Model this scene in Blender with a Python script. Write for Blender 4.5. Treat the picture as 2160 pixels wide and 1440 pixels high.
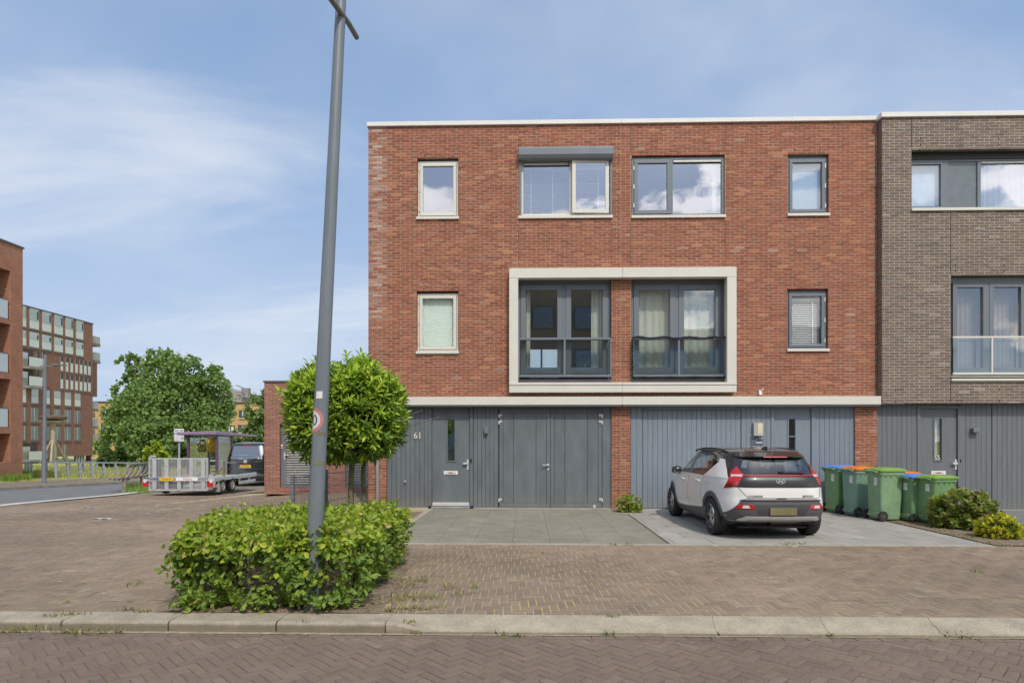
import bpy, math, random
import numpy as np
from mathutils import Vector, Matrix, Euler

random.seed(7)
rng = np.random.default_rng(11)
SC = bpy.context.scene
COL = SC.collection
for _o in list(bpy.data.objects):
    bpy.data.objects.remove(_o)

# ------------------------------------------------------------------ camera, sky, sun, exposure
FPX, CX, HOR, EYE, YAW = 1290.0, 1080.0, 928.0, 1.61, 0.0234
cd = bpy.data.cameras.new('camera')
cam = bpy.data.objects.new('camera', cd)
COL.objects.link(cam)
cam.location = (0, 0, EYE)
cam.rotation_euler = (math.pi / 2, 0, YAW)
cd.sensor_width = 36.0
cd.lens = 36.0 * FPX / 2160.0
cd.shift_y = 208.0 / 2160.0
cd.clip_start = 0.1
cd.clip_end = 3000
SC.camera = cam

SUN_EL, SUN_AZ = math.radians(50), math.radians(20)     # azimuth to the right of straight behind the camera
world = bpy.data.worlds.new('World')
SC.world = world
world.use_nodes = True


def build_sky():
    nt = world.node_tree
    N, L = nt.nodes, nt.links
    N.clear()
    out = N.new('ShaderNodeOutputWorld')
    bg = N.new('ShaderNodeBackground')
    bg.inputs['Strength'].default_value = 0.13
    L.new(bg.outputs[0], out.inputs[0])
    sky = N.new('ShaderNodeTexSky')
    sky.sky_type = 'NISHITA'
    sky.sun_disc = False
    sky.sun_elevation = SUN_EL
    sky.sun_rotation = math.pi - SUN_AZ
    sky.air_density = 1.0
    sky.dust_density = 0.3
    sky.ozone_density = 2.0
    tc = N.new('ShaderNodeTexCoord')
    sep = N.new('ShaderNodeSeparateXYZ')
    L.new(tc.outputs['Generated'], sep.inputs[0])

    def math_(op, a, b=None, c=None, clamp=False):
        n = N.new('ShaderNodeMath')
        n.operation = op
        n.use_clamp = clamp
        for i, v in enumerate((a, b, c)):
            if v is None:
                continue
            if isinstance(v, (int, float)):
                n.inputs[i].default_value = v
            else:
                L.new(v, n.inputs[i])
        return n.outputs[0]

    def ramp(x, lo, hi, a=0.0, b=1.0):
        n = N.new('ShaderNodeMapRange')
        n.interpolation_type = 'SMOOTHSTEP'
        n.clamp = True
        L.new(x, n.inputs[0])
        for i, v in zip((1, 2, 3, 4), (lo, hi, a, b)):
            n.inputs[i].default_value = v
        return n.outputs[0]

    def noise(vec, scale, detail=6, rough=0.6, dist=0.0):
        n = N.new('ShaderNodeTexNoise')
        L.new(vec, n.inputs['Vector'])
        n.inputs['Scale'].default_value = scale
        n.inputs['Detail'].default_value = detail
        n.inputs['Roughness'].default_value = rough
        n.inputs['Distortion'].default_value = dist
        return n.outputs[0]

    up = math_('MAXIMUM', sep.outputs[2], 0.0)
    den = math_('ADD', up, 0.22)
    px = math_('DIVIDE', sep.outputs[0], den)
    py = math_('DIVIDE', sep.outputs[1], den)
    cmb = N.new('ShaderNodeCombineXYZ')
    L.new(px, cmb.inputs[0])
    L.new(py, cmb.inputs[1])
    mp = N.new('ShaderNodeMapping')
    mp.inputs['Rotation'].default_value = (0, 0, math.radians(-45))
    mp.inputs['Scale'].default_value = (0.55, 1.5, 1)
    mp.inputs['Location'].default_value = (5.5, 0.4, 0)
    L.new(cmb.outputs[0], mp.inputs[0])
    mpB = N.new('ShaderNodeMapping')
    mpB.inputs['Location'].default_value = (8.85, 1.9, 0)
    L.new(cmb.outputs[0], mpB.inputs[0])
    # thin high cloud in streaks
    wisp = ramp(noise(mp.outputs[0], 1.1, 7, 0.58, 0.5), 0.42, 0.76, 0.0, 0.66)
    broad = ramp(noise(mpB.outputs[0], 0.62, 5, 0.55, 0.3), 0.42, 0.68, 0.0, 0.42)
    thin = math_('MAXIMUM', wisp, broad)
    # heaped clouds low in the sky, most of them on the sunny side
    mp2 = N.new('ShaderNodeMapping')
    mp2.inputs['Scale'].default_value = (1, 1, 1.9)
    mp2.inputs['Location'].default_value = (0.4, 0.2, 0.1)
    L.new(tc.outputs['Generated'], mp2.inputs[0])
    cum = noise(mp2.outputs[0], 3.4, 9, 0.56, 0.15)
    side = ramp(sep.outputs[1], 0.1, -0.5, -0.24, 0.05)
    elev = ramp(sep.outputs[2], 0.18, 0.55, 0.0, -0.12)
    cumv = math_('ADD', math_('ADD', cum, side), elev)
    cmask = ramp(cumv, 0.512, 0.56)
    cshade = ramp(noise(mp2.outputs[0], 5.5, 6, 0.55), 0.35, 0.68, 0.55, 1.0)
    gain = N.new('ShaderNodeMix')
    gain.data_type = 'RGBA'
    gain.blend_type = 'MULTIPLY'
    gain.inputs[0].default_value = 1.0
    gain.blend_type = 'MIX'
    veil = ramp(sep.outputs[2], -0.05, 0.9, 0.96, 0.55)
    grad = N.new('ShaderNodeMix')
    grad.data_type = 'RGBA'
    L.new(ramp(sep.outputs[2], 0.02, 0.62), grad.inputs[0])
    grad.inputs[6].default_value = (3.75, 4.7, 6.25, 1)
    grad.inputs[7].default_value = (2.3, 3.55, 5.75, 1)
    L.new(veil, gain.inputs[0])
    L.new(sky.outputs[0], gain.inputs[6])
    L.new(grad.outputs[2], gain.inputs[7])
    m1 = N.new('ShaderNodeMix')
    m1.data_type = 'RGBA'
    L.new(thin, m1.inputs[0])
    L.new(gain.outputs[2], m1.inputs[6])
    m1.inputs[7].default_value = (6.5, 6.75, 7.2, 1)
    cc = N.new('ShaderNodeMix')
    cc.data_type = 'RGBA'
    L.new(cshade, cc.inputs[0])
    cc.inputs[6].default_value = (4.0, 4.2, 5.0, 1)
    cc.inputs[7].default_value = (13.0, 12.8, 12.6, 1)
    m2 = N.new('ShaderNodeMix')
    m2.data_type = 'RGBA'
    L.new(cmask, m2.inputs[0])
    L.new(m1.outputs[2], m2.inputs[6])
    L.new(cc.outputs[2], m2.inputs[7])
    # glow added to the high cloud round the sun, to soften the shadows
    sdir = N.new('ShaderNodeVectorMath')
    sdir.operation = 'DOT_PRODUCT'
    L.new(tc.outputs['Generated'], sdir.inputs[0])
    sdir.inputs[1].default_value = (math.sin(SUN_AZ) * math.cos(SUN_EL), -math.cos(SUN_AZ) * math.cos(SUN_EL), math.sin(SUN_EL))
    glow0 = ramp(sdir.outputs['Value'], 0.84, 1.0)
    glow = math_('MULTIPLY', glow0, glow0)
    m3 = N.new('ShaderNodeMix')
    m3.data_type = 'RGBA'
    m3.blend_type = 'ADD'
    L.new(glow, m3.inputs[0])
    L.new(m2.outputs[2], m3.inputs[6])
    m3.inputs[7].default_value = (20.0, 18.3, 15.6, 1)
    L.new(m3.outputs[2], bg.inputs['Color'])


build_sky()
sd = bpy.data.lights.new('sun', 'SUN')
sd.energy = 2.3
sd.angle = math.radians(0.6)
sd.color = (1.0, 0.92, 0.80)
sun = bpy.data.objects.new('sun', sd)
COL.objects.link(sun)
_d = Vector((-math.sin(SUN_AZ) * math.cos(SUN_EL), math.cos(SUN_AZ) * math.cos(SUN_EL), -math.sin(SUN_EL)))
sun.rotation_euler = _d.to_track_quat('-Z', 'Y').to_euler()
sun.location = (8, -10, 30)
SC.view_settings.view_transform = 'Standard'
SC.view_settings.look = 'None'
SC.view_settings.gamma = 1
SC.view_settings.exposure = 0.02
SC.view_settings.use_curve_mapping = False

# ------------------------------------------------------------------ photo geometry -> world
CA, SA = math.cos(YAW), math.sin(YAW)


def ray(u, v):
    dx, dz = (u - CX) / FPX, (HOR - v) / FPX
    return CA * dx - SA, SA * dx + CA, dz


def at(u, v, Y):
    """X, Z of the spot seen at (u, v) that lies on the plane y = Y."""
    a, b, c = ray(u, v)
    t = Y / b
    return a * t, EYE + c * t


def atd(u, v, depth):
    a, b, c = ray(u, v)
    return Vector((a * depth, b * depth, EYE + c * depth))


HY = [(-100, 0), (12, 0), (16, -.08), (21, -.30), (28, -.48), (35, -.68), (43, -.95), (60, -1.3), (100, -1.9), (140, -2.1), (2000, -2.1)]


def ground_z(x, y):
    """The square falls gently away to the back left."""
    h = np.interp(y, [p[0] for p in HY], [p[1] for p in HY])
    t = np.clip((-5.0 - x) / 5.0, 0, 1)
    t = t * t * (3 - 2 * t)
    far = np.clip((y - 26.0) / 10.0, 0, 1)
    return h * np.maximum(t, far)


def gnd(u, v, dz=0.0):
    z = dz
    for _ in range(30):
        a, b, c = ray(u, v)
        t = (z - EYE) / c
        z = float(ground_z(a * t, b * t)) + dz
    return Vector((a * t, b * t, z))


# ------------------------------------------------------------------ materials
MATS = {}


def mat(name, col=(.5, .5, .5), rough=.6, metal=0.0, var=.12, scale=6.0, bump=0.0, bscale=80.0, attr=False,
        coat=0.0, spec=.5, fine=.0, stretch=None, transl=0.0, emit=0.0, big=0.0, dirt=0.0):
    if name in MATS:
        return MATS[name]
    m = bpy.data.materials.new(name)
    MATS[name] = m
    m.use_nodes = True
    nt = m.node_tree
    N, L = nt.nodes, nt.links
    b = N['Principled BSDF']
    b.inputs['Roughness'].default_value = rough
    b.inputs['Metallic'].default_value = metal
    b.inputs['Specular IOR Level'].default_value = spec
    if coat:
        b.inputs['Coat Weight'].default_value = coat
        b.inputs['Coat Roughness'].default_value = 0.05
    tc = N.new('ShaderNodeTexCoord')
    vec = tc.outputs['Object']
    if stretch:
        mp = N.new('ShaderNodeMapping')
        mp.inputs['Scale'].default_value = stretch
        L.new(vec, mp.inputs[0])
        vec = mp.outputs[0]
    nz = N.new('ShaderNodeTexNoise')
    nz.inputs['Scale'].default_value = scale
    nz.inputs['Detail'].default_value = 6
    nz.inputs['Roughness'].default_value = .65
    L.new(vec, nz.inputs['Vector'])
    mr = N.new('ShaderNodeMapRange')
    mr.inputs[1].default_value = .3
    mr.inputs[2].default_value = .7
    mr.inputs[3].default_value = 1 - var
    mr.inputs[4].default_value = 1 + var
    L.new(nz.outputs[0], mr.inputs[0])
    fac = mr.outputs[0]
    if fine:
        n2 = N.new('ShaderNodeTexNoise')
        n2.inputs['Scale'].default_value = bscale
        n2.inputs['Detail'].default_value = 3
        L.new(vec, n2.inputs['Vector'])
        m2 = N.new('ShaderNodeMapRange')
        m2.inputs[1].default_value = .3
        m2.inputs[2].default_value = .7
        m2.inputs[3].default_value = 1 - fine
        m2.inputs[4].default_value = 1 + fine
        L.new(n2.outputs[0], m2.inputs[0])
        mm = N.new('ShaderNodeMath')
        mm.operation = 'MULTIPLY'
        L.new(fac, mm.inputs[0])
        L.new(m2.outputs[0], mm.inputs[1])
        fac = mm.outputs[0]
    if big:
        # wide stains, sand and tyre wear
        geo = N.new('ShaderNodeNewGeometry')
        n4 = N.new('ShaderNodeTexNoise')
        n4.inputs['Scale'].default_value = .55
        n4.inputs['Detail'].default_value = 9
        n4.inputs['Roughness'].default_value = .68
        n4.inputs['Distortion'].default_value = .6
        L.new(geo.outputs['Position'], n4.inputs['Vector'])
        m4 = N.new('ShaderNodeMapRange')
        m4.inputs[1].default_value = .34
        m4.inputs[2].default_value = .66
        m4.inputs[3].default_value = 1 - big
        m4.inputs[4].default_value = 1 + big * .7
        L.new(n4.outputs[0], m4.inputs[0])
        mm2 = N.new('ShaderNodeMath')
        mm2.operation = 'MULTIPLY'
        L.new(fac, mm2.inputs[0])
        L.new(m4.outputs[0], mm2.inputs[1])
        fac = mm2.outputs[0]
    mx = N.new('ShaderNodeMix')
    mx.data_type = 'RGBA'
    mx.blend_type = 'MULTIPLY'
    mx.inputs[0].default_value = 1
    if attr:
        at_ = N.new('ShaderNodeAttribute')
        at_.attribute_name = 'col'
        L.new(at_.outputs['Color'], mx.inputs[6])
    else:
        mx.inputs[6].default_value = (*col, 1)
    L.new(fac, mx.inputs[7])
    if dirt:
        # mud splashed up from the paving, in an uneven band
        geo = N.new('ShaderNodeNewGeometry')
        sp = N.new('ShaderNodeSeparateXYZ')
        L.new(geo.outputs['Position'], sp.inputs[0])
        n5 = N.new('ShaderNodeTexNoise')
        n5.inputs['Scale'].default_value = 7
        n5.inputs['Detail'].default_value = 8
        n5.inputs['Roughness'].default_value = .75
        L.new(geo.outputs['Position'], n5.inputs['Vector'])
        ms_ = N.new('ShaderNodeMath')
        ms_.operation = 'MULTIPLY_ADD'
        ms_.inputs[1].default_value = -.55
        L.new(n5.outputs[0], ms_.inputs[0])
        L.new(sp.outputs[2], ms_.inputs[2])
        m5 = N.new('ShaderNodeMapRange')
        m5.inputs[1].default_value = .16
        m5.inputs[2].default_value = -.30
        m5.inputs[4].default_value = dirt
        L.new(ms_.outputs[0], m5.inputs[0])
        md = N.new('ShaderNodeMix')
        md.data_type = 'RGBA'
        L.new(m5.outputs[0], md.inputs[0])
        L.new(mx.outputs[2], md.inputs[6])
        md.inputs[7].default_value = (.26, .225, .175, 1)
        mx = md
    L.new(mx.outputs[2], b.inputs['Base Color'])
    if bump:
        n3 = N.new('ShaderNodeTexNoise')
        n3.inputs['Scale'].default_value = bscale
        n3.inputs['Detail'].default_value = 4
        L.new(vec, n3.inputs['Vector'])
        bp = N.new('ShaderNodeBump')
        bp.inputs['Strength'].default_value = bump
        bp.inputs['Distance'].default_value = .01
        L.new(n3.outputs[0], bp.inputs['Height'])
        L.new(bp.outputs[0], b.inputs['Normal'])
    if transl:
        tr = N.new('ShaderNodeBsdfTranslucent')
        L.new(mx.outputs[2], tr.inputs['Color'])
        ms = N.new('ShaderNodeMixShader')
        ms.inputs[0].default_value = transl
        L.new(b.outputs[0], ms.inputs[1])
        L.new(tr.outputs[0], ms.inputs[2])
        L.new(ms.outputs[0], N['Material Output'].inputs[0])
    if emit:
        b.inputs['Emission Color'].default_value = (*col, 1)
        b.inputs['Emission Strength'].default_value = emit
    return m


def glass(name, refl=.3, tint=(.9, .95, .95), rough=0.0, refl_tint=(1, 1, 1)):
    if name in MATS:
        return MATS[name]
    m = bpy.data.materials.new(name)
    MATS[name] = m
    m.use_nodes = True
    nt = m.node_tree
    N, L = nt.nodes, nt.links
    N.remove(N['Principled BSDF'])
    t = N.new('ShaderNodeBsdfTransparent')
    t.inputs[0].default_value = (*tint, 1)
    g = N.new('ShaderNodeBsdfGlossy')
    g.inputs['Roughness'].default_value = rough
    g.inputs['Color'].default_value = (*refl_tint, 1)
    lw = N.new('ShaderNodeLayerWeight')
    lw.inputs[0].default_value = .35
    mr = N.new('ShaderNodeMapRange')
    mr.inputs[3].default_value = refl
    mr.inputs[4].default_value = min(1, refl + .3)
    L.new(lw.outputs['Facing'], mr.inputs[0])
    # panes are never quite flat
    tc = N.new('ShaderNodeTexCoord')
    nz = N.new('ShaderNodeTexNoise')
    nz.inputs['Scale'].default_value = 1.3
    nz.inputs['Detail'].default_value = 1
    L.new(tc.outputs['Object'], nz.inputs['Vector'])
    bp = N.new('ShaderNodeBump')
    bp.inputs['Strength'].default_value = .06
    bp.inputs['Distance'].default_value = .05
    L.new(nz.outputs[0], bp.inputs['Height'])
    L.new(bp.outputs[0], g.inputs['Normal'])
    ms = N.new('ShaderNodeMixShader')
    L.new(mr.outputs[0], ms.inputs[0])
    L.new(t.outputs[0], ms.inputs[1])
    L.new(g.outputs[0], ms.inputs[2])
    L.new(ms.outputs[0], N['Material Output'].inputs[0])
    return m


def brick_texture_mat(name, c1, c2, mortar, axis='Y', bw=.22, bh=.062, msize=.012, white=0.0):
    """Brickwork too far away to tell its bricks apart. axis: the horizontal axis of the face."""
    if name in MATS:
        return MATS[name]
    m = bpy.data.materials.new(name)
    MATS[name] = m
    m.use_nodes = True
    nt = m.node_tree
    N, L = nt.nodes, nt.links
    b = N['Principled BSDF']
    b.inputs['Roughness'].default_value = .85
    tc = N.new('ShaderNodeTexCoord')
    sp = N.new('ShaderNodeSeparateXYZ')
    L.new(tc.outputs['Object'], sp.inputs[0])
    cb = N.new('ShaderNodeCombineXYZ')
    ad = N.new('ShaderNodeMath')
    ad.operation = 'ADD'
    L.new(sp.outputs[0], ad.inputs[0])
    L.new(sp.outputs[1], ad.inputs[1])
    L.new(ad.outputs[0], cb.inputs[0])
    L.new(sp.outputs[2], cb.inputs[1])
    bt = N.new('ShaderNodeTexBrick')
    bt.inputs['Color1'].default_value = (*c1, 1)
    bt.inputs['Color2'].default_value = (*c2, 1)
    bt.inputs['Mortar'].default_value = (*mortar, 1)
    bt.inputs['Scale'].default_value = 1
    bt.inputs['Brick Width'].default_value = bw
    bt.inputs['Row Height'].default_value = bh
    bt.inputs['Mortar Size'].default_value = msize / 2
    L.new(cb.outputs[0], bt.inputs['Vector'])
    nz = N.new('ShaderNodeTexNoise')
    nz.inputs['Scale'].default_value = 1.2
    nz.inputs['Detail'].default_value = 8
    nz.inputs['Roughness'].default_value = .7
    L.new(tc.outputs['Object'], nz.inputs['Vector'])
    mr = N.new('ShaderNodeMapRange')
    mr.inputs[1].default_value = .3
    mr.inputs[2].default_value = .7
    mr.inputs[3].default_value = .8
    mr.inputs[4].default_value = 1.2
    L.new(nz.outputs[0], mr.inputs[0])
    mx = N.new('ShaderNodeMix')
    mx.data_type = 'RGBA'
    mx.blend_type = 'MULTIPLY'
    mx.inputs[0].default_value = 1
    L.new(bt.outputs[0], mx.inputs[6])
    L.new(mr.outputs[0], mx.inputs[7])
    outc = mx.outputs[2]
    if white:
        # scattered pale streaks of lime on some bricks
        mp = N.new('ShaderNodeMapping')
        mp.inputs['Scale'].default_value = (1.2, 1.2, 9)
        L.new(tc.outputs['Object'], mp.inputs[0])
        n2 = N.new('ShaderNodeTexNoise')
        n2.inputs['Scale'].default_value = 1.6
        n2.inputs['Detail'].default_value = 3
        L.new(mp.outputs[0], n2.inputs['Vector'])
        m2 = N.new('ShaderNodeMapRange')
        m2.inputs[1].default_value = .66
        m2.inputs[2].default_value = .72
        m2.inputs[4].default_value = white
        L.new(n2.outputs[0], m2.inputs[0])
        m3 = N.new('ShaderNodeMix')
        m3.data_type = 'RGBA'
        L.new(m2.outputs[0], m3.inputs[0])
        L.new(outc, m3.inputs[6])
        m3.inputs[7].default_value = (.5, .47, .44, 1)
        outc = m3.outputs[2]
    L.new(outc, b.inputs['Base Color'])
    return m


# ------------------------------------------------------------------ object helpers
BASE = {}


def tag(o, label=None, cat=None, group=None, kind=None):
    if label:
        o['label'] = label
    if cat:
        o['category'] = cat
    if group:
        o['group'] = group
    if kind:
        o['kind'] = kind
    return o


def thing(name, label, cat, loc=(0, 0, 0), rz=0.0, group=None, local=False):
    """Empty at the thing's base. Its parts are given in world coordinates unless local."""
    o = bpy.data.objects.new(name, None)
    COL.objects.link(o)
    o.location = loc
    o.rotation_euler = (0, 0, rz)
    o.empty_display_size = .2
    BASE[o] = Vector((0, 0, 0)) if local else Vector(loc)
    return tag(o, label, cat, group)


def link_part(o, parent):
    COL.objects.link(o)
    if parent is not None:
        o.parent = parent
        BASE[o] = BASE.get(parent, Vector((0, 0, 0)))
    else:
        BASE[o] = Vector((0, 0, 0))
    return o


def mesh_from(name, v, f, material, cols=None, smooth=False, fmats=None):
    me = bpy.data.meshes.new(name)
    me.from_pydata([tuple(p) for p in v], [], f)
    for m in (material if isinstance(material, (list, tuple)) else [material]):
        me.materials.append(m)
    if cols is not None:
        a = me.attributes.new('col', 'FLOAT_COLOR', 'FACE')
        c = np.ones((len(f), 4), np.float32)
        c[:, :3] = np.asarray(cols, np.float32)
        a.data.foreach_set('color', c.ravel())
    if fmats is not None:
        me.polygons.foreach_set('material_index', fmats)
    if smooth:
        me.polygons.foreach_set('use_smooth', [True] * len(f))
    me.update()
    return me


class MB:
    def __init__(self, T=None):
        self.v, self.f, self.c, self.T = [], [], [], T

    def add(self, vs, fs, col=None):
        n = len(self.v)
        if self.T:
            vs = [self.T(p) for p in vs]
        self.v += [tuple(p) for p in vs]
        self.f += [tuple(i + n for i in q) for q in fs]
        self.c += [col or (1, 1, 1)] * len(fs)
        return self

    def box(self, x0, x1, y0, y1, z0, z1, col=None):
        if x1 < x0: x0, x1 = x1, x0
        if y1 < y0: y0, y1 = y1, y0
        if z1 < z0: z0, z1 = z1, z0
        v = [(x0, y0, z0), (x1, y0, z0), (x1, y1, z0), (x0, y1, z0), (x0, y0, z1), (x1, y0, z1), (x1, y1, z1), (x0, y1, z1)]
        return self.add(v, [(0, 3, 2, 1), (4, 5, 6, 7), (0, 1, 5, 4), (1, 2, 6, 5), (2, 3, 7, 6), (3, 0, 4, 7)], col)

    def bar(self, p, q, w, h=None, up=(0, 0, 1)):
        """A straight bar of section w x h from p to q."""
        h = h or w
        p, q = Vector(p), Vector(q)
        d = (q - p).normalized()
        u = Vector(up)
        if abs(d.dot(u)) > .98:
            u = Vector((0, 1, 0))
        s = d.cross(u).normalized() * w / 2
        t = s.cross(d).normalized() * h / 2
        v = [p - s - t, p + s - t, p + s + t, p - s + t, q - s - t, q + s - t, q + s + t, q - s + t]
        return self.add(v, [(0, 1, 2, 3), (7, 6, 5, 4), (0, 4, 5, 1), (1, 5, 6, 2), (2, 6, 7, 3), (3, 7, 4, 0)])

    def tube(self, pts, r, n=10, caps=True):
        pts = [Vector(p) for p in pts]
        rs = r if isinstance(r, (list, tuple)) else [r] * len(pts)
        vs, fs = [], []
        prev = None
        for i, p in enumerate(pts):
            d = (pts[min(i + 1, len(pts) - 1)] - pts[max(i - 1, 0)]).normalized()
            a = prev if prev is not None else (Vector((0, 0, 1)) if abs(d.z) < .9 else Vector((1, 0, 0)))
            s = d.cross(a)
            if s.length < 1e-5:
                s = d.cross(Vector((0, 1, 0)))
            s.normalize()
            t = s.cross(d).normalized()
            prev = t
            for k in range(n):
                an = 2 * math.pi * k / n
                vs.append(p + (s * math.cos(an) + t * math.sin(an)) * rs[i])
        for i in range(len(pts) - 1):
            for k in range(n):
                k2 = (k + 1) % n
                fs.append((i * n + k, i * n + k2, (i + 1) * n + k2, (i + 1) * n + k))
        if caps:
            fs.append(tuple(range(n - 1, -1, -1)))
            fs.append(tuple((len(pts) - 1) * n + k for k in range(n)))
        return self.add(vs, fs)

    def lathe(self, prof, c=(0, 0, 0), axis='z', n=24, caps=True):
        """prof: (radius, height along axis)."""
        vs, fs = [], []
        for r, h in prof:
            for k in range(n):
                a = 2 * math.pi * k / n
                x, y = r * math.cos(a), r * math.sin(a)
                p = {'z': (x, y, h), 'x': (h, x, y), 'y': (x, h, y)}[axis]
                vs.append((p[0] + c[0], p[1] + c[1], p[2] + c[2]))
        for i in range(len(prof) - 1):
            for k in range(n):
                k2 = (k + 1) % n
                fs.append((i * n + k, i * n + k2, (i + 1) * n + k2, (i + 1) * n + k))
        if caps and prof[0][0] > 1e-4:
            fs.append(tuple(range(n - 1, -1, -1)))
        if caps and prof[-1][0] > 1e-4:
            fs.append(tuple((len(prof) - 1) * n + k for k in range(n)))
        return self.add(vs, fs)

    def prism(self, poly, fn0, fn1):
        """Solid between two copies of a 2D polygon placed by fn0 and fn1."""
        n = len(poly)
        v = [fn0(*p) for p in poly] + [fn1(*p) for p in poly]
        f = [tuple(range(n - 1, -1, -1)), tuple(range(n, 2 * n))] + [(i, (i + 1) % n, n + (i + 1) % n, n + i) for i in range(n)]
        return self.add(v, f)

    def ring(self, x0, x1, z0, z1, w, y0, y1, wt=None, wb=None):
        """Rectangular frame in the xz plane, its four members butted."""
        wt, wb = wt or w, wb or w
        self.box(x0, x1, y0, y1, z1 - wt, z1)
        self.box(x0, x1, y0, y1, z0, z0 + wb)
        self.box(x0, x0 + w, y0, y1, z0 + wb, z1 - wt)
        self.box(x1 - w, x1, y0, y1, z0 + wb, z1 - wt)
        return self

    def build(self, name, material, parent=None, smooth=False, bevel=0.0, attr=False, kind=None, label=None):
        b = BASE.get(parent, Vector((0, 0, 0))) if parent is not None else Vector((0, 0, 0))
        v = self.v if b.length == 0 else [(p[0] - b.x, p[1] - b.y, p[2] - b.z) for p in self.v]
        me = mesh_from(name, v, self.f, material, self.c if attr else None, smooth)
        o = link_part(bpy.data.objects.new(name, me), parent)
        if bevel:
            m = o.modifiers.new('bevel', 'BEVEL')
            m.width = bevel
            m.segments = 1
            m.limit_method = 'ANGLE'
        if smooth:
            m = o.modifiers.new('split', 'EDGE_SPLIT')
            m.split_angle = math.radians(42)
        return tag(o, label=label, kind=kind)


def part(name, material, parent, *boxes, **kw):
    mb = MB()
    for q in boxes:
        mb.box(*q)
    return mb.build(name, material, parent, **kw)


def copy_tree(o, parent=None):
    c = o.copy()
    COL.objects.link(c)
    if parent is not None:
        c.parent = parent
    for ch in list(o.children):
        copy_tree(ch, c)
    return c


def text(name, s, size, loc, material, parent, rot=(math.pi / 2, 0, 0), ext=.003, align='CENTER', sx=1.0, shear=0.0):
    cu = bpy.data.curves.new(name, 'FONT')
    cu.body = s
    cu.size = size
    cu.extrude = ext
    cu.align_x = align
    cu.align_y = 'CENTER'
    cu.shear = shear
    cu.materials.append(material)
    tmp = bpy.data.objects.new(name, cu)
    COL.objects.link(tmp)
    dg = bpy.context.evaluated_depsgraph_get()
    me = bpy.data.meshes.new_from_object(tmp.evaluated_get(dg))
    bpy.data.objects.remove(tmp)
    o = link_part(bpy.data.objects.new(name, me), parent)
    o.location = Vector(loc) - BASE.get(parent, Vector((0, 0, 0)))
    o.rotation_euler = rot
    o.scale = (sx, 1, 1)
    return o


def jitter(c, a, h=0.0):
    k = 1 + random.uniform(-a, a)
    return tuple(max(0, x * k * (1 + random.uniform(-h, h))) for x in c)


def pick(palette):
    r = random.random() * sum(w for w, _ in palette)
    for w, c in palette:
        r -= w
        if r <= 0:
            return c
    return palette[-1][1]
# ------------------------------------------------------------------ palette
M_MORTAR = mat('mortar', (.41, .315, .225), .9, var=.15, scale=3, bump=.3, bscale=150)
M_MORTAR2 = mat('pale_mortar', (.45, .395, .31), .9, var=.15, scale=3, bump=.3, bscale=150)
M_BRICK = mat('brick', attr=True, rough=.85, var=.13, scale=22, fine=.18, bscale=110, bump=.5)
M_PAVER = mat('paver', attr=True, rough=.85, big=.13, var=.14, scale=2.2, fine=.25, bscale=130, bump=.35)
M_SLAB_DARK = mat('washed_concrete', attr=True, rough=.9, big=.12, var=.16, scale=2.5, fine=.38, bscale=95, bump=.5)
M_SLAB = mat('concrete_slab', attr=True, rough=.8, var=.14, scale=3.0, fine=.10, bscale=120, bump=.15)
M_KERB = mat('kerb_concrete', (.355, .31, .24), .9, var=.22, scale=4, fine=.30, bscale=120, bump=.5)
M_SOIL = mat('soil', (.215, .165, .115), .95, var=.35, scale=7, fine=.4, bscale=60, bump=1)
M_ASPHALT = mat('asphalt', (.17, .18, .185), .85, var=.12, scale=1.5, fine=.2, bscale=120, bump=.3)
M_CREAM = mat('cream_aluminium', (.66, .645, .585), .42, var=.04, scale=2)
M_CAP = mat('pale_coping', (.72, .71, .68), .4, var=.05, scale=2)
M_GREY = mat('slate_grey_paint', (.160, .186, .216), .45, var=.07, scale=3, stretch=(1, 1, .25))
M_GREY2 = mat('blue_grey_boards', (.205, .243, .290), .5, dirt=.28, var=.13, scale=5, stretch=(6, 6, .4), fine=.05, bscale=30)
M_GREY1 = mat('dark_grey_boards', (.138, .160, .180), .5, dirt=.28, var=.17, scale=2.4, stretch=(2, 2, .6), fine=.05, bscale=30)
M_GREY3 = mat('mid_grey_boards', (.150, .166, .176), .5, dirt=.28, var=.13, scale=4, stretch=(5, 5, .4), fine=.05, bscale=30)
M_STEEL = mat('brushed_steel', (.70, .70, .70), .4, .35, var=.05)
M_ZINC = mat('galvanised_steel', (.56, .58, .60), .5, .55, var=.18, scale=9)
M_WHITE = mat('white_paint', (.78, .78, .76), .5, var=.04)
M_BLACK = mat('black_plastic', (.018, .018, .02), .5, var=.05)
M_DARK = mat('dark_void', (.02, .02, .02), .8, var=.05)
M_POLE = mat('pole_paint', (.195, .225, .255), .42, .1, var=.10, scale=5, stretch=(2, 2, .4))



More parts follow.
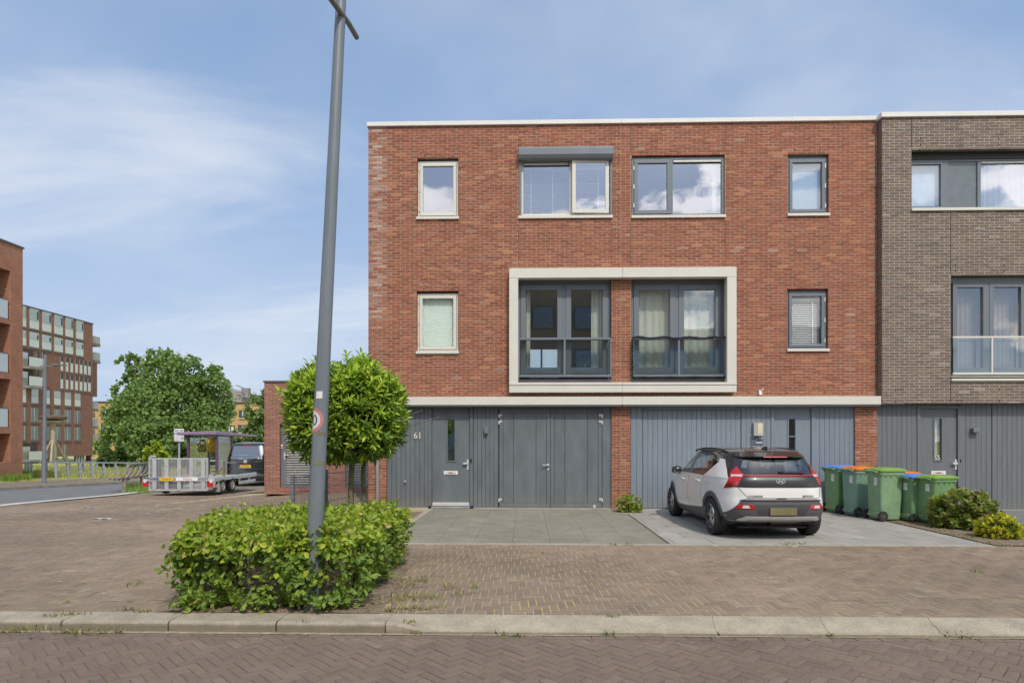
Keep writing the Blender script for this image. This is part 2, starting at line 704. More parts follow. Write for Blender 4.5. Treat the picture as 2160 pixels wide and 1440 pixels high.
def foot_tone(m, z0, z1, amount, col):
    """Darker, browner tone towards the foot of the stone, with an uneven edge."""
    nt = m.node_tree
    N, L = nt.nodes, nt.links
    b = N['Principled BSDF']
    src = b.inputs['Base Color'].links[0].from_socket
    geo = N.new('ShaderNodeNewGeometry')
    sp = N.new('ShaderNodeSeparateXYZ')
    L.new(geo.outputs['Position'], sp.inputs[0])
    nz = N.new('ShaderNodeTexNoise')
    nz.inputs['Scale'].default_value = 5
    nz.inputs['Detail'].default_value = 8
    nz.inputs['Roughness'].default_value = .7
    L.new(geo.outputs['Position'], nz.inputs['Vector'])
    ma = N.new('ShaderNodeMath')
    ma.operation = 'MULTIPLY_ADD'
    ma.inputs[1].default_value = -(z1 - z0) * 1.2
    L.new(nz.outputs[0], ma.inputs[0])
    L.new(sp.outputs[2], ma.inputs[2])
    mr = N.new('ShaderNodeMapRange')
    mr.inputs[1].default_value = z1 - (z1 - z0) * .6
    mr.inputs[2].default_value = z0 - (z1 - z0) * .6
    mr.inputs[4].default_value = amount
    L.new(ma.outputs[0], mr.inputs[0])
    mx = N.new('ShaderNodeMix')
    mx.data_type = 'RGBA'
    L.new(mr.outputs[0], mx.inputs[0])
    L.new(src, mx.inputs[6])
    mx.inputs[7].default_value = (*col, 1)
    L.new(mx.outputs[2], b.inputs['Base Color'])


M_KERB2 = mat('drop_kerb_concrete', (.37, .325, .25), .9, var=.22, scale=4, fine=.32, bscale=120, bump=.5)
foot_tone(M_KERB, -.045, -.008, .66, (.15, .13, .088))
foot_tone(M_KERB2, -.085, -.05, .6, (.15, .13, .088))


def joint_mat():
    """Sand in the joints, with yellow moss in patches."""
    m = mat('joint_sand', (.40, .325, .215), .95, var=.25, scale=30)
    nt = m.node_tree
    N, L = nt.nodes, nt.links
    b = N['Principled BSDF']
    src = b.inputs['Base Color'].links[0].from_socket
    tc = N.new('ShaderNodeTexCoord')
    nz = N.new('ShaderNodeTexNoise')
    nz.inputs['Scale'].default_value = 1.3
    nz.inputs['Detail'].default_value = 8
    nz.inputs['Roughness'].default_value = .75
    L.new(tc.outputs['Object'], nz.inputs['Vector'])
    mr = N.new('ShaderNodeMapRange')
    mr.inputs[1].default_value = .40
    mr.inputs[2].default_value = .60
    L.new(nz.outputs[0], mr.inputs[0])
    mx = N.new('ShaderNodeMix')
    mx.data_type = 'RGBA'
    L.new(mr.outputs[0], mx.inputs[0])
    L.new(src, mx.inputs[6])
    mx.inputs[7].default_value = (.53, .43, .17, 1)
    L.new(mx.outputs[2], b.inputs['Base Color'])
    return m


M_JOINT = joint_mat()
M_JOINT2 = mat('road_joint_sand', (.20, .155, .11), .95, var=.5, scale=3)


def grass_mat(name, a, b_):
    m = mat(name, a, .9, var=.25, scale=3, fine=.3, bscale=25)
    nt = m.node_tree
    N, L = nt.nodes, nt.links
    bs = N['Principled BSDF']
    src = bs.inputs['Base Color'].links[0].from_socket
    tc = N.new('ShaderNodeTexCoord')
    nz = N.new('ShaderNodeTexNoise')
    nz.inputs['Scale'].default_value = .35
    nz.inputs['Detail'].default_value = 7
    L.new(tc.outputs['Object'], nz.inputs['Vector'])
    mr = N.new('ShaderNodeMapRange')
    mr.inputs[1].default_value = .4
    mr.inputs[2].default_value = .6
    L.new(nz.outputs[0], mr.inputs[0])
    mx = N.new('ShaderNodeMix')
    mx.data_type = 'RGBA'
    L.new(mr.outputs[0], mx.inputs[0])
    L.new(src, mx.inputs[6])
    mx.inputs[7].default_value = (*b_, 1)
    L.new(mx.outputs[2], bs.inputs['Base Color'])
    return m


M_MEADOW = grass_mat('meadow', (.32, .35, .09), (.46, .42, .16))
M_VERGE = grass_mat('verge', (.13, .15, .05), (.22, .19, .12))

# ------------------------------------------------------------------ measured lines of the street
YK0, YK1 = 5.36, 5.635        # kerb: road edge and pavement edge
YD = 9.48                     # front edge of the driveways
YF = 14.31                    # brick face of the red houses
XL = at(777, 600, YF)[0]
XM = 2.21                     # party wall of 61 and 63
XR = 8.10
XPAVE0, XPAVE1 = -15.0, 11.0
ZROAD = -0.09


def sheet(name, xs, ys, zfn, material, parent=None, kind='structure'):
    v = [(x, y, float(zfn(x, y))) for y in ys for x in xs]
    n = len(xs)
    f = [(j * n + i, j * n + i + 1, (j + 1) * n + i + 1, (j + 1) * n + i) for j in range(len(ys) - 1) for i in range(n - 1)]
    me = mesh_from(name, v, f, material)
    o = link_part(bpy.data.objects.new(name, me), parent)
    if parent is None:
        o['kind'] = kind
    return o


def strip(name, left, right, dz, material, kind='structure', sub=8):
    """A ground-hugging band between two polylines of the same length."""
    def dens(pl):
        out = []
        for (a, b) in zip(pl[:-1], pl[1:]):
            for k in range(sub):
                t = k / sub
                out.append((a[0] + (b[0] - a[0]) * t, a[1] + (b[1] - a[1]) * t))
        return out + [pl[-1]]
    l, r = dens(left), dens(right)
    v = [(x, y, float(ground_z(x, y)) + dz) for x, y in l] + [(x, y, float(ground_z(x, y)) + dz) for x, y in r]
    n = len(l)
    f = [(i, n + i, n + i + 1, i + 1) for i in range(n - 1)]
    me = mesh_from(name, v, f, material)
    o = link_part(bpy.data.objects.new(name, me), None)
    o['kind'] = kind
    return o


xs = [-400, -250, -160, -120, -90, -70, -55, -45, -38, -32, -27, -23, -19, -15, -12, -10, -8.5, -7, -6, -5, -3, 3, 10, 20, 40, 80, 200, 400]
ys = [-300, -100, -40, -10, 0, 4, 8, 12, 14, 16, 18, 20, 22, 24, 26, 28, 31, 35, 39, 43, 48, 54, 60, 75, 100, 130, 170, 250, 400, 1200]
sheet('ground', xs, ys, lambda x, y: float(ground_z(x, y)) - (.16 if -40 < y < 26 and x > -23 else .05), M_MEADOW)

# ------------------------------------------------------------------ pavers
PAL_PAVE = [(4, (.252, .193, .140)), (3, (.240, .183, .134)), (2, (.264, .204, .150)), (1.0, (.224, .170, .125)), (1, (.256, .190, .133)), (.4, (.28, .228, .168))]
PAL_ROAD = [(4, (.198, .149, .116)), (3, (.187, .140, .110)), (2, (.210, .160, .126)), (1.0, (.174, .131, .104)), (.8, (.206, .154, .117))]
PL, PW, PJ, PH = .205, .082, .0068, .05


def clip_poly(poly, planes):
    for (a, b, c) in planes:                  # keep a x + b y <= c
        out = []
        for i, p in enumerate(poly):
            q = poly[(i + 1) % len(poly)]
            dp, dq = a * p[0] + b * p[1] - c, a * q[0] + b * q[1] - c
            if dp <= 0:
                out.append(p)
            if dp * dq < 0:
                t = dp / (dp - dq)
                out.append((p[0] + (q[0] - p[0]) * t, p[1] + (q[1] - p[1]) * t))
        poly = out
        if len(poly) < 3:
            return []
    return poly


def paver_shape(nvar, pal):
    out = []
    a, b, e = (PL - PJ) / 2, (PW - PJ) / 2, .003
    v = [(-a, -b, -PH), (a, -b, -PH), (a, b, -PH), (-a, b, -PH), (-a, -b, -e), (a, -b, -e), (a, b, -e), (-a, b, -e),
         (-a + e, -b + e, 0), (a - e, -b + e, 0), (a - e, b - e, 0), (-a + e, b - e, 0)]
    f = [(0, 1, 5, 4), (1, 2, 6, 5), (2, 3, 7, 6), (3, 0, 4, 7), (4, 5, 9, 8), (5, 6, 10, 9), (6, 7, 11, 10), (7, 4, 8, 11), (8, 9, 10, 11)]
    for _ in range(nvar):
        c = jitter(pick(pal), .06, .02)
        out.append(mesh_from('paver', v, f, M_PAVER, [c] * len(f)))
    return out


def lay_pavers(parent, planes, bbox, ang, pal, skip=None, n_single=300, zoff=0.0, stain=None):
    """Herringbone at the given angle, cut to the planes; the nearest ones are objects of their own."""
    x0, x1, y0, y1 = bbox
    ca, sa = math.cos(ang), math.sin(ang)
    cxm, cym = (x0 + x1) / 2, (y0 + y1) / 2
    R = math.hypot(x1 - x0, y1 - y0) / 2 + 1
    pieces = []
    nk = int(R * 2 / PW) + 2
    nj = int(R / PL) + 2
    for j in range(-nj, nj + 1):
        for k in range(-nk, nk + 1):
            for v in (0, 1):
                lx, ly = k * PW - j * PL, k * PW + j * PL
                if v:
                    cx_, cy_, a = lx + PW / 2, ly + PW + PL / 2, math.pi / 2
                else:
                    cx_, cy_, a = lx + PL / 2, ly + PW / 2, 0.0
                X, Y = cxm + cx_ * ca - cy_ * sa, cym + cx_ * sa + cy_ * ca
                if not (x0 - .15 < X < x1 + .15 and y0 - .15 < Y < y1 + .15):
                    continue
                if skip and skip(X, Y):
                    continue
                an = a + ang
                c, s = math.cos(an), math.sin(an)
                ha, hb = (PL - PJ) / 2, (PW - PJ) / 2
                quad = [(X + p * c - q * s, Y + p * s + q * c) for p, q in ((-ha, -hb), (ha, -hb), (ha, hb), (-ha, hb))]
                cl = clip_poly(quad, planes)
                if len(cl) < 3:
                    continue
                ar = abs(sum(cl[i][0] * cl[(i + 1) % len(cl)][1] - cl[(i + 1) % len(cl)][0] * cl[i][1] for i in range(len(cl)))) / 2
                if ar < .0006:
                    continue
                full = len(cl) == 4 and ar > .985 * 4 * ha * hb
                pieces.append((X, Y, an, full, cl))

    def in_frame(X, Y):
        dep = -SA * X + CA * Y
        u = CX + FPX * (CA * X + SA * Y) / dep
        w = HOR + FPX * (EYE - zoff) / dep
        return 10 < u < 2150 and w < 1432

    full = sorted((p for p in pieces if p[3] and in_frame(p[0], p[1])), key=lambda p: p[1])
    single = set(id(p) for p in full[:n_single])
    shapes = paver_shape(14, pal)
    mb_v, mb_f, mb_c = [], [], []
    for p in pieces:
        X, Y, an, ok, cl = p
        z = zoff + float(ground_z(X, Y)) + random.uniform(-.002, .002)
        if id(p) in single:
            o = bpy.data.objects.new('paver', random.choice(shapes))
            link_part(o, parent)
            b = BASE[parent]
            o.location = (X - b.x, Y - b.y, z - b.z)
            o.rotation_euler = (random.uniform(-.008, .008), random.uniform(-.008, .008), an)
            continue
        col = jitter(pick(pal), .06, .02)
        if stain:
            k = stain(X, Y)
            col = tuple(q * k for q in col)
        tx, ty = random.uniform(-.01, .01), random.uniform(-.01, .01)
        n = len(cl)
        b0 = len(mb_v)
        mx_, my_ = sum(q[0] for q in cl) / n, sum(q[1] for q in cl) / n
        for (qx, qy) in cl:
            mb_v.append((qx, qy, z - PH))
        for (qx, qy) in cl:
            mb_v.append((qx, qy, z - .003 + (qx - X) * tx + (qy - Y) * ty))
        for (qx, qy) in cl:
            d = math.hypot(qx - mx_, qy - my_) or 1
            sx, sy = qx - (qx - mx_) / d * .004, qy - (qy - my_) / d * .004
            mb_v.append((sx, sy, z + (qx - X) * tx + (qy - Y) * ty))
        for i in range(n):
            i2 = (i + 1) % n
            mb_f.append((b0 + i, b0 + i2, b0 + n + i2, b0 + n + i))
            mb_f.append((b0 + n + i, b0 + n + i2, b0 + 2 * n + i2, b0 + 2 * n + i))
        mb_f.append(tuple(b0 + 2 * n + i for i in range(n)))
        mb_c += [col] * (2 * n + 1)
    me = mesh_from('paver_field', mb_v, mb_f, M_PAVER, mb_c)
    o = link_part(bpy.data.objects.new('paver_field', me), parent)
    o['kind'] = 'stuff'


# the hedge bed (corners seen in the photograph)
HB = [(-3.45, 5.70), (-1.42, 5.70), (-1.55, 8.35), (-4.15, 7.75)]


def inside(poly, x, y):
    r = False
    n = len(poly)
    for i in range(n):
        (ax, ay), (bx, by) = poly[i], poly[(i + 1) % n]
        if (ay > y) != (by > y) and x < (bx - ax) * (y - ay) / (by - ay) + ax:
            r = not r
    return r


def build_ground():
    # foreground carriageway
    xs_ = np.linspace(-40, 40, 41)
    road = sheet('road', list(xs_), [-8, 0, 2, 4, YK0 - .005], lambda x, y: ZROAD - .007, M_JOINT2)
    yrow = YK0 - .02
    lay_pavers(road, [(0, 1, yrow - .10)], (-6.2, 6.2, 3.0, yrow - .10), math.radians(46), PAL_ROAD, zoff=ZROAD)
    # one course laid along the kerb
    mb = MB()
    x = -6.2
    while x < 6.3:
        z = ZROAD + random.uniform(-.003, .001)
        mb.box(x, x + PL - .009, yrow - .086, yrow - .006, z - PH, z, jitter(pick(PAL_ROAD), .06, .02))
        x += PL
    mb.build('edge_course', M_PAVER, road, attr=True, kind='stuff')

    # the square behind the kerb
    px_ = [-13.1, -11, -10, -9, -8, -7, -6, -5, -3, 0, 3, 6, 9, 11, 20]
    py_ = [YK1 + .005, 8, YD]
    py2_ = [YD, 11, 12, 13, 14, 15, 16, 17, 18, 19, 20, 21, 21.95]
    pav = sheet('pavement', px_, py_, lambda x, y: float(ground_z(x, y)) - .003, M_JOINT)
    sheet('pavement', [-13.1, -11, -10, -9, -8, -7, -6, -5, at(835, 1100, YD)[0] - .17], py2_, lambda x, y: float(ground_z(x, y)) - .003, M_JOINT, pav)
    XD = at(835, 1100, YD)[0] - .15

    def skip(x, y):
        if y > YD - .02 and x > XD - .06:
            return True
        if inside(HB, x, y):
            return True
        if y > YF - .5 and x > XL - .3:
            return True
        return y > 19.0 and x > -7.9

    def stain(x, y):
        return 1 + .10 * math.sin(x * .9 + 1.3 * math.sin(y * .7)) + .06 * math.sin(y * 2.1 + x * .35)

    def west(y):
        return -13.35

    lay_pavers(pav, [(0, -1, -(YK1 + .012)), (-1, 0, 13.3), (0, 1, 22.0)], (-13.3, 10.8, YK1, 22.0), math.radians(1.5), PAL_PAVE,
               skip=skip, stain=stain)
    # driveways: slabs of 60 x 60
    y1 = YF + .02
    drv = sheet('driveway', [XD - .02, XM], [YD, y1 + .1], lambda x, y: -.012, M_SOIL)

    def slabs(parent, xa, xb, step_x, step_y, pal, material, gap, half, jit=.07):
        ny = int((y1 - YD) / step_y) + 1
        for j in range(ny):
            ya, yb = YD + .055 + j * step_y, min(YD + .055 + (j + 1) * step_y, y1)
            if yb - ya < .05:
                continue
            x = xb + (half * step_x if j % 2 else 0)
            while x > xa:
                l, r = max(x - step_x, xa), min(x, xb)
                x -= step_x
                if r - l < .06:
                    continue
                z = .0055 + random.uniform(-.001, .001)
                mb = MB()
                mb.box(l + gap / 2, r - gap / 2, ya + gap / 2, yb - gap / 2, -.045, z, jitter(pick(pal), jit, .01))
                mb.build('slab', material, parent, attr=True)
    slabs(drv, XD, XM - .03, .60, .60, [(1, (.250, .236, .192))], M_SLAB_DARK, .004, 0, .025)
    drv2 = sheet('driveway', [XM, 7.16], [YD, y1 + .1], lambda x, y: -.012, M_SOIL)
    slabs(drv2, XM + .02, 7.12, .60, .60, [(1, (.345, .332, .305)), (1, (.325, .314, .288)), (.6, (.365, .352, .325))], M_SLAB, .008, .5, .05)
    sheet('driveway', [7.95, 20], [YD + .3, y1 + .1], lambda x, y: -.004, M_ASPHALT)
    bed = sheet('planting_bed', [7.16, 7.95], [YD, y1], lambda x, y: .012 + .0 * x, M_SOIL)
    # narrow kerb along the front of the driveways
    st = MB()
    x = XD
    while x < 7.1:
        st.box(x + .003, min(x + 1.0, 7.12) - .003, YD - .075, YD + .052, -.1, .007)
        x += 1.0
    y = YD + .06
    while y < YF:
        st.box(XD - .13, XD - .004, y, min(y + 1.0, YF) - .006, -.1, .008)
        y += 1.0
    st.build('edging_kerb', mat('pale_edging', (.36, .33, .28), .9, var=.15, scale=5, fine=.2), None, kind='structure')

    # kerb of the carriageway, stone by stone
    kerb = bpy.data.objects.new('kerb', None)
    COL.objects.link(kerb)
    BASE[kerb] = Vector((0, 0, 0))
    kerb['kind'] = 'structure'
    kj = []
    xj = at(813, 1320, YK0 + .01)[0]
    base_j = xj
    step = .968

    def section(k):
        """k = 0 upright kerb, k = 1 sloping drop kerb: (y, z) from the road up and back."""
        up = [(YK0, ZROAD - .1), (YK0, -.022), (YK0 + .010, -.006), (YK0 + .026, .002), (YK0 + .11, .004), (YK1, .004), (YK1, -.2)]
        dn = [(YK0 - .012, ZROAD - .1), (YK0 - .012, ZROAD + .022), (YK0 + .002, ZROAD + .032), (YK0 + .02, ZROAD + .038), (YK0 + .22, -.004), (YK1, .004), (YK1, -.2)]
        return [(a[0] + (b[0] - a[0]) * k, a[1] + (b[1] - a[1]) * k) for a, b in zip(up, dn)]

    i0 = int(-8 / step)
    for i in range(-9, 12):
        xa, xb = base_j + i * step + .007, base_j + (i + 1) * step - .007
        k0 = 0.0 if i < 0 else 1.0
        ks = [(xa, k0), (xb, k0)]
        if i == 0:
            ks = [(xa, 0.0), (xa + .10, .05), (xa + .32, 1.0), (xb, 1.0)]
        mb = MB()
        vs, fs = [], []
        skew = .045 if i >= 0 else .012
        for (x_, k) in ks:
            for q, (yy, zz) in enumerate(section(k)):
                sk = (random.uniform(-.006, .006) + skew * math.sin((yy - YK0) * 16)) if x_ in (xa, xb) else 0
                if x_ == xb and i >= 0:
                    sk = skew * math.sin((yy - YK0) * 16) * 1.0
                if x_ == xa:
                    sk = skew * math.sin((yy - YK0) * 16) if i > 0 else 0
                vs.append((x_ - sk, yy, zz))
        n = 7
        for a in range(len(ks) - 1):
            for q in range(n):
                q2 = (q + 1) % n
                fs.append((a * n + q, (a + 1) * n + q, (a + 1) * n + q2, a * n + q2))
        fs.append(tuple(range(n)))
        fs.append(tuple(range((len(ks) - 1) * n + n - 1, (len(ks) - 1) * n - 1, -1)))
        mb.add(vs, fs)
        mb.build('kerbstone', M_KERB if i < 0 else M_KERB2, kerb)
    # sand and dirt in the gutter
    strip('gutter_dirt', [(-8, YK0 - .055), (-1, YK0 - .05), (1, YK0 - .035), (9, YK0 - .03)], [(-8, YK0 + .01), (-1, YK0 + .01), (1, YK0), (9, YK0)], ZROAD + .003,
          mat('gutter_sand', (.33, .28, .20), .95, var=.35, scale=9, fine=.3))

    # the bed under the hedge
    mb = MB()
    n = 14
    vs, fs = [], []
    hc = Vector((sum(p[0] for p in HB) / 4, sum(p[1] for p in HB) / 4, 0))
    A, B, C_, D = [hc + (Vector((*p, 0)) - hc) * 1.045 for p in HB]
    for j in range(n + 1):
        for i in range(n + 1):
            s, t = i / n, j / n
            p = (A * (1 - s) + B * s) * (1 - t) + (D * (1 - s) + C_ * s) * t
            edge = min(s, 1 - s, t, 1 - t)
            vs.append((p.x, max(p.y, YK1 + .004), .005 + min(edge * 5, 1) * .045 + random.uniform(-.004, .008)))
    for j in range(n):
        for i in range(n):
            a = j * (n + 1) + i
            fs.append((a, a + 1, a + n + 2, a + n + 1))
    mb.add(vs, fs)
    mb.build('flower_bed', M_SOIL, None, smooth=True, kind='structure')
    e = MB()
    e.bar((HB[1][0] + .02, 5.66, -.022), (HB[2][0] + .02, 8.4, -.022), .055, .05)
    e.bar((HB[0][0] - .02, 5.66, -.02), (HB[3][0] - .02, 7.8, -.02), .05, .04)
    e.build('bed_edging', mat('dirty_edging', (.24, .20, .145), .95, var=.35, scale=6, fine=.3), None, kind='structure')

    # the side street at the back left
    near = [(-13.4, 4.0), (-13.45, 12.0), (-13.7, 16.0), (-14.7, 22.0), (-15.8, 30.0), (-16.4, 40), (-16.4, 60)]
    band = [(-13.05, 4.0), (-13.1, 12.0), (-13.3, 16.0), (-14.25, 22.0), (-15.3, 30.0), (-15.9, 40), (-15.9, 60)]
    far = [(-22.0, 4.0), (-22.0, 12.0), (-21.8, 18.0), (-20.9, 24.8), (-19.9, 31.0), (-20.6, 40), (-20.6, 60)]
    back = [(-29.0, 4.0), (-29.0, 12.0), (-28.9, 18.0), (-28.0, 24.8), (-25.6, 31.0), (-25.6, 40), (-25.6, 60)]
    strip('asphalt_road', far, near, -.03, M_ASPHALT)
    strip('concrete_band', near, band, .012, mat('pale_concrete', (.56, .53, .46), .9, var=.12, scale=4))
    strip('verge', [(-13.3, 4), (-13.35, 12), (-13.55, 16), (-14.5, 22), (-15.5, 30), (-16.1, 40), (-16.1, 60)], [(-11, 4), (-11, 12), (-11, 16), (-10.5, 22), (-8, 30), (-8, 40), (-8, 60)], -.02, mat('dry_paving', (.235, .19, .14), .95, var=.3, scale=5, fine=.3, bscale=40))
    strip('sidewalk', back, far, .06, mat('far_paving', (.21, .175, .14), .95, var=.25, scale=4, fine=.2, bscale=40))
    # far kerb with a real upstand
    mb = MB()
    for (a, b) in zip(far[:-1], far[1:]):
        za, zb = float(ground_z(*a)), float(ground_z(*b))
        n = max(1, int(math.hypot(b[0] - a[0], b[1] - a[1])))
        for k in range(n):
            p = [a[q] + (b[q] - a[q]) * k / n for q in (0, 1)]
            r = [a[q] + (b[q] - a[q]) * (k + 1) / n for q in (0, 1)]
            mb.bar((p[0], p[1], float(ground_z(*p)) + .0), (r[0], r[1], float(ground_z(*r)) + .0), .16, .19)
    mb.build('side_kerb', mat('old_kerb', (.27, .245, .21), .9, var=.2, scale=3), None, kind='structure')


build_ground()
# ------------------------------------------------------------------ brickwork
PAL_RED = [(6, (.305, .098, .056)), (5, (.282, .090, .053)), (3, (.332, .112, .063)), (2, (.252, .082, .051)), (.8, (.41, .150, .073)), (.8, (.235, .078, .048)), (.3, (.45, .18, .088)), (.2, (.37, .18, .12))]
PAL_BROWN = [(5, (.172, .128, .108)), (4, (.156, .118, .102)), (3, (.190, .142, .118)), (2, (.136, .106, .096)), (.6, (.208, .158, .126)), (.4, (.125, .108, .108)), (.1, (.26, .22, .19))]
PAL_SHED = [(5, (.30, .120, .085)), (4, (.27, .110, .080)), (3, (.33, .140, .100)), (2, (.235, .100, .080)), (1, (.37, .17, .125))]


def rect_minus(x0, x1, z0, z1, holes):
    """Boxes that fill a rectangle around its holes."""
    zs = sorted({z0, z1, *[min(max(h[2], z0), z1) for h in holes], *[min(max(h[3], z0), z1) for h in holes]})
    out = []
    for a, b in zip(zs[:-1], zs[1:]):
        if b - a < 1e-5:
            continue
        m = (a + b) / 2
        cuts = sorted((max(h[0], x0), min(h[1], x1)) for h in holes if h[2] < m < h[3] and h[1] > x0 and h[0] < x1)
        x = x0
        for c0, c1 in cuts:
            if c0 > x + 1e-5:
                out.append((x, c0, a, b))
            x = max(x, c1)
        if x < x1 - 1e-5:
            out.append((x, x1, a, b))
    return out


def brick_wall(parent, x0, x1, z0, z1, Y, holes, pal, mortar, pitch=.22, course=.0625, joint=.0152, depth=.10, cuts=(), n_single=300, bleach=None,
               ztop=None, xoff=0.0, back=True, rank=None, x1b=None):
    """A wall facing -y: mortar bed, and bricks in running bond in front of it, cut round the openings and the movement joints."""
    wall = None
    mb = MB()
    for (a, b, c, d) in rect_minus(x0, x1, z0, z1, [(h[0] - .003, h[1] + .003, h[2] - .003, h[3] + .003) for h in holes]):
        mb.box(a, b, Y + .0045, Y + .14, c, d)
    wall = mb.build('wall', mortar, parent)
    ztop = z1 if ztop is None else ztop
    xe_ = x1b or x1
    rows = []
    z, i = ztop, 0
    while z > z0 + .02:
        rows.append((max(z - course + joint, z0), z, i))
        z -= course
        i += 1
    full, rest = [], []
    for (a, b, i) in rows:
        m = (a + b) / 2
        blocked = [(h[0], h[1]) for h in holes if h[2] < m < h[3]] + [(c - .005, c + .005) for c in cuts]
        x = x0 + xoff - (pitch * .5 if i % 2 else 0) - pitch
        while x < xe_:
            segs = [(max(x, x0), min(x + pitch - joint, xe_))]
            x += pitch
            for (h0, h1) in blocked:
                nx = []
                for (s0, s1) in segs:
                    if h1 <= s0 or h0 >= s1:
                        nx.append((s0, s1))
                    else:
                        if h0 - s0 > .012:
                            nx.append((s0, h0))
                        if s1 - h1 > .012:
                            nx.append((h1, s1))
                segs = nx
            for (s0, s1) in segs:
                if s1 - s0 < .012:
                    continue
                if s1 - s0 > pitch - joint - .002 and b - a > course - joint - .002:
                    full.append((s0, s1, a, b))
                else:
                    rest.append((s0, s1, a, b))
    def tone(s0, a):
        c = jitter(pick(pal), .08, .03)
        if bleach:
            k = bleach(s0, a)
            if k > 0:
                c = tuple(q * (1 - k) + w * k for q, w in zip(c, (.60, .53, .49)))
        return c
    if rank:
        full.sort(key=rank)
    single, others = full[:n_single], full[n_single:] + rest
    w, h = pitch - joint, course - joint
    shapes = []
    for _ in range(18):
        c = jitter(pick(pal), .08, .03)
        m_ = MB()
        r = random.uniform(-.002, .002)
        e = .004
        m_.add([(-w / 2, 0, -h / 2), (w / 2, 0, -h / 2), (w / 2, 0, h / 2), (-w / 2, 0, h / 2),
                (-w / 2, depth, -h / 2), (w / 2, depth, -h / 2), (w / 2, depth, h / 2), (-w / 2, depth, h / 2)],
               [(0, 1, 2, 3), (0, 4, 5, 1), (1, 5, 6, 2), (2, 6, 7, 3), (3, 7, 4, 0)], c)
        shapes.append(mesh_from('brick', m_.v, m_.f, M_BRICK, m_.c))
    bs = BASE[wall]
    for (s0, s1, a, b) in single:
        o = link_part(bpy.data.objects.new('brick', random.choice(shapes)), wall)
        o.location = ((s0 + s1) / 2 - bs.x, Y + random.uniform(-.003, .003) - bs.y, (a + b) / 2 - bs.z)
    mb = MB()
    for (s0, s1, a, b) in others:
        y = Y + random.uniform(-.003, .003)
        t = random.uniform(-.0015, .0015)
        mb.add([(s0, y, a + t), (s1, y, a - t), (s1, y + random.uniform(-.002, .002), b - t), (s0, y, b + t),
                (s0, Y + depth, a), (s1, Y + depth, a), (s1, Y + depth, b), (s0, Y + depth, b)],
               [(0, 1, 2, 3), (0, 4, 5, 1), (1, 5, 6, 2), (2, 6, 7, 3), (3, 7, 4, 0)], tone(s0, a))
    mb.build('brick_field', M_BRICK, wall, attr=True, kind='stuff')
    return wall


# ------------------------------------------------------------------ windows and doors
def rect(u0, u1, v0, v1, Y):
    um = (u0 + u1) / 2
    return at(u0, v0, Y)[0], at(u1, v0, Y)[0], at(um, v1, Y)[1], at(um, v0, Y)[1]


M_CLEAR = glass('clear_edge', 0.0, (.985, .99, .985))
G_UP = glass('sky_glass', .48, (.82, .86, .92), refl_tint=(.90, .92, 1.0))
G_SHADE = glass('shaded_glass', .20, (.90, .95, 1.0), refl_tint=(.9, .93, 1.0))
G_MID = glass('clear_glass', .21, (.93, .97, .94))
G_LOW = glass('pale_glass', .09, (.97, .985, .98))
M_BLIND = mat('blind_slats', (.86, .87, .90), .6, var=.03)
M_PLEAT = mat('pleated_blind', (.80, .90, .85), .8, var=.03)
M_CURT = mat('curtain_cloth', (.94, .95, .90), .85, var=.03, transl=.2)
M_CURT2 = mat('brown_curtain', (.50, .40, .36), .85, var=.08, transl=.2)
M_ROOM = mat('room_plaster', (.42, .40, .37), .9, var=.05)


def curtain_mesh(x0, x1, y, z0, z1, waves, amp=.035, taper=0.0):
    amp *= .55
    n = waves * 8
    v, f = [], []
    for j, z in enumerate((z0, (z0 + z1) / 2, z1)):
        for i in range(n + 1):
            t = i / n
            k = 1 - taper * (1 if j == 0 else .55 if j == 1 else 0) * (1 - t)
            v.append((x0 + (x1 - x0) * t, y + amp * math.sin(t * waves * 2 * math.pi + .6 * math.sin(t * 9)) * (1.0 + .25 * (1 - j)), z))
    for j in range(2):
        for i in range(n):
            a = j * (n + 1) + i
            f.append((a, a + 1, a + n + 2, a + n + 1))
    mb = MB()
    mb.add(v, f)
    return mb


def venetian(x0, x1, y, z0, z1, pitch=.052, tapes=(), tilt=.5):
    mb = MB()
    z = z1
    hd = .021
    while z > z0:
        dz, dy = hd * math.sin(tilt), hd * math.cos(tilt)
        mb.add([(x0, y - dy, z - dz), (x1, y - dy, z - dz), (x1, y + dy, z + dz), (x0, y + dy, z + dz),
                (x0, y - dy, z - dz + .003), (x1, y - dy, z - dz + .003), (x1, y + dy, z + dz + .003), (x0, y + dy, z + dz + .003)],
               [(0, 3, 2, 1), (4, 5, 6, 7), (0, 1, 5, 4), (2, 3, 7, 6), (1, 2, 6, 5), (3, 0, 4, 7)])
        z -= pitch
    mb.box(x0, x1, y - .03, y + .03, z1 + .012, z1 + .06)
    for t in tapes:
        mb.box(t - .012, t + .012, y - hd - .006, y - hd - .003, z0, z1)
    return mb


def pane_between(win, x0, x1, z0, z1, y, g):
    mb = MB().box(x0, x1, y, y + .006, z0, z1)
    o = mb.build('pane', [g, M_CLEAR], win)
    o.data.polygons.foreach_set('material_index', [0 if k == 2 else 1 for k in range(6)])
    return o


def sash_ring(win, x0, x1, z0, z1, w, y, material, wb=None, d=.06):
    return MB().ring(x0, x1, z0, z1, w, y, y + d, wb=wb).build('sash', material, win, bevel=.004)


def hinges(win, x, zs, y):
    for z in zs:
        part('hinge', M_STEEL, win, (x - .014, x + .014, y - .016, y - .001, z - .05, z + .05))


def sill_part(win, x0, x1, z, Y, material, h=.06):
    part('sill', material, win, (x0 - .015, x1 + .015, Y - .045, Y + .09, z - h, z))


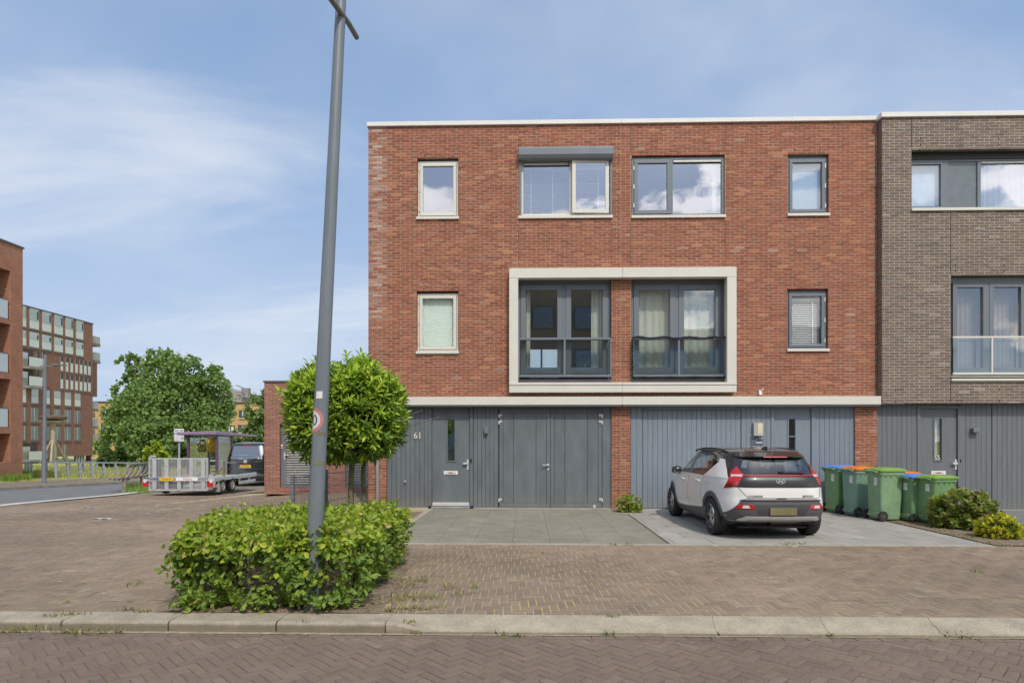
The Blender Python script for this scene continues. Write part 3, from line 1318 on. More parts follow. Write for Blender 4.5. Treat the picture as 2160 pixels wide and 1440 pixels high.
def small_window(root, r, Y, frame, g, hinge_left=True, blind=None, setback=.07):
    x0, x1, z0, z1 = r
    z0 += .075
    y = Y + setback
    win = MB().ring(x0 + .006, x1 - .006, z0, z1 - .05, .045, y, y + .09).build('window', frame, root, bevel=.004)
    part('head_shadow_board', M_GREY if frame is M_GREY else mat('dark_lintel', (.06, .045, .04), .8), win, (x0 + .006, x1 - .006, y + .03, y + .09, z1 - .048, z1 - .002))
    a, b, c, d = x0 + .056, x1 - .056, z0 + .05, z1 - .10
    sash_ring(win, a, b, c, d, .07, y - .022, frame)
    pane_between(win, a + .072, b - .072, c + .072, d - .072, y + .02, g)
    hx = a - .004 if hinge_left else b + .004
    hinges(win, hx, (c + .15, (c + d) / 2, d - .15), y - .006)
    hs = a + .03 if not hinge_left else b - .05
    MB().bar((b - .11 if hinge_left else a + .11, y + .05, c + (d - c) * .73), (b - .06 if hinge_left else a + .06, y + .045, c + (d - c) * .76), .012).build('handle', M_WHITE, win)
    sill_part(win, x0, x1, z0 - .004, Y, M_CREAM)
    if blind:
        blind(win, a + .06, b - .06, c + .06, d - .06, y + .10)
    return win


def room(root, x0, x1, z0, z1, y0, y1, hole=None, material=None):
    """The room behind a window: walls, floor, ceiling and back wall."""
    t = .04
    mb = MB()
    mb.box(x0 - t, x0, y0, y1, z0, z1)
    mb.box(x1, x1 + t, y0, y1, z0, z1)
    mb.box(x0 - t, x1 + t, y0, y1, z0 - t, z0)
    mb.box(x0 - t, x1 + t, y0, y1, z1, z1 + t)
    for (a, b, c, d) in rect_minus(x0 - t, x1 + t, z0 - t, z1 + t, hole or []):
        mb.box(a, b, y1 + .002, y1 + t, c, d)
    return mb.build('room', material or M_ROOM, root)


def planks(parent, x0, x1, z0, z1, y, pitch, material, holes=(), gap=.007, phase=0.0, th=.022):
    """Upright boards with open grooves on a dark backing."""
    n = max(1, round((x1 - x0) / pitch))
    w = (x1 - x0) / n
    for i in range(n):
        a, b = x0 + i * w + gap / 2, x0 + (i + 1) * w - gap / 2
        dy = random.uniform(-.0015, .0015)
        part('plank', material, parent, (a, b, y + dy, y + th, z0, z1))


def letter_slot(door, u, v, Y):
    x, z = at(u, v, Y)
    s = part('letter_slot', M_WHITE, door, (x - .165, x + .165, Y - .014, Y - .002, z - .042, z + .042))
    part('flap', mat('letter_flap', (.62, .62, .6), .4), s, (x - .13, x + .13, Y - .019, Y - .0142, z - .026, z + .026))
    part('sticker', mat('orange_sticker', (.75, .22, .02), .5), s, (x - .065, x - .035, Y - .022, Y - .0195, z - .012, z + .012),
         (x + .035, x + .065, Y - .022, Y - .0195, z - .012, z + .012))
    part('sticker', mat('dark_sticker', (.10, .08, .12), .5), s, (x - .034, x + .034, Y - .022, Y - .0195, z - .012, z + .012))


def door_handle(door, u, v0, v1, Y):
    x, z1 = at(u, v0, Y)
    z0 = at(u, v1, Y)[1]
    h = part('handle', M_STEEL, door, (x - .022, x + .022, Y - .012, Y - .001, z0, z1), bevel=.003)
    zz = z0 + (z1 - z0) * .62
    MB().bar((x, Y - .012, zz), (x, Y - .05, zz), .024).bar((x + .012, Y - .05, zz), (x - .10, Y - .055, zz), .026, .045).build('grip', M_STEEL, h, bevel=.004)


def front_door(root, u0, u1, vt, vb, Y, material, slot, g, slot_bar=None):
    x0, x1, z0, z1 = rect(u0, u1, vt, vb, Y)
    z0 = max(z0, .03)
    door = MB().ring(x0 - .075, x1 + .075, z0 - .02, z1 + .07, .07, Y - .02, Y + .09, wb=.018).build('front_door', material, root, bevel=.003)
    sx0, sx1, sz0, sz1 = rect(*slot, Y)
    leaf = MB()
    for (a, b, c, d) in rect_minus(x0 + .004, x1 - .004, z0 + .004, z1 - .004, [(sx0, sx1, sz0, sz1)]):
        leaf.box(a, b, Y + .02, Y + .07, c, d)
    leaf.build('leaf', material, door)
    MB().ring(sx0 - .028, sx1 + .028, sz0 - .028, sz1 + .028, .028, Y + .004, Y + .019).build('glazing_bead', material, door)
    part('pane', g, door, (sx0, sx1, Y + .045, Y + .05, sz0, sz1))
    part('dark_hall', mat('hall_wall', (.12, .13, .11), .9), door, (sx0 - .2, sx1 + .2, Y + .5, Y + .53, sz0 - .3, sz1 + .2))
    if slot_bar:
        part('glazing_bar', material, door, (sx0, sx1, Y + .025, Y + .044, slot_bar - .012, slot_bar + .012))
    part('weather_bar', M_STEEL, door, (x0 + .01, x1 - .01, Y - .025, Y + .018, z0 + .035, z0 + .115), bevel=.008)
    part('threshold', M_ZINC, door, (x0 - .005, x1 + .005, Y - .05, Y + .018, z0 - .012, z0 + .02))
    return door


def french_window(root, r, Y, frame, g, setback=.13):
    """A pair of tall sashes in one frame."""
    x0, x1, z0, z1 = r
    y = Y + setback
    win = MB().ring(x0 + .005, x1 - .005, z0, z1, .06, y, y + .1, wt=.11, wb=.05).build('window', frame, root, bevel=.004)
    xm = (x0 + x1) / 2
    part('mullion', frame, win, (xm - .035, xm + .035, y - .006, y + .09, z0 + .05, z1 - .11))
    out = []
    for a, b in ((x0 + .068, xm - .038), (xm + .038, x1 - .068)):
        c, d = z0 + .055, z1 - .115
        sash_ring(win, a, b, c, d, .125, y - .02, frame, wb=.23)
        pane_between(win, a + .127, b - .127, c + .232, d - .127, y + .03, g)
        part('drip_bar', frame, win, (a + .11, b - .11, y - .032, y - .021, c + .085, c + .10))
        out.append((a + .127, b - .127, c + .232, d - .127))
    return win, out, y


def balustrade(root, x0, x1, z0, z1, Y, material, g):
    t = .035
    bal = MB().ring(x0, x1, z0, z1, t, Y - .07, Y - .03, wt=.05, wb=.05).build('balustrade', material, root, bevel=.004)
    xm = (x0 + x1) / 2
    part('post', material, bal, (xm - .022, xm + .022, Y - .068, Y - .032, z0 + .05, z1 - .05))
    for a, b in ((x0 + t + .002, xm - .024), (xm + .024, x1 - t - .002)):
        part('pane', g, bal, (a, b, Y - .053, Y - .045, z0 + .052, z1 - .052))
    MB().box(x0 + .05, x1 - .05, Y - .03, Y + .12, z0 + .01, z0 + .03).box(x0 + .05, x1 - .05, Y - .03, Y + .12, z1 - .04, z1 - .02).build('bracket', material, bal)
    return bal


def vents(parent, spots, Y):
    mb = MB()
    for (u, v) in spots:
        x, z = at(u, v, Y)
        mb.box(x - .006, x + .006, Y - .004, Y + .02, z - .027, z + .027)
    mb.build('weep_slots', M_DARK, parent, kind='stuff')


def slot_row(us, v):
    return [(u, v) for u in us]


ZB = at(1310, 849, YF)[1]              # underside of the brick above the ground floor
ZT = at(1310, 262, YF)[1]              # under the coping
ZC0, ZC1 = at(1310, 853.5, YF - .2)[1], at(1310, 836, YF - .2)[1]


def build_red_houses():
    W1 = rect(880, 967, 333, 464, YF)
    W2 = rect(879, 967, 613, 747, YF)
    W3 = rect(1095, 1291, 329, 461, YF)
    W4 = rect(1333, 1529, 327, 460, YF)
    W5 = rect(1662, 1748, 325, 457, YF)
    W6 = rect(1661, 1747, 608, 742, YF)
    F1 = rect(1092, 1290, 586, 806, YF)
    F2 = rect(1332, 1530, 586, 806, YF)
    zc = at(1310, 836, YF)[1]
    g1 = rect(815, 1290, 849, 1073, YF)
    g2 = rect(1330, 1804, 849, 1073, YF)
    cuts = [at(u, 500, YF)[0] for u in (1093, 1290, 1330, 1530)]
    h61 = thing('terraced_house', 'red brick terraced house with number 61 and dark garage doors', 'house', (XL, YF, 0), group='terraced houses in the row')
    h63 = thing('terraced_house', 'red brick terraced house with blue grey boards behind the white car', 'house', (XM, YF, 0), group='terraced houses in the row')

    def bl(x, z):
        e = (x - XL) / .42
        if e < 1.0:
            k = max(0, .62 - abs(e - .30) * 1.0) * (1 if z > 4.4 else .3)
            return k * random.choice((.15, .5, .9, 1.0)) if random.random() < .85 else 0
        return .25 if random.random() < .002 else 0

    def bl2(x, z):
        e = (XR - x) / .8
        if e < 1.0:
            return random.choice((0, .12, .3)) * (1 - abs(e - .5))
        return .3 if random.random() < .004 else 0

    cut2 = [c for c in cuts if c > XM]
    cut1 = [c for c in cuts if c < XM]
    sl = lambda q: (abs(q[0] - XM), )
    w61 = brick_wall(h61, XL, XM, .0, ZT, YF, [W1, W2, W3, F1, (g1[0], g1[1], -.1, ZB)], PAL_RED, M_MORTAR, cuts=cut1, bleach=bl, x1b=XM - .013, rank=lambda q: -q[0] if q[2] > ZB else 99 - q[0])
    w63 = brick_wall(h63, XM, XR, .0, ZT, YF, [W4, W5, W6, F2, (g2[0], g2[1], -.1, ZB)], PAL_RED, M_MORTAR, cuts=cut2, bleach=bl2, xoff=.0, rank=lambda q: -q[0])
    vents(w61, slot_row((815, 894, 954, 1033, 1112, 1192), 276) + slot_row((894, 955), 318) + slot_row((895, 955), 329) + slot_row((894, 954), 598) + slot_row((894, 954), 609) +
          slot_row((902, 982, 1062, 1121, 1200, 1280), 829) + [(1309, 865)], YF)
    vents(w63, slot_row((1350, 1430, 1510, 1590, 1680, 1760), 268) + slot_row((1350, 1430), 322) + slot_row((1677, 1730), 316) + slot_row((1677, 1730), 600) + slot_row((1580, 1660, 1740, 1818), 827) + [(1828, 865)], YF)
    # dark movement joints
    for w, cs in ((w61, cut1), (w63, cut2)):
        for c in cs:
            for (a, b) in ((zc, F1[2] - .45), (F1[3] + .25, W3[2] - .08), (W3[3] + .05, ZT)):
                part('movement_joint', M_DARK, w, (c - .004, c + .004, YF + .002, YF + .012, a, b))
    # coping, side and rear walls, roof
    for h, a, b in ((h61, XL - .03, XM - .001), (h63, XM + .001, XR - .01)):
        part('coping', M_CAP, h, (a, b, YF - .05, YF + .33, ZT, ZT + .10), bevel=.006)
        for xs_ in (a + (b - a) * .16, a + (b - a) * .67):
            part('coping_clip', M_CAP, h, (xs_, xs_ + .03, YF - .053, YF - .049, ZT - .001, ZT + .101))
        part('roof', mat('roof_felt', (.10, .10, .10), .9), h, (a + .03, b, YF + .35, YF + 9.3, ZT - .3, ZT - .1))
    m_side = brick_texture_mat('side_brick', (.33, .115, .07), (.28, .10, .065), (.33, .27, .21))
    part('side_wall', m_side, h61, (XL, XL + .12, YF + .15, YF + 9.4, 0, ZT))
    for h, a, b, win in ((h61, XL + .13, XM, [(.12, .55, 4.0, 5.12), (.62, 1.24, 4.0, 5.12)]), (h63, XM, XR, [])):
        mb = MB()
        for q in rect_minus(a, b, 0, ZT, win):
            mb.box(q[0], q[1], YF + 9.3, YF + 9.42, q[2], q[3])
        mb.build('rear_wall', m_side, h)
    part('party_wall', M_ROOM, h63, (XM - .05, XM + .05, YF + .16, YF + 9.25, .1, ZT - .4))
    part('side_wall', m_side, h63, (XR - .12, XR - .01, YF + .2, YF + 9.29, 0, ZT - .31))

    # cream trims: the band over the ground floor and the surround of the first floor windows
    for h, a, b in ((h61, XL - .005, XM - .002), (h63, XM + .002, at(1859, 845, YF - .2)[0])):
        part('canopy', M_CREAM, h, (a, b, YF - .2, YF - .012, ZC0, ZC1), bevel=.006)
        part('canopy_soffit', M_GREY, h, (a + .01, min(b, XR) - .01, YF - .18, YF + .13, ZC0 - .03, ZC0 - .002))
    S = rect(1074, 1554, 564, 827, YF - .2)
    I = rect(1093, 1534, 585, 806, YF - .2)
    zl = at(1310, 809, YF - .2)[1]
    for h, side in ((h61, 0), (h63, 1)):
        a, b = (S[0], XM - .002) if side == 0 else (XM + .002, S[1])
        sur = part('window_surround', M_CREAM, h, (a, b, YF - .2, YF - .008, I[3], S[3]), bevel=.006)
        part('lower_trim', M_CREAM, sur, (a, b, YF - .2, YF - .008, S[2], zl - .03), bevel=.005)
        part('ledge', M_CREAM, sur, (a, b, YF - .215, YF + .12, zl - .028, zl + .03), bevel=.005)
        if side == 0:
            part('jamb', M_CREAM, sur, (S[0], I[0], YF - .198, YF - .008, zl + .031, I[3] - .001), bevel=.005)
        else:
            part('jamb', M_CREAM, sur, (I[1], S[1], YF - .198, YF - .008, zl + .031, I[3] - .001), bevel=.005)

    # ---- small windows
    def pleat(win, a, b, c, d, y):
        mb = MB()
        n = 44
        v, f = [], []
        for i in range(n + 1):
            z = c + (d - c) * i / n
            yy = y + (.0035 if i % 2 else -.0035)
            v += [(a, yy, z), (b, yy, z)]
        for i in range(n):
            f.append((2 * i, 2 * i + 1, 2 * i + 3, 2 * i + 2))
        mb.add(v, f).build('pleated_blind', M_PLEAT, win)

    def whiteblind(win, a, b, c, d, y):
        venetian(a, b, y + .02, c + .02, d - .10, .043, (b - .17,), tilt=.75).build('venetian_blind', M_BLIND, win)

    def sheer(win, a, b, c, d, y):
        part('roller_blind', mat('sheer_roller', (.50, .62, .74), .8, var=.03), win, (a, b, y + .02, y + .024, c, d))

    small_window(h61, W1, YF, M_CREAM, G_UP, True)
    small_window(h61, W2, YF, M_CREAM, G_LOW, True, pleat)
    small_window(h63, W5, YF, M_GREY, G_SHADE, False, sheer)
    small_window(h63, W6, YF, M_GREY, G_LOW, False, whiteblind)
    for h, r in ((h61, W1), (h61, W2), (h63, W5), (h63, W6)):
        room(h, r[0] - .25, r[1] + .25, r[2] - .4, r[3] + .15, YF + .28, YF + 2.4)

    # ---- upper pair: the open sash under a roller shutter box, and its grey neighbour
    x0, x1, z0, z1 = W3
    y = YF + .05
    z0 += .065
    win = MB().ring(x0 + .05, x1 - .05, z0, z1 - .06, .05, y, y + .09, wb=.07).build('window', M_CREAM, h61, bevel=.004)
    xm = at(1204, 400, y)[0]
    part('mullion', M_CREAM, win, (xm - .03, xm + .03, y - .004, y + .085, z0 + .07, z1 - .11))
    part('vent_grille', mat('vent_pale', (.62, .63, .60), .4), win, (x0 + .115, xm - .05, y - .012, y + .03, z1 - .19, z1 - .135), bevel=.004)
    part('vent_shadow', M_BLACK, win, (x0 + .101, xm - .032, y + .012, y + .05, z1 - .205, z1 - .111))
    pane_between(win, x0 + .102, xm - .032, z0 + .072, z1 - .206, y + .04, G_UP)
    # sash standing ajar: hung on its right side
    a, b, c, d = xm + .02, x1 - .075, z0 + .05, z1 - .085
    sash = bpy.data.objects.new('sash', None)
    link_part(sash, win)
    hx = b
    sh = MB()
    sh.ring(a - hx, 0, c, d, .085, -.055, 0)
    ang = math.radians(3)
    so = MB(lambda p: (hx + p[0] * math.cos(ang) - p[1] * math.sin(ang), y - .012 + p[0] * math.sin(ang) + p[1] * math.cos(ang), p[2]))
    so.ring(a - hx, 0, c, d, .085, -.055, 0)
    bpy.data.objects.remove(sash)
    sash = so.build('sash', M_CREAM, win, bevel=.004)
    go = MB(so.T)
    go.box(a - hx + .086, -.086, -.03, -.024, c + .086, d - .086)
    go.build('pane', [G_UP, M_CLEAR], win).data.polygons.foreach_set('material_index', [0 if k == 2 else 1 for k in range(6)])
    hinges(win, x1 - .085, (c + .2, (c + d) / 2, d - .2), y - .05)
    venetian(x0 + .11, xm - .04, y + .16, z0 + .1, z1 - .25, .054, (x0 + .28, xm - .42), tilt=.62).build('venetian_blind', M_BLIND, win)
    venetian(xm + .12, x1 - .16, y + .16, z0 + .12, z1 - .25, .054, (x1 - .3,), tilt=.62).build('venetian_blind', M_BLIND, win)
    sill_part(win, x0, x1, z0 - .004, YF, M_CREAM)
    bx0, bx1, bz0, bz1 = rect(1094, 1294, 309, 334, YF - .16)
    box = MB()
    box.prism([(YF - .02, bz0), (YF - .02, bz1), (YF - .155, bz1), (YF - .18, bz1 - .05), (YF - .18, bz0 + .09), (YF - .14, bz0 + .02), (YF - .10, bz0)],
              lambda p, q: (bx0, p, q), lambda p, q: (bx1, p, q))
    bo = box.build('shutter_box', M_GREY, h61, bevel=.003)
    for xa in (x0 + .002, x1 - .047):
        part('guide_rail', M_GREY, bo, (xa, xa + .045, YF - .03, YF + .03, z0, bz0 + .02))
    room(h61, x0 - .2, x1 + .1, z0 - .4, z1 + .1, YF + .30, YF + 2.8)

    x0, x1, z0, z1 = W4
    z0 += .065
    y = YF + .05
    win = MB().ring(x0 + .006, x1 - .006, z0, z1 - .03, .055, y, y + .09).build('window', M_GREY, h63, bevel=.004)
    xm = at(1416, 400, y)[0]
    part('mullion', M_GREY, win, (xm - .012, xm + .035, y - .004, y + .085, z0 + .055, z1 - .085))
    a, b, c, d = x0 + .058, xm - .014, z0 + .052, z1 - .082
    sash_ring(win, a, b, c, d, .085, y - .022, M_GREY)
    pane_between(win, a + .087, b - .087, c + .087, d - .087, y + .02, G_UP)
    hinges(win, a - .002, (c + .2, (c + d) / 2, d - .2), y - .006)
    pane_between(win, xm + .037, x1 - .063, z0 + .057, z1 - .165, y + .04, G_UP)
    part('vent_grille', mat('vent_pale', (.62, .63, .60), .4), win, (xm + .05, x1 - .075, y - .012, y + .03, z1 - .15, z1 - .10), bevel=.004)
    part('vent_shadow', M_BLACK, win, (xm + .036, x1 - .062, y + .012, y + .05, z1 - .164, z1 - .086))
    MB().bar((b - .15, y + .06, d - .35), (b - .08, y + .055, d - .38), .014).build('handle', M_WHITE, win)
    sill_part(win, x0, x1, z0 - .004, YF, M_CREAM)
    curtain_mesh(x1 - .22, x1 - .10, y + .2, z0 + .1, z1 - .25, 2, .02).build('curtain', M_CURT, win)
    room(h63, x0 - .1, x1 + .2, z0 - .4, z1 + .1, YF + .30, YF + 2.8)

    # ---- first floor french windows
    G_FRONT = glass('balustrade_glass', .10, (.90, .93, .93))
    for h, r, which in ((h61, F1, 0), (h63, F2, 1)):
        zlow = at(1310, 800, YF + .1)[1]
        rr = (r[0], r[1], zlow, r[3] - .01)
        win, panes, y = french_window(h, rr, YF, M_GREY, G_MID)
        part('lower_rail', M_GREY, win, (r[0] + .005, r[1] - .005, YF + .02, y + .1, zl + .032, zlow - .003))
        zr0, zr1 = at(1190, 795, YF - .05)[1], at(1190, 712, YF - .05)[1]
        bal = balustrade(h, r[0] + .012, r[1] - .012, zr0, zr1, YF, M_GREY, G_FRONT)
        if which == 0:
            p = panes[0]
            curtain_mesh(p[0] - .02, p[0] + .10, y + .22, p[2] - .1, p[3] + .05, 2, .025).build('curtain', M_CURT, win)
            p = panes[1]
            curtain_mesh(p[1] - .24, p[1] + .03, y + .22, p[2] - .1, p[3] + .05, 3, .03).build('curtain', M_CURT, win)
            room(h, XL + .3, XM - .3, rr[2] - .15, rr[3] + .1, YF + .3, YF + 9.2, hole=[(.12, .55, 4.0, 5.12), (.62, 1.24, 4.0, 5.12)], material=mat('living_room', (.58, .55, .45), .9))
        else:
            for p, k in ((panes[0], 5), (panes[1], 5)):
                curtain_mesh(p[0] - .06, p[1] + .06, y + .2, p[2] - .1, p[3] + .08, k, .032).build('curtain', M_CURT, win)
            room(h, r[0] - .1, r[1] + .1, rr[2] - .15, rr[3] + .1, YF + .32, YF + 2.6)
    # palm behind the right pane of 61
    zfl = at(1245, 775, YF + .5)[1]
    xp = at(1236, 750, YF + .55)[0]
    palm = thing('potted_palm', 'small green palm in a pale pot behind the glass of the first floor window', 'potted plant', (xp, YF + .55, zfl - .30))
    MB().lathe([(.10, 0), (.14, .24), (.13, .24), (.12, .2), (0, .2)], (xp, YF + .55, zfl - .30), n=14).build('pot', M_WHITE, palm, smooth=True)
    mb = MB()
    for i in range(26):
        an, el = random.uniform(0, 6.28), random.uniform(.3, 1.3)
        L_ = random.uniform(.3, .5)
        p0 = Vector((xp, YF + .55, zfl - .04))
        pts = []
        for k in range(5):
            t = k / 4
            pts.append(p0 + Vector((math.cos(an) * math.cos(el) * L_ * t, math.sin(an) * math.cos(el) * L_ * t * .7, math.sin(el) * L_ * 1.2 * t - .22 * t * t)))
        for k in range(4):
            w = (.03, .045, .03, .004)[k]
            s = Vector((-math.sin(an), math.cos(an), 0)) * w
            mb.add([pts[k] - s, pts[k] + s, pts[k + 1] + s * .8, pts[k + 1] - s * .8], [(0, 1, 2, 3)])
    mb.build('fronds', mat('palm_leaf', (.28, .45, .10), .5, var=.2, transl=.3), palm)

    # ---- ground floor of 61
    yc = YF + .05
    zt = ZC0 - .035
    zb = .025
    clad = part('cladding', M_GREY1, h61, (g1[0] + .003, at(910, 900, yc)[0], yc + .024, yc + .06, zb, zt))
    planks(clad, g1[0] + .004, at(905, 900, yc)[0], zb, zt, yc, .107, M_GREY1)
    part('corner_board', M_GREY1, clad, (at(905.4, 900, yc)[0], at(910, 900, yc)[0], yc - .01, yc + .022, zb, zt))
    d1 = front_door(h61, 911, 991, 862, 1071, yc, M_GREY1, (944, 959, 884, 971), G_MID)
    letter_slot(d1, 951, 996.5, yc + .018)
    door_handle(d1, 986.5, 968.5, 990, yc + .018)
    part('door_feet', M_BLACK, d1, (at(904, 1060, yc)[0], at(910, 1060, yc)[0], yc - .03, yc + .02, .0, .07), (at(992, 1060, yc)[0], at(998, 1060, yc)[0], yc - .03, yc + .02, .0, .07))
    xa, xb = at(998.5, 900, yc)[0], at(1050.5, 900, yc)[0]
    clad2 = part('cladding', M_GREY1, h61, (xa, xb, yc + .024, yc + .06, zb, zt))
    planks(clad2, xa, xb, zb, zt, yc, .095, M_GREY1)
    # timber garage doors
    gx0, gxm, gx1, gx2 = (at(u, 900, yc)[0] for u in (1053, 1161, 1270, 1288.5))
    gz0, gz1 = .03, at(1160, 862, yc)[1]
    gar = part('garage_door', M_GREY1, h61, (xb + .004, gx2, yc + .06, yc + .10, .0, zt))
    part('door_frame', M_GREY1, gar, (xb + .004, gx2, yc, yc + .058, gz1 + .006, zt), (gx1 + .008, gx2, yc + .001, yc + .057, zb, gz1 + .005))
    stile = .085
    for (a, b) in ((gx0 + .004, gxm - .004), (gxm + .004, gx1 - .004)):
        leaf = MB().ring(a, b, gz0, gz1, stile, yc - .004, yc + .045, wt=.10, wb=.10).build('leaf', M_GREY1, gar, bevel=.003)
        ia, ib = a + stile + .003, b - stile - .003
        n = 3
        ws = (.24, .52, .24)
        x = ia
        for w in ws:
            wd = (ib - ia) * w
            part('board', M_GREY1, leaf, (x + .004, x + wd - .004, yc + .006, yc + .04, gz0 + .104, gz1 - .104))
            x += wd
    for (u, sgn) in ((1052.5, 1), (1269.5, -1)):
        for v in (876, 889.5, 1053):
            x, z = at(u, v, yc)
            h = MB().box(x - .012, x + .022, yc - .03, yc - .005, z - .055, z + .03)
            h.box(x + (.024 if sgn > 0 else -.07), x + (.07 if sgn > 0 else -.014), yc - .022, yc - .006, z - .018, z + .03)
            h.build('hinge', M_STEEL, gar)
    x, z = at(1156, 980, yc)
    hd = MB().lathe([(.028, -.02), (.028, -.006)], (x, yc, z), 'y', 14).build('handle', M_STEEL, gar, smooth=True)
    MB().bar((x, yc - .018, z), (x, yc - .06, z), .02).bar((x + .01, yc - .06, z), (x - .125, yc - .06, z), .02).build('lever', M_STEEL, hd, bevel=.004)
    MB().lathe([(.024, -.014), (.024, -.005)], (x, yc, z - .10), 'y', 14).build('lock', M_STEEL, gar, smooth=True)
    x, z = at(1254, 1067, yc)
    MB().lathe([(.035, -.008), (.035, -.005)], (x, yc, z), 'y', 16).build('maker_badge', M_STEEL, gar)
    text('house_number', '61', .215, (*[at(881.5, 919, yc)[0]], yc - .022, at(881.5, 919, yc)[1]), mat('number_ivory', (.78, .72, .60), .4), clad, ext=.006, sx=.92)
    # door bell and key box
    x, z = at(994, 970.5, yc)
    part('door_bell', M_BLACK, h61, (x - .018, x + .018, yc - .045, yc - .021, z - .04, z + .04), bevel=.006)
    x, z = at(855.5, 1014, yc)
    MB().lathe([(.014, -.05), (.014, -.003)], (x, yc, z), 'y', 10).lathe([(.022, -.07), (.022, -.05)], (x, yc, z), 'y', 10).build('tap', M_STEEL, h61)
    # light strip of stone along the foot
    part('plinth', mat('pale_plinth', (.48, .45, .40), .8), h61, (g1[0], at(903, 1070, yc)[0], yc - .02, yc + .1, 0, .022), (at(999, 1070, yc)[0], gx2, yc - .02, yc + .1, 0, .022))
    xd = at(795.5, 1000, YF - .08)[0]
    MB().tube([(xd, YF - .07, .02), (xd, YF - .07, ZC0 - .002)], .034, 12).build('downpipe', mat('zinc_pipe', (.42, .44, .45), .45, .5), h61, smooth=True)

    # ---- ground floor of 63
    xs0, xg0, xg1, xd0, xd1, xe = (at(u, 900, yc)[0] for u in (1330.5, 1356, 1563, 1626, 1718, 1803.5))
    c1 = part('cladding', M_GREY2, h63, (xs0, xg0 - .006, yc + .024, yc + .06, zb, zt))
    planks(c1, xs0, xg0 - .006, zb, zt, yc, .113, M_GREY2)
    gt = at(1450, 865, yc)[1]
    gd = part('garage_door', M_GREY2, h63, (xg0, xg1, yc + .03, yc + .06, zb - .015, gt))
    planks(gd, xg0 + .004, xg1 - .004, zb, gt - .004, yc + .008, .113, M_GREY2)
    part('transom', M_GREY2, gd, (xg0, xg1, yc, yc + .05, gt + .006, zt))
    part('floor_strip', M_BLACK, gd, (xg0, xg1, yc - .01, yc + .03, 0, .018))
    c2 = part('cladding', M_GREY2, h63, (xg1 + .008, xd0, yc + .024, yc + .06, zb, zt))
    planks(c2, xg1 + .008, xd0, zb, zt, yc, .113, M_GREY2)
    front_door(h63, 1633, 1711, 861, 1071, yc, M_GREY2, (1664, 1678, 883, 971), G_LOW, slot_bar=at(1671, 920, yc)[1])
    c3 = part('cladding', M_GREY2, h63, (xd1, xe, yc + .024, yc + .06, zb, zt))
    planks(c3, xd1, xe, zb, zt, yc, .113, M_GREY2)
    part('plinth', mat('pale_plinth', (.48, .45, .40), .8), h63, (xs0, xe, yc - .02, yc + .1, 0, .016))

    # ---- things on the walls
    x, z = at(1025.5, 907, yc - .06)
    lamp = thing('wall_lamp', 'small dark box lamp on the grey boards beside door 61', 'lamp', (x, yc, z), group='lamps beside the front doors')
    part('housing', M_GREY, lamp, (x - .042, x + .042, yc - .105, yc - .012, z - .075, z + .085), bevel=.006)
    part('lens', mat('lamp_lens', (.3, .3, .28), .2), lamp, (x - .03, x + .03, yc - .095, yc - .02, z - .08, z - .0755))
    part('wall_plate', M_BLACK, lamp, (x - .03, x + .03, yc - .011, yc - .001, z - .05, z + .05))
    x, z = at(1597, 905, yc)
    mbx = thing('mailbox', 'silver letterbox with five yellow slots on the boards behind the white car', 'mailbox', (x, yc, z))
    q = MB()
    q.prism([(-.105, -.01), (.105, -.01), (.105, -.10), (.06, -.135), (-.03, -.135), (-.105, -.10)], lambda a, b: (x + a, yc + b, z - .15), lambda a, b: (x + a, yc + b, z + .15))
    q.build('body', mat('mail_steel', (.60, .58, .56), .4, .25), mbx)
    for k in range(5):
        zz = z + .095 - k * .042
        part('slot', mat('slot_yellow', (.82, .74, .40), .5), mbx, (x - .035, x + .07, yc - .141, yc - .1352, zz - .012, zz + .012))
    x, z = at(1596, 927.5, yc)
    np_ = thing('name_plate', 'dark slate name plate with white number 63 under the letterbox', 'sign', (x, yc, z))
    part('plate', mat('slate_plate', (.10, .14, .18), .3), np_, (x - .15, x + .15, yc - .022, yc - .006, z - .10, z + .10))
    part('rim', M_STEEL, np_, (x - .157, x + .157, yc - .0055, yc - .001, z - .107, z + .107))
    mw = mat('plate_white', (.82, .82, .8), .5)
    text('number', '63', .085, (x + .085, yc - .0235, z + .055), mw, np_, ext=.001)
    text('lettering', 'Thuis', .05, (x - .05, yc - .0235, z - .015), mw, np_, ext=.001)
    MB().box(x - .12, x - .06, yc - .0235, yc - .022, z + .06, z + .068).box(x - .03, x + .03, yc - .0235, yc - .022, z + .028, z + .035).box(x - .02, x + .125, yc - .0235, yc - .022, z - .07, z - .05).build('print_lines', mw, np_)
    x, z = at(1603, 827, YF)
    snr = thing('wall_sensor', 'small white sensor box on the brick above the cream band', 'sensor', (x, YF, z))
    part('case', M_WHITE, snr, (x - .04, x + .03, YF - .06, YF - .006, z - .065, z + .045), bevel=.008)
    MB().lathe([(.0, -.09), (.02, -.085), (.028, -.06), (.028, -.04)], (x + .035, YF, z + .05), 'y', 12).build('lens', M_ZINC, snr, smooth=True)
    # dark garland wound round the balustrade of 63
    zr0, zr1 = at(1430, 795, YF - .05)[1], at(1430, 712, YF - .05)[1]
    ga, gb = F2[0] + .01, F2[1] - .01
    gl = thing('garland', 'dark tinsel garland wound along the rail of the first floor balustrade', 'garland', (ga, YF - .09, zr0))
    path = []
    for (p, q, n) in (((ga, zr0), (ga, zr1), 9), ((ga, zr1), (gb, zr1 - .01), 18), ((gb, zr1), (gb, zr0), 9), ((gb, zr0 - .02), (ga, zr0 - .02), 18)):
        for k in range(n):
            t = k / n
            path.append(Vector((p[0] + (q[0] - p[0]) * t, YF - .085, p[1] + (q[1] - p[1]) * t + .018 * math.sin(k * 1.3))))
    path.append(path[0])
    mb = MB()
    mb.tube(path, .012, 5)
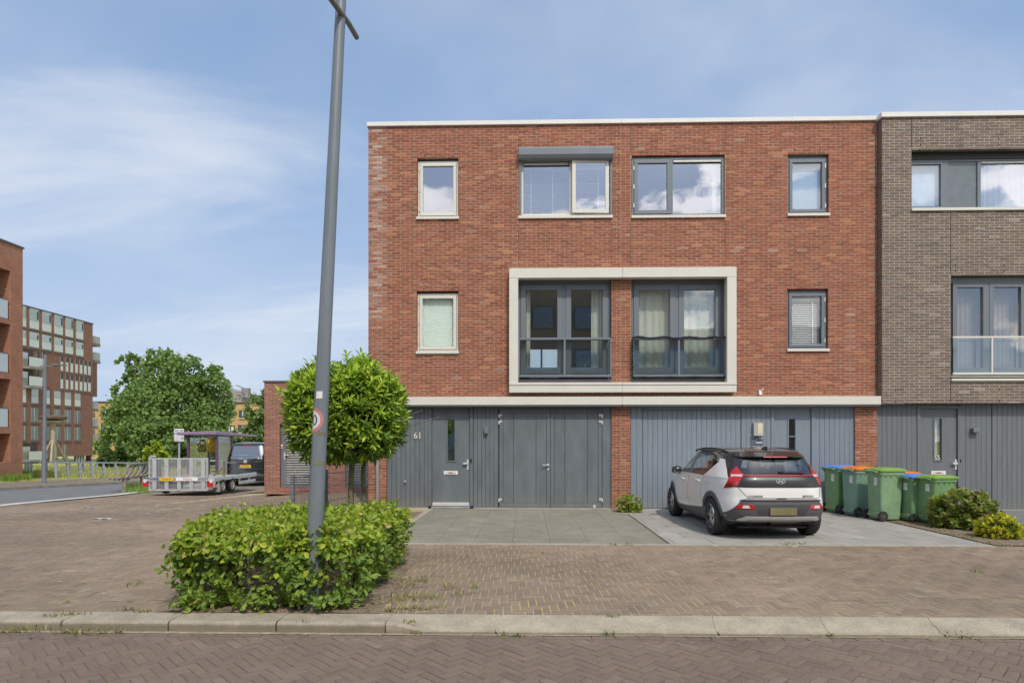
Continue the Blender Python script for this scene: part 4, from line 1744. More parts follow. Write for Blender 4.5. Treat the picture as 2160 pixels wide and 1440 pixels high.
    for a, b in zip(path[:-1], path[1:]):
        for k in range(46):
            p = a.lerp(b, random.random())
            d = Vector((random.gauss(0, 1), random.gauss(0, .6), random.gauss(0, 1))).normalized() * random.uniform(.02, .052)
            s = d.cross(Vector((random.random(), random.random(), random.random()))).normalized() * .010
            mb.add([p - s, p + s, p + d], [(0, 1, 2)])
    mb.build('tinsel', mat('dark_tinsel', (.035, .036, .04), .35, .3), gl)


def build_brown_house():
    YB = YF - .18
    xl = at(1861, 500, YB)[0]
    xr = xl + 6.2
    U = rect(1923, 2190, 313, 444, YB)
    U = (U[0], xl + 4.2, U[2], U[3])
    Mw = rect(2006, 2190, 579, 803, YB)
    Mw = (Mw[0], xl + 4.0, Mw[2], Mw[3])
    zb_ = at(2000, 850, YB)[1]
    ztop = at(1861, 249, YB)[1]
    h = thing('terraced_house', 'brown grey brick terraced house with number 65 on the door glass', 'house', (xl, YB, 0), group='terraced houses in the row')
    w = brick_wall(h, xl, xr, zb_, ztop, YB, [U, Mw], PAL_BROWN, M_MORTAR2, pitch=.224, course=.0628, joint=.0165, cuts=[at(1923, 300, YB)[0]] if False else [], xoff=.06,
                   bleach=lambda x, z: .3 if random.random() < .02 else 0, rank=lambda q: q[0])
    # return of the wall towards the red house
    mb = MB()
    z, i = ztop, 0
    while z > zb_ + .02:
        for (a, b) in (((YB + .004, YB + .096), (YB + .11, YB + .19)) if i % 2 else ((YB + .004, YB + .19),)):
            mb.box(xl - .006, xl + .05, a, b, z - .0463, z, jitter(pick(PAL_BROWN), .13, .05))
        z -= .0628
        i += 1
    mb.build('brick_field', M_BRICK, w, attr=True, kind='stuff')
    part('return_wall', M_MORTAR2, h, (xl + .003, xl + .13, YB + .141, YF + .1, zb_, ztop))
    part('coping', M_CAP, h, (xl - .045, xr, YB - .05, YB + .35, ztop, ztop + .11), bevel=.006)
    part('side_wall', brick_texture_mat('side_brick2', (.165, .127, .105), (.14, .11, .095), (.4, .35, .27)), h, (XR + .005, XR + .12, YF + .11, YF + 9, 0, ztop), (xr - .12, xr, YB + .15, YF + 9, 0, ztop))
    part('roof', mat('roof_felt', (.10, .10, .10), .9), h, (XR + .13, xr, YB + .36, YF + 9, ztop - .3, ztop - .1))
    vents(w, slot_row((1880, 1942, 2025, 2107), 249.5) + slot_row((1942, 2025, 2107), 292) + slot_row((1942, 2025, 2107), 305) + slot_row((2015, 2118), 560) + slot_row((2015, 2118), 572) + slot_row((1888, 1968, 2108), 821) + slot_row((1888, 1968, 2108), 846), YB)
    for (u, va, vb) in ((1923, 249, 311), (2005, 446, 577), (2005, 806, 848)):
        x, za = at(u, va, YB)
        part('movement_joint', M_DARK, w, (x - .004, x + .004, YB - .004, YB + .012, at(u, vb, YB)[1], za))
    # upper window band
    y = YB + .20
    x0, x1, z0, z1 = U
    z0 += .06
    win = MB().ring(x0 + .003, x1, z0, z1 - .16, .05, y, y + .09).build('window', M_GREY, h, bevel=.004)
    part('lintel_board', mat('dark_soffit', (.045, .048, .05), .6), win, (x0 + .003, x1, y - .02, y + .09, z1 - .158, z1 - .002))
    xa, xb, xc = (at(u, 400, y)[0] for u in (1990, 1998, 2064))
    sash_ring(win, x0 + .055, xa - .01, z0 + .053, z1 - .213, .06, y - .02, M_GREY)
    pane_between(win, x0 + .117, xa - .072, z0 + .115, z1 - .275, y + .02, G_SHADE)
    part('roller_blind', mat('white_roller', (.62, .74, .86), .8), win, (x0 + .06, xa, y + .12, y + .124, z0 + .05, z1 - .2))
    part('mullion', M_GREY, win, (xa - .008, xb + .02, y - .01, y + .085, z0 + .05, z1 - .21))
    part('mullion', M_GREY, win, (xc - .03, xc + .045, y - .01, y + .085, z0 + .05, z1 - .21))
    part('solid_panel', mat('grey_panel', (.15, .18, .205), .4), win, (xb + .022, xc - .032, y + .02, y + .05, z0 + .05, z1 - .21))
    part('vent_grille', mat('vent_pale', (.62, .63, .60), .4), win, (xc + .06, x1 - .06, y - .01, y + .03, z1 - .255, z1 - .222))
    pane_between(win, xc + .047, x1 - .055, z0 + .052, z1 - .27, y + .04, G_UP)
    curtain_mesh(xc + .05, x1 - .1, y + .2, z0 + .05, z1 - .2, 14, .04).build('curtain', M_CURT, win)
    sill_part(win, x0, x1, z0 - .004, YB, M_CREAM)
    room(h, x0 - .1, x1 + .1, z0 - .5, z1 + .2, YB + .42, YB + 2.8)
    # first floor french windows with a cream rail
    x0, x1, z0, z1 = Mw
    y = YB + .18
    zl = at(2080, 794, y)[1]
    win = MB().ring(x0 + .003, x1, zl, z1 - .01, .05, y, y + .1, wt=.13).build('window', M_GREY, h, bevel=.004)
    edges = [at(u, 700, y)[0] for u in (2006, 2083, 2163, 2240)]
    pl = []
    for a, b in zip(edges[:-1], edges[1:]):
        a2, b2 = a + .03, b - .01
        sash_ring(win, a2, b2, zl + .052, z1 - .145, .10, y - .02, M_GREY, wb=.15)
        pane_between(win, a2 + .102, b2 - .102, zl + .205, z1 - .248, y + .03, G_UP if False else G_MID)
        pl.append((a2, b2))
    for e in edges[1:-1]:
        part('mullion', M_GREY, win, (e - .009, e + .029, y - .01, y + .08, zl + .052, z1 - .145))
    curtain_mesh(x0 + .05, x1 - .1, y + .25, zl + .1, z1 - .15, 22, .035).build('curtain', M_CURT2, win)
    part('sill', M_CREAM, win, (x0 - .01, x1, YB - .05, YB + .15, Mw[2], Mw[2] + .05), (x0 - .01, x1, YB - .03, YB + .15, Mw[2] + .08, Mw[2] + .12))
    zr0, zr1 = at(2080, 790, YB - .05)[1], at(2080, 709, YB - .05)[1]
    bal = part('balustrade', M_CREAM, h, (x0 + .005, x1, YB - .07, YB - .03, zr1 - .04, zr1), (x0 + .005, x1, YB - .07, YB - .03, zr0, zr0 + .05))
    xs_ = [at(u, 750, YB - .05)[0] for u in (2092, 2180)]
    for q in xs_:
        part('post', M_CREAM, bal, (q - .018, q + .018, YB - .068, YB - .032, zr0 + .051, zr1 - .041))
    part('pane', MATS['balustrade_glass'], bal, (x0 + .02, xs_[0] - .02, YB - .053, YB - .045, zr0 + .052, zr1 - .042), (xs_[0] + .02, xs_[1] - .02, YB - .053, YB - .045, zr0 + .052, zr1 - .042))
    room(h, x0 - .2, x1 + .1, zl - .2, z1 + .1, YB + .5, YB + 2.8)
    # ground floor
    yc = YF + .05
    zt = zb_ - .012
    part('soffit', M_GREY, h, (xl + .01, xr, YB + .15, YF + .2, zb_ - .01, zb_ - .002))
    e = [at(u, 900, yc)[0] for u in (1853, 1934, 2026, 2091.5, 2400)]
    c1 = part('cladding', M_GREY3, h, (XR + .02, e[1], yc + .024, yc + .06, .025, zt))
    planks(c1, XR + .02, e[1], .025, zt, yc, .112, M_GREY3)
    d = front_door(h, 1941, 2019, 862, 1071, yc, M_GREY3, (1972, 1987, 882, 970), G_LOW)
    letter_slot(d, 1979, 996.5, yc + .018)
    door_handle(d, 2015.5, 968.5, 990, yc + .018)
    part('door_blind', mat('door_blind', (.50, .54, .46), .8), d, (at(1972, 900, yc)[0], at(1983, 900, yc)[0], yc + .1, yc + .104, at(1979, 962, yc)[1], at(1979, 880, yc)[1]))
    x, z = at(1979, 965, yc)
    text('house_number', '65', .155, (x, yc + .04, z), mat('etched_white', (.72, .75, .74), .5), d, ext=.002)
    c2 = part('cladding', M_GREY3, h, (e[2], e[3], yc + .024, yc + .06, .025, zt))
    planks(c2, e[2], e[3], .025, zt, yc, .112, M_GREY3)
    c3 = part('garage_door', M_GREY3, h, (e[3] + .012, e[4], yc + .024, yc + .06, .025, zt))
    planks(c3, e[3] + .012, e[3] + .012 + 2.7, .025, zt, yc - .004, .112, M_GREY3)
    part('plinth', mat('pale_plinth', (.48, .45, .40), .8), h, (XR + .02, e[4], yc - .02, yc + .1, 0, .016))
    x, z = at(2025, 971, yc)
    part('door_bell', M_BLACK, h, (x - .014, x + .014, yc - .03, yc - .001, z - .035, z + .035), bevel=.005)
    x, z = at(2058, 907, yc - .06)
    lamp = thing('wall_lamp', 'small grey box lamp on the boards right of door 65', 'lamp', (x, yc, z), group='lamps beside the front doors')
    part('housing', M_GREY, lamp, (x - .085, x + .075, yc - .115, yc - .012, z - .05, z + .05), bevel=.006)
    part('lens', mat('lamp_lens', (.3, .3, .28), .2), lamp, (x - .06, x + .05, yc - .10, yc - .02, z - .055, z - .0505))
    part('wall_plate', M_BLACK, lamp, (x - .03, x + .03, yc - .011, yc - .001, z - .04, z + .04))


def build_opposite():
    """The row across the street: seen in the panes."""
    h = thing('row_house', 'dark brick row of houses across the street mirrored in the window panes', 'house', (0, -13, 0))
    m = brick_texture_mat('opposite_brick', (.36, .30, .25), (.32, .27, .22), (.4, .36, .3))
    part('wall', m, h, (-26, 9.9, -22, -13, -.1, 12.2), (9.9, 24, -22, -13, -.1, 9.2))
    part('coping', M_CAP, h, (-26.1, 9.95, -22.1, -12.95, 12.2, 12.32), (9.95, 24.1, -22.1, -12.95, 9.2, 9.32))
    for i in range(-8, 8):
        for z0, z1 in ((.9, 2.3), (3.7, 5.2), (6.3, 7.8), (9.2, 10.8)):
            if z0 > 9 and i > 2:
                continue
            w = MB().ring(i * 3 + .3, i * 3 + 2.0, z0, z1, .08, -13.0, -12.93).build('window', M_GREY, h)
            part('pane', mat('far_pane', (.22, .30, .40), .08, .3), w, (i * 3 + .38, i * 3 + 1.92, -12.98, -12.96, z0 + .08, z1 - .08))


build_red_houses()
build_brown_house()
build_opposite()
# ------------------------------------------------------------------ plants
M_LEAF = mat('leaf', attr=True, rough=.5, var=.15, scale=9, spec=.4, transl=.34)
M_LEAF_FAR = mat('far_leaf', attr=True, rough=.75, var=.15, scale=2, spec=.15, transl=.40)
M_LEAF_GLOSS = mat('glossy_leaf', attr=True, rough=.36, var=.15, scale=9, spec=.45, transl=.34)
M_BARK = mat('bark', (.115, .10, .07), .9, var=.4, scale=14, fine=.3, bump=.6, bscale=40)
M_BARK_MOSS = mat('mossy_bark', (.135, .125, .075), .9, var=.45, scale=9, fine=.35, bump=.6, bscale=50)
M_STEM = mat('hedge_stem', (.085, .065, .045), .9, var=.3, scale=20)

LEAF_T = {
    'ovate': np.array([(0, 0, 0), (-.30, .26, .05), (-.31, .60, .07), (0, 1, -.06), (.31, .60, .07), (.30, .26, .05)]),
    'lance': np.array([(0, 0, 0), (-.13, .25, .03), (-.155, .60, .03), (0, 1, -.10), (.155, .60, .03), (.13, .25, .03)]),
    'clump': np.array([(-.2, 0, 0), (-.5, .35, .1), (-.28, .9, -.05), (.1, 1, .1), (.5, .55, -.05), (.3, .05, .1)]),
}
LEAF_F = [(0, 3, 2, 1), (0, 5, 4, 3)]


def norm(a):
    return a / np.maximum(np.linalg.norm(a, axis=1, keepdims=True), 1e-9)


def foliage(root, P, D, Nn, size, cols, kind='ovate', material=None, n_single=300, name='leaf', rest='foliage', score=None):
    """Leaves at P pointing along D, facing Nn. The nearest are objects, the rest one mesh."""
    material = material or M_LEAF
    P, D, Nn = np.asarray(P, float), norm(np.asarray(D, float)), np.asarray(Nn, float)
    S = norm(np.cross(D, Nn) + 1e-6)
    Nn = norm(np.cross(S, D))
    size, cols = np.asarray(size, float), np.asarray(cols, float)
    base = np.array(BASE.get(root, Vector((0, 0, 0)))) if root is not None else np.zeros(3)
    T = LEAF_T[kind]
    if n_single:
        sc_ = np.linalg.norm(P - np.array([0, 0, EYE]), axis=1) if score is None else score
        order = np.argsort(sc_)
        sing = order[:n_single]
        keep = np.ones(len(P), bool)
        keep[sing] = False
        # a few shared leaf meshes in the plant's own greens
        pickc = cols[rng.choice(sing, 10)]
        shapes = [mesh_from(name, T, LEAF_F, material, [tuple(c)] * 2) for c in pickc]
        for i in sing:
            j = int(np.argmin(((pickc - cols[i]) ** 2).sum(1)))
            o = link_part(bpy.data.objects.new(name, shapes[j]), root)
            m = Matrix.Identity(4)
            for r in range(3):
                m[r][0], m[r][1], m[r][2] = S[i, r] * size[i], D[i, r] * size[i], Nn[i, r] * size[i]
                m[r][3] = P[i, r] - base[r]
            o.matrix_local = m
        P, D, S, Nn, size, cols = P[keep], D[keep], S[keep], Nn[keep], size[keep], cols[keep]
    n = len(P)
    V = (P - base)[:, None, :] + size[:, None, None] * (T[None, :, 0:1] * S[:, None, :] + T[None, :, 1:2] * D[:, None, :] + T[None, :, 2:3] * Nn[:, None, :])
    V = V.reshape(-1, 3)
    idx = (np.arange(n) * 6)[:, None, None] + np.array(LEAF_F)[None]
    F = idx.reshape(-1, 4)
    me = mesh_from(rest, V.tolist(), F.tolist(), material, np.repeat(cols, 2, axis=0))
    o = link_part(bpy.data.objects.new(rest, me), root)
    o['kind'] = 'stuff'
    return o


def leaf_cols(n, pal, v=.18):
    w = np.array([p[0] for p in pal], float)
    c = np.array([p[1] for p in pal])[rng.choice(len(pal), n, p=w / w.sum())]
    return c * (1 + rng.uniform(-v, v, (n, 1))) * (1 + rng.uniform(-.06, .06, (n, 3)))


def shoots(tips, axes, per, spread, length, seg):
    """Leaves in whorls round each shoot: returns positions, directions, normals and shoot numbers."""
    P, D, N_, K = [], [], [], []
    axes = norm(axes)
    for i in range(len(tips)):
        a = axes[i]
        u = np.cross(a, rng.normal(size=3))
        u /= np.linalg.norm(u) + 1e-9
        w = np.cross(a, u)
        ph = rng.uniform(0, 6.28)
        for k in range(per):
            an = ph + k * 2.4
            out = u * math.cos(an) + w * math.sin(an)
            sp = spread * (1.25 - .75 * k / per) * rng.uniform(.8, 1.2)
            d = a * math.cos(sp) + out * math.sin(sp)
            d = d + np.array([0, 0, -.12])
            P.append(tips[i] - a * seg * (1 - k / per))
            D.append(d)
            N_.append(a * math.sin(sp) - out * math.cos(sp) * .6 + np.array([0, 0, .45]))
            K.append(i)
    return np.array(P), np.array(D), np.array(N_), np.array(K)


def build_hedge():
    root = thing('hedge', 'low clipped leafy hedge round the foot of the street lamp by the kerb', 'hedge', (-2.6, 6.8, 0))
    A, B, C_, D_ = [np.array([*p, 0.0]) for p in HB]
    A = A + [.20, .07, 0]
    B = B + [-.25, .07, 0]
    C_ = C_ + [-.2, 0, 0]
    D_ = D_ + [.2, 0, 0]
    ZT_ = .69
    P, D, N_, cols, sz = [], [], [], [], []

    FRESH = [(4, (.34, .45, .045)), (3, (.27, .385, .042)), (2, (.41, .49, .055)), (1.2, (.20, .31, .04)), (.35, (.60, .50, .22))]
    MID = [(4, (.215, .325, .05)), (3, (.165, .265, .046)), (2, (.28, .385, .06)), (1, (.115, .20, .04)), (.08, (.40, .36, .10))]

    def add(p, out, n_up, pal, s):
        r = rng.normal(size=3)
        P.append(p)
        d = np.array(out) * .55 + r * .7 + np.array([0, 0, -.15 if n_up < .7 else .1])
        D.append(d)
        N_.append(np.array(out) * (1 - n_up) + np.array([0, 0, 1]) * n_up + rng.normal(size=3) * .45)
        cols.append(leaf_cols(1, pal)[0])
        sz.append(s)

    def top_z(s, t):
        return ZT_ + .03 * math.sin(s * 9 + t * 5) + .025 * math.sin(t * 13 - s * 4) + .02 * math.sin(s * 37 + t * 21)

    for _ in range(5600):
        s, t = rng.random(2)
        p = (A * (1 - s) + B * s) * (1 - t) + (D_ * (1 - s) + C_ * s) * t
        z = top_z(s, t) + rng.normal() * .03 + (.06 * rng.random() if rng.random() < .06 else 0) - (0.10 * rng.random() if rng.random() < .35 else 0)
        add(p + [0, 0, z], (0, 0, 1), .75, FRESH, rng.uniform(.046, .080))
    sides = [(A, B, (0, -1, 0), 3300, 1), (B, C_, (1, .1, 0), 2500, .85), (D_, A, (-1, -.2, 0), 2200, .8), (C_, D_, (0, 1, 0), 900, .6)]
    for (p0, p1, out, n, lowk) in sides:
        for _ in range(n):
            s = rng.random()
            z = ZT_ * rng.random() ** .75
            if p0 is A and p1 is B:
                # the face is open in places: bare stems and gaps show through
                g = math.sin(s * 15 + 1.0) * .5 + math.sin(s * 31 + z * 14) * .5
                px_ = (p0 * (1 - s) + p1 * s)[0]
                if .17 < z < .52 and g > -.5 and (abs(px_ + 2.12) > .17 or z < .26) and rng.random() < .88:
                    continue
                if z < .2 and rng.random() < .42:
                    continue
            elif z < .25 and rng.random() < .35:
                continue
            bulge = .08 * math.sin(z / ZT_ * 3.1) + .06 * math.sin(s * 17 + z * 7) + .05 * math.sin(s * 41 - z * 5) * rng.random() + .03
            p = p0 * (1 - s) + p1 * s + np.array(out) * (bulge + rng.normal() * .035 - abs(rng.normal()) * .05)
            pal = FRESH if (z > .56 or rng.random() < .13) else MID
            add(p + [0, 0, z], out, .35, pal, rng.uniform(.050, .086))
    # loose low sprays that trail on the soil
    for (sx, n) in ((.02, 26), (.12, 40), (.2, 26), (.33, 20), (.47, 30), (.62, 18), (.78, 36), (.92, 44), (.99, 40)):
        c = A * (1 - sx) + B * sx
        d0 = np.array([rng.normal() * .5, -.6, .1])
        L_ = rng.uniform(.12, .32)
        for _ in range(n):
            t = rng.random()
            add(c + d0 * t * L_ + np.array([rng.normal() * .05, rng.normal() * .03, .05 + .14 * (1 - t) * rng.random() + .03]), (0, -.7, .4), .6, MID, rng.uniform(.045, .08))
    # leaves close round the lamp post
    for _ in range(420):
        z = .22 + .60 * rng.random() ** .6
        add(np.array([-2.115 + rng.normal() * .10, 5.80 + rng.normal() * .045, z]), (0, -1, .2), .4, FRESH if z > .5 else MID, rng.uniform(.046, .08))
    # tips that stand above the clipped top
    for _ in range(110):
        s, t = rng.random(2)
        p = (A * (1 - s) + B * s) * (1 - t) + (D_ * (1 - s) + C_ * s) * t
        h = rng.uniform(.05, .16)
        for k in range(5):
            add(p + [rng.normal() * .015, rng.normal() * .015, ZT_ + h * k / 5], (rng.normal() * .6, rng.normal() * .6, .6), .3, FRESH, rng.uniform(.035, .06))
    # shaded leaves inside
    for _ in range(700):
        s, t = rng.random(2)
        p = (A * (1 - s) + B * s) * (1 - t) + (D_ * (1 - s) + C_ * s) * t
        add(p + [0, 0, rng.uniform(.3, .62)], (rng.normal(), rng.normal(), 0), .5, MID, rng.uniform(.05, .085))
    Pn = np.array(P)
    sc_ = np.linalg.norm(Pn - np.array([-1.5, 0, EYE]), axis=1)
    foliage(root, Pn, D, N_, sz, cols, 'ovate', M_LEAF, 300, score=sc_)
    for _ in range(22):
        s, t = rng.random(), rng.random() ** 1.4
        p = (A * (1 - s) + B * s) * (1 - t) + (D_ * (1 - s) + C_ * s) * t
        p = p * .97 + (A + B + C_ + D_) / 4 * .03
        mb = MB()
        q = Vector(p)
        top = q + Vector((rng.normal() * .08, rng.normal() * .06, .6))
        mid = q.lerp(top, .5) + Vector((rng.normal() * .03, rng.normal() * .03, 0))
        mb.tube([q, mid, top], [.014, .011, .006], 6)
        for _k in range(5):
            a = q.lerp(top, rng.uniform(.25, .85))
            mb.tube([a, a + Vector((rng.normal() * .14, rng.normal() * .12, rng.uniform(.02, .16)))], [.006, .003], 4)
        mb.build('stem', M_STEM, root)


def superellipsoid(n, rx, ry, rz, e):
    d = norm(rng.normal(size=(n, 3)))
    k = (np.abs(d[:, 0]) ** e + np.abs(d[:, 1]) ** e + np.abs(d[:, 2]) ** e) ** (-1 / e)
    p = d * k[:, None]
    nn = norm(np.sign(p) * np.abs(p) ** (e - 1) / np.array([rx, ry, rz]))
    return p * np.array([rx, ry, rz]), nn


def build_laurel():
    c = atd(731, 872, 11.2)
    base = Vector((c.x + .10, c.y, 0))
    root = thing('laurel_tree', 'clipped block shaped laurel on two mossy trunks in front of the house corner', 'tree', base)
    p, nn = superellipsoid(1500, .92, .74, .80, 3.2)
    keep = ~((p[:, 2] < -.40) & (rng.random(len(p)) < .45)) & ~((p[:, 0] < -.75) & (p[:, 2] < -.3) & (rng.random(len(p)) < .6))
    p, nn = p[keep], nn[keep]
    p = p * (1 + rng.normal(size=(len(p), 1)) * .03 + .022 * np.sin(p[:, :1] * 6.0 + p[:, 2:3] * 5.0) * np.cos(p[:, 2:3] * 7.0 - p[:, :1] * 3))
    p[:, 2] += .045 * np.sin(p[:, 0] * 5) * (p[:, 2] > .5)
    tips = p + np.array(c) + nn * rng.uniform(-.02, .10, (len(p), 1)) + (nn * .5 + np.array([0, 0, .5])) * np.where(rng.random((len(p), 1)) < .07, rng.uniform(.08, .22, (len(p), 1)), 0)
    ax = nn * .75 + np.array([0, 0, .55]) * (p[:, 2:3] > -.5) + rng.normal(size=p.shape) * .28
    P, D, N_, K = shoots(tips, ax, 9, 1.0, .14, .16)
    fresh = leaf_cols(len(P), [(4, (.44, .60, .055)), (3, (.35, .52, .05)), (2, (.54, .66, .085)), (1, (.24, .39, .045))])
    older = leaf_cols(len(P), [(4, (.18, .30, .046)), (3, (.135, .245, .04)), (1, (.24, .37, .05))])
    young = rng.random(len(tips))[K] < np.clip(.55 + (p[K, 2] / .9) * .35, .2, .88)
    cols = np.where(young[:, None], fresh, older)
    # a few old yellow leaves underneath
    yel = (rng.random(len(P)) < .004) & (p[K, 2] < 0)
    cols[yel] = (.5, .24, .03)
    sz = rng.uniform(.115, .175, len(P))
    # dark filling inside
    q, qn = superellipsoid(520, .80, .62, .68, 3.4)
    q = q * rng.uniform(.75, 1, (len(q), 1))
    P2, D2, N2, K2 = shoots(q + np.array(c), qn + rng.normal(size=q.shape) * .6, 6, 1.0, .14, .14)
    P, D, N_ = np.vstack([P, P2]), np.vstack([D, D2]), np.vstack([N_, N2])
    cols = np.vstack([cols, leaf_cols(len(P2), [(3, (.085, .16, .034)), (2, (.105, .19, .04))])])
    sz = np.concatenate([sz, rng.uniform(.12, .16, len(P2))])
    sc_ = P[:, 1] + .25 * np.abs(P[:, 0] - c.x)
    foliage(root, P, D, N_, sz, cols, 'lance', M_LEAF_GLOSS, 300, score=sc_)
    for (u, r, dy, lean) in ((741, .056, 0.0, .02), (763, .046, .1, -.05)):
        g = atd(u, 1117, 11.2)
        mb = MB()
        pts = [Vector((g.x - lean, g.y + dy, -.02)), Vector((g.x - lean * .4, g.y + dy, .45)), Vector((g.x, g.y + dy, .95)), Vector((g.x + .03, g.y + dy, 1.5)), Vector((g.x + .0, g.y + dy, 2.2))]
        mb.tube(pts, [r * 1.2, r, r * .95, r * .85, r * .5], 12)
        t = mb.build('trunk', M_BARK_MOSS, root, smooth=True)
        lb = MB()
        for _ in range(9):
            a = Vector((g.x + .01, g.y + dy, rng.uniform(1.2, 1.75)))
            lb.tube([a, a + Vector((rng.normal() * .28, rng.normal() * .25, .2)), a + Vector((rng.normal() * .6, rng.normal() * .5, .6))], [.022, .015, .006], 6)
        lb.build('limb', M_BARK_MOSS, t)


def shrub(name, label, cat, c, rx, ry, rz, n, per, size, pal, kind, spread=.95, n_single=120, mat_=None, zc=.45, stems=8, e=2.2, pal_in=None):
    root = thing(name, label, cat, c)
    p, nn = superellipsoid(n, rx, ry, rz, e)
    p[:, 2] = np.where(p[:, 2] < -rz * zc, -rz * zc * rng.random(len(p)), p[:, 2])
    p = p * rng.uniform(.72, 1.06, (len(p), 1))
    ctr = np.array([c[0], c[1], c[2] + rz * zc + .03])
    ax = nn * .6 + np.array([0, 0, .75]) + rng.normal(size=p.shape) * .3
    P, D, N_, K = shoots(p + ctr, ax, per, spread, size, size * .9)
    P[:, 2] = np.maximum(P[:, 2], c[2] + .02)
    cols = leaf_cols(len(P), pal)
    if pal_in is not None:
        r = (np.linalg.norm(p / np.array([rx, ry, rz]), axis=1) < .88)[K] & (rng.random(len(P)) < .8)
        cols = np.where(r[:, None], leaf_cols(len(P), pal_in), cols)
    sz = size * rng.uniform(.7, 1.25, len(P))
    foliage(root, P, D, N_, sz, cols, kind, mat_ or M_LEAF, n_single)
    mb = MB()
    for _ in range(stems):
        a = Vector((c[0] + rng.normal() * rx * .15, c[1] + rng.normal() * ry * .15, c[2] - .01))
        mb.tube([a, a + Vector((rng.normal() * rx * .3, rng.normal() * ry * .3, rz * .7)), a + Vector((rng.normal() * rx * .5, rng.normal() * ry * .5, rz * 1.2))], [.012, .009, .004], 5)
    mb.build('stems', M_STEM, root, kind='stuff')
    return root


def build_garden_plants():
    g = gnd(2040, 1117)
    shrub('hydrangea_bush', 'rounded hydrangea bush with dark green and bronze leaves beside the bins', 'shrub', (g.x + .10, g.y + .22, 0), .54, .50, .47, 300, 7, .105,
          [(4, (.24, .30, .055)), (3, (.29, .36, .06)), (2, (.21, .16, .075)), (1.0, (.17, .14, .075)), (1, (.36, .42, .07)), (.3, (.45, .36, .07))], 'ovate', n_single=300,
          pal_in=[(3, (.21, .31, .055)), (1, (.27, .37, .06))])
    g = gnd(2107, 1136)
    shrub('golden_shrub', 'small bright yellow green shrub in front of the hydrangea bush', 'shrub', (g.x + .06, g.y + .08, 0), .33, .27, .25, 280, 7, .055,
          [(4, (.58, .56, .035)), (3, (.64, .59, .04)), (2, (.48, .50, .04)), (1, (.34, .42, .05))], 'ovate', n_single=200, pal_in=[(1, (.28, .34, .05)), (1, (.2, .28, .04))])
    g = gnd(2150, 1130)
    shrub('ground_cover_plant', 'low straggling plant with small pale leaves at the edge of the bed', 'plant', (g.x + .1, g.y + .1, 0), .30, .25, .13, 90, 6, .035,
          [(3, (.22, .25, .10)), (2, (.30, .30, .16)), (1, (.15, .18, .07))], 'ovate', n_single=0)
    g = gnd(1322, 1078)
    shrub('small_shrub', 'small bushy green shrub at the foot of the brick pier between the houses', 'shrub', (g.x + .02, g.y - .22, 0), .28, .22, .25, 170, 8, .05,
          [(4, (.32, .42, .06)), (3, (.24, .34, .05)), (2, (.42, .50, .07))], 'ovate', n_single=60)
    # a spray to the right of it
    part('planter_edge', M_KERB, None, (g.x - .3, g.x + .34, g.y - .45, g.y - .40, -.02, .02), kind='structure')


def broadleaf(name, label, lobes, depth, leaf, n_leaf, pal, trunk_u, base_v, group=None, dens=1.0, shell=.72, trunk_r=.22, kind='clump'):
    """lobes: (u, v, radius in photo pixels, shift in depth)."""
    k = depth / FPX
    g = atd(trunk_u, base_v, depth)
    gz = float(ground_z(g.x, g.y))
    root = thing(name, label, 'tree', (g.x, g.y, gz), group=group)
    P, O = [], []
    tot = sum(l[2] ** 2 for l in lobes)
    for (u, v, r, dd) in lobes:
        c = np.array(atd(u, v, depth + dd))
        R = r * k
        n = int(n_leaf * r * r / tot)
        nc = max(10, int(n / 26))
        # twigs of leaves on an uneven shell
        d = norm(rng.normal(size=(nc, 3)))
        rad = R * (shell + (1 - shell) * rng.random((nc, 1)) ** .6) * (1 + .2 * np.sin(d[:, :1] * 7 + u) * np.cos(d[:, 2:3] * 6 + v))
        cl = c + d * rad * np.array([1, 1, .92])
        idx = rng.integers(0, nc, n)
        P.append(cl[idx] + rng.normal(size=(n, 3)) * R * .115)
        O.append(d[idx])
    P, O = np.vstack(P), np.vstack(O)
    ok = P[:, 2] > gz + .15
    P, O = P[ok], O[ok]
    D = O * .4 + rng.normal(size=P.shape) * .8 + np.array([0, 0, -.2])
    N_ = O * .5 + np.array([0, 0, .5]) + rng.normal(size=P.shape) * .55
    cols = leaf_cols(len(P), pal)
    foliage(root, P, D, N_, leaf * rng.uniform(.65, 1.3, len(P)), cols, kind, M_LEAF_FAR, 0, rest='crown')
    mb = MB()
    top = np.array(atd(lobes[0][0], lobes[0][1], depth))
    b = Vector((g.x, g.y, gz - .1))
    mb.tube([b, b.lerp(Vector(top), .5), Vector(top)], [trunk_r, trunk_r * .75, trunk_r * .3], 8)
    for (u, v, r, dd) in lobes[1:]:
        s = b.lerp(Vector(top), random.uniform(.25, .6))
        e = atd(u, v, depth + dd)
        mb.tube([s, s.lerp(e, .5) + Vector((0, 0, .3)), e], [trunk_r * .5, trunk_r * .35, trunk_r * .12], 6)
    mb.build('trunk', M_BARK, root)
    return root


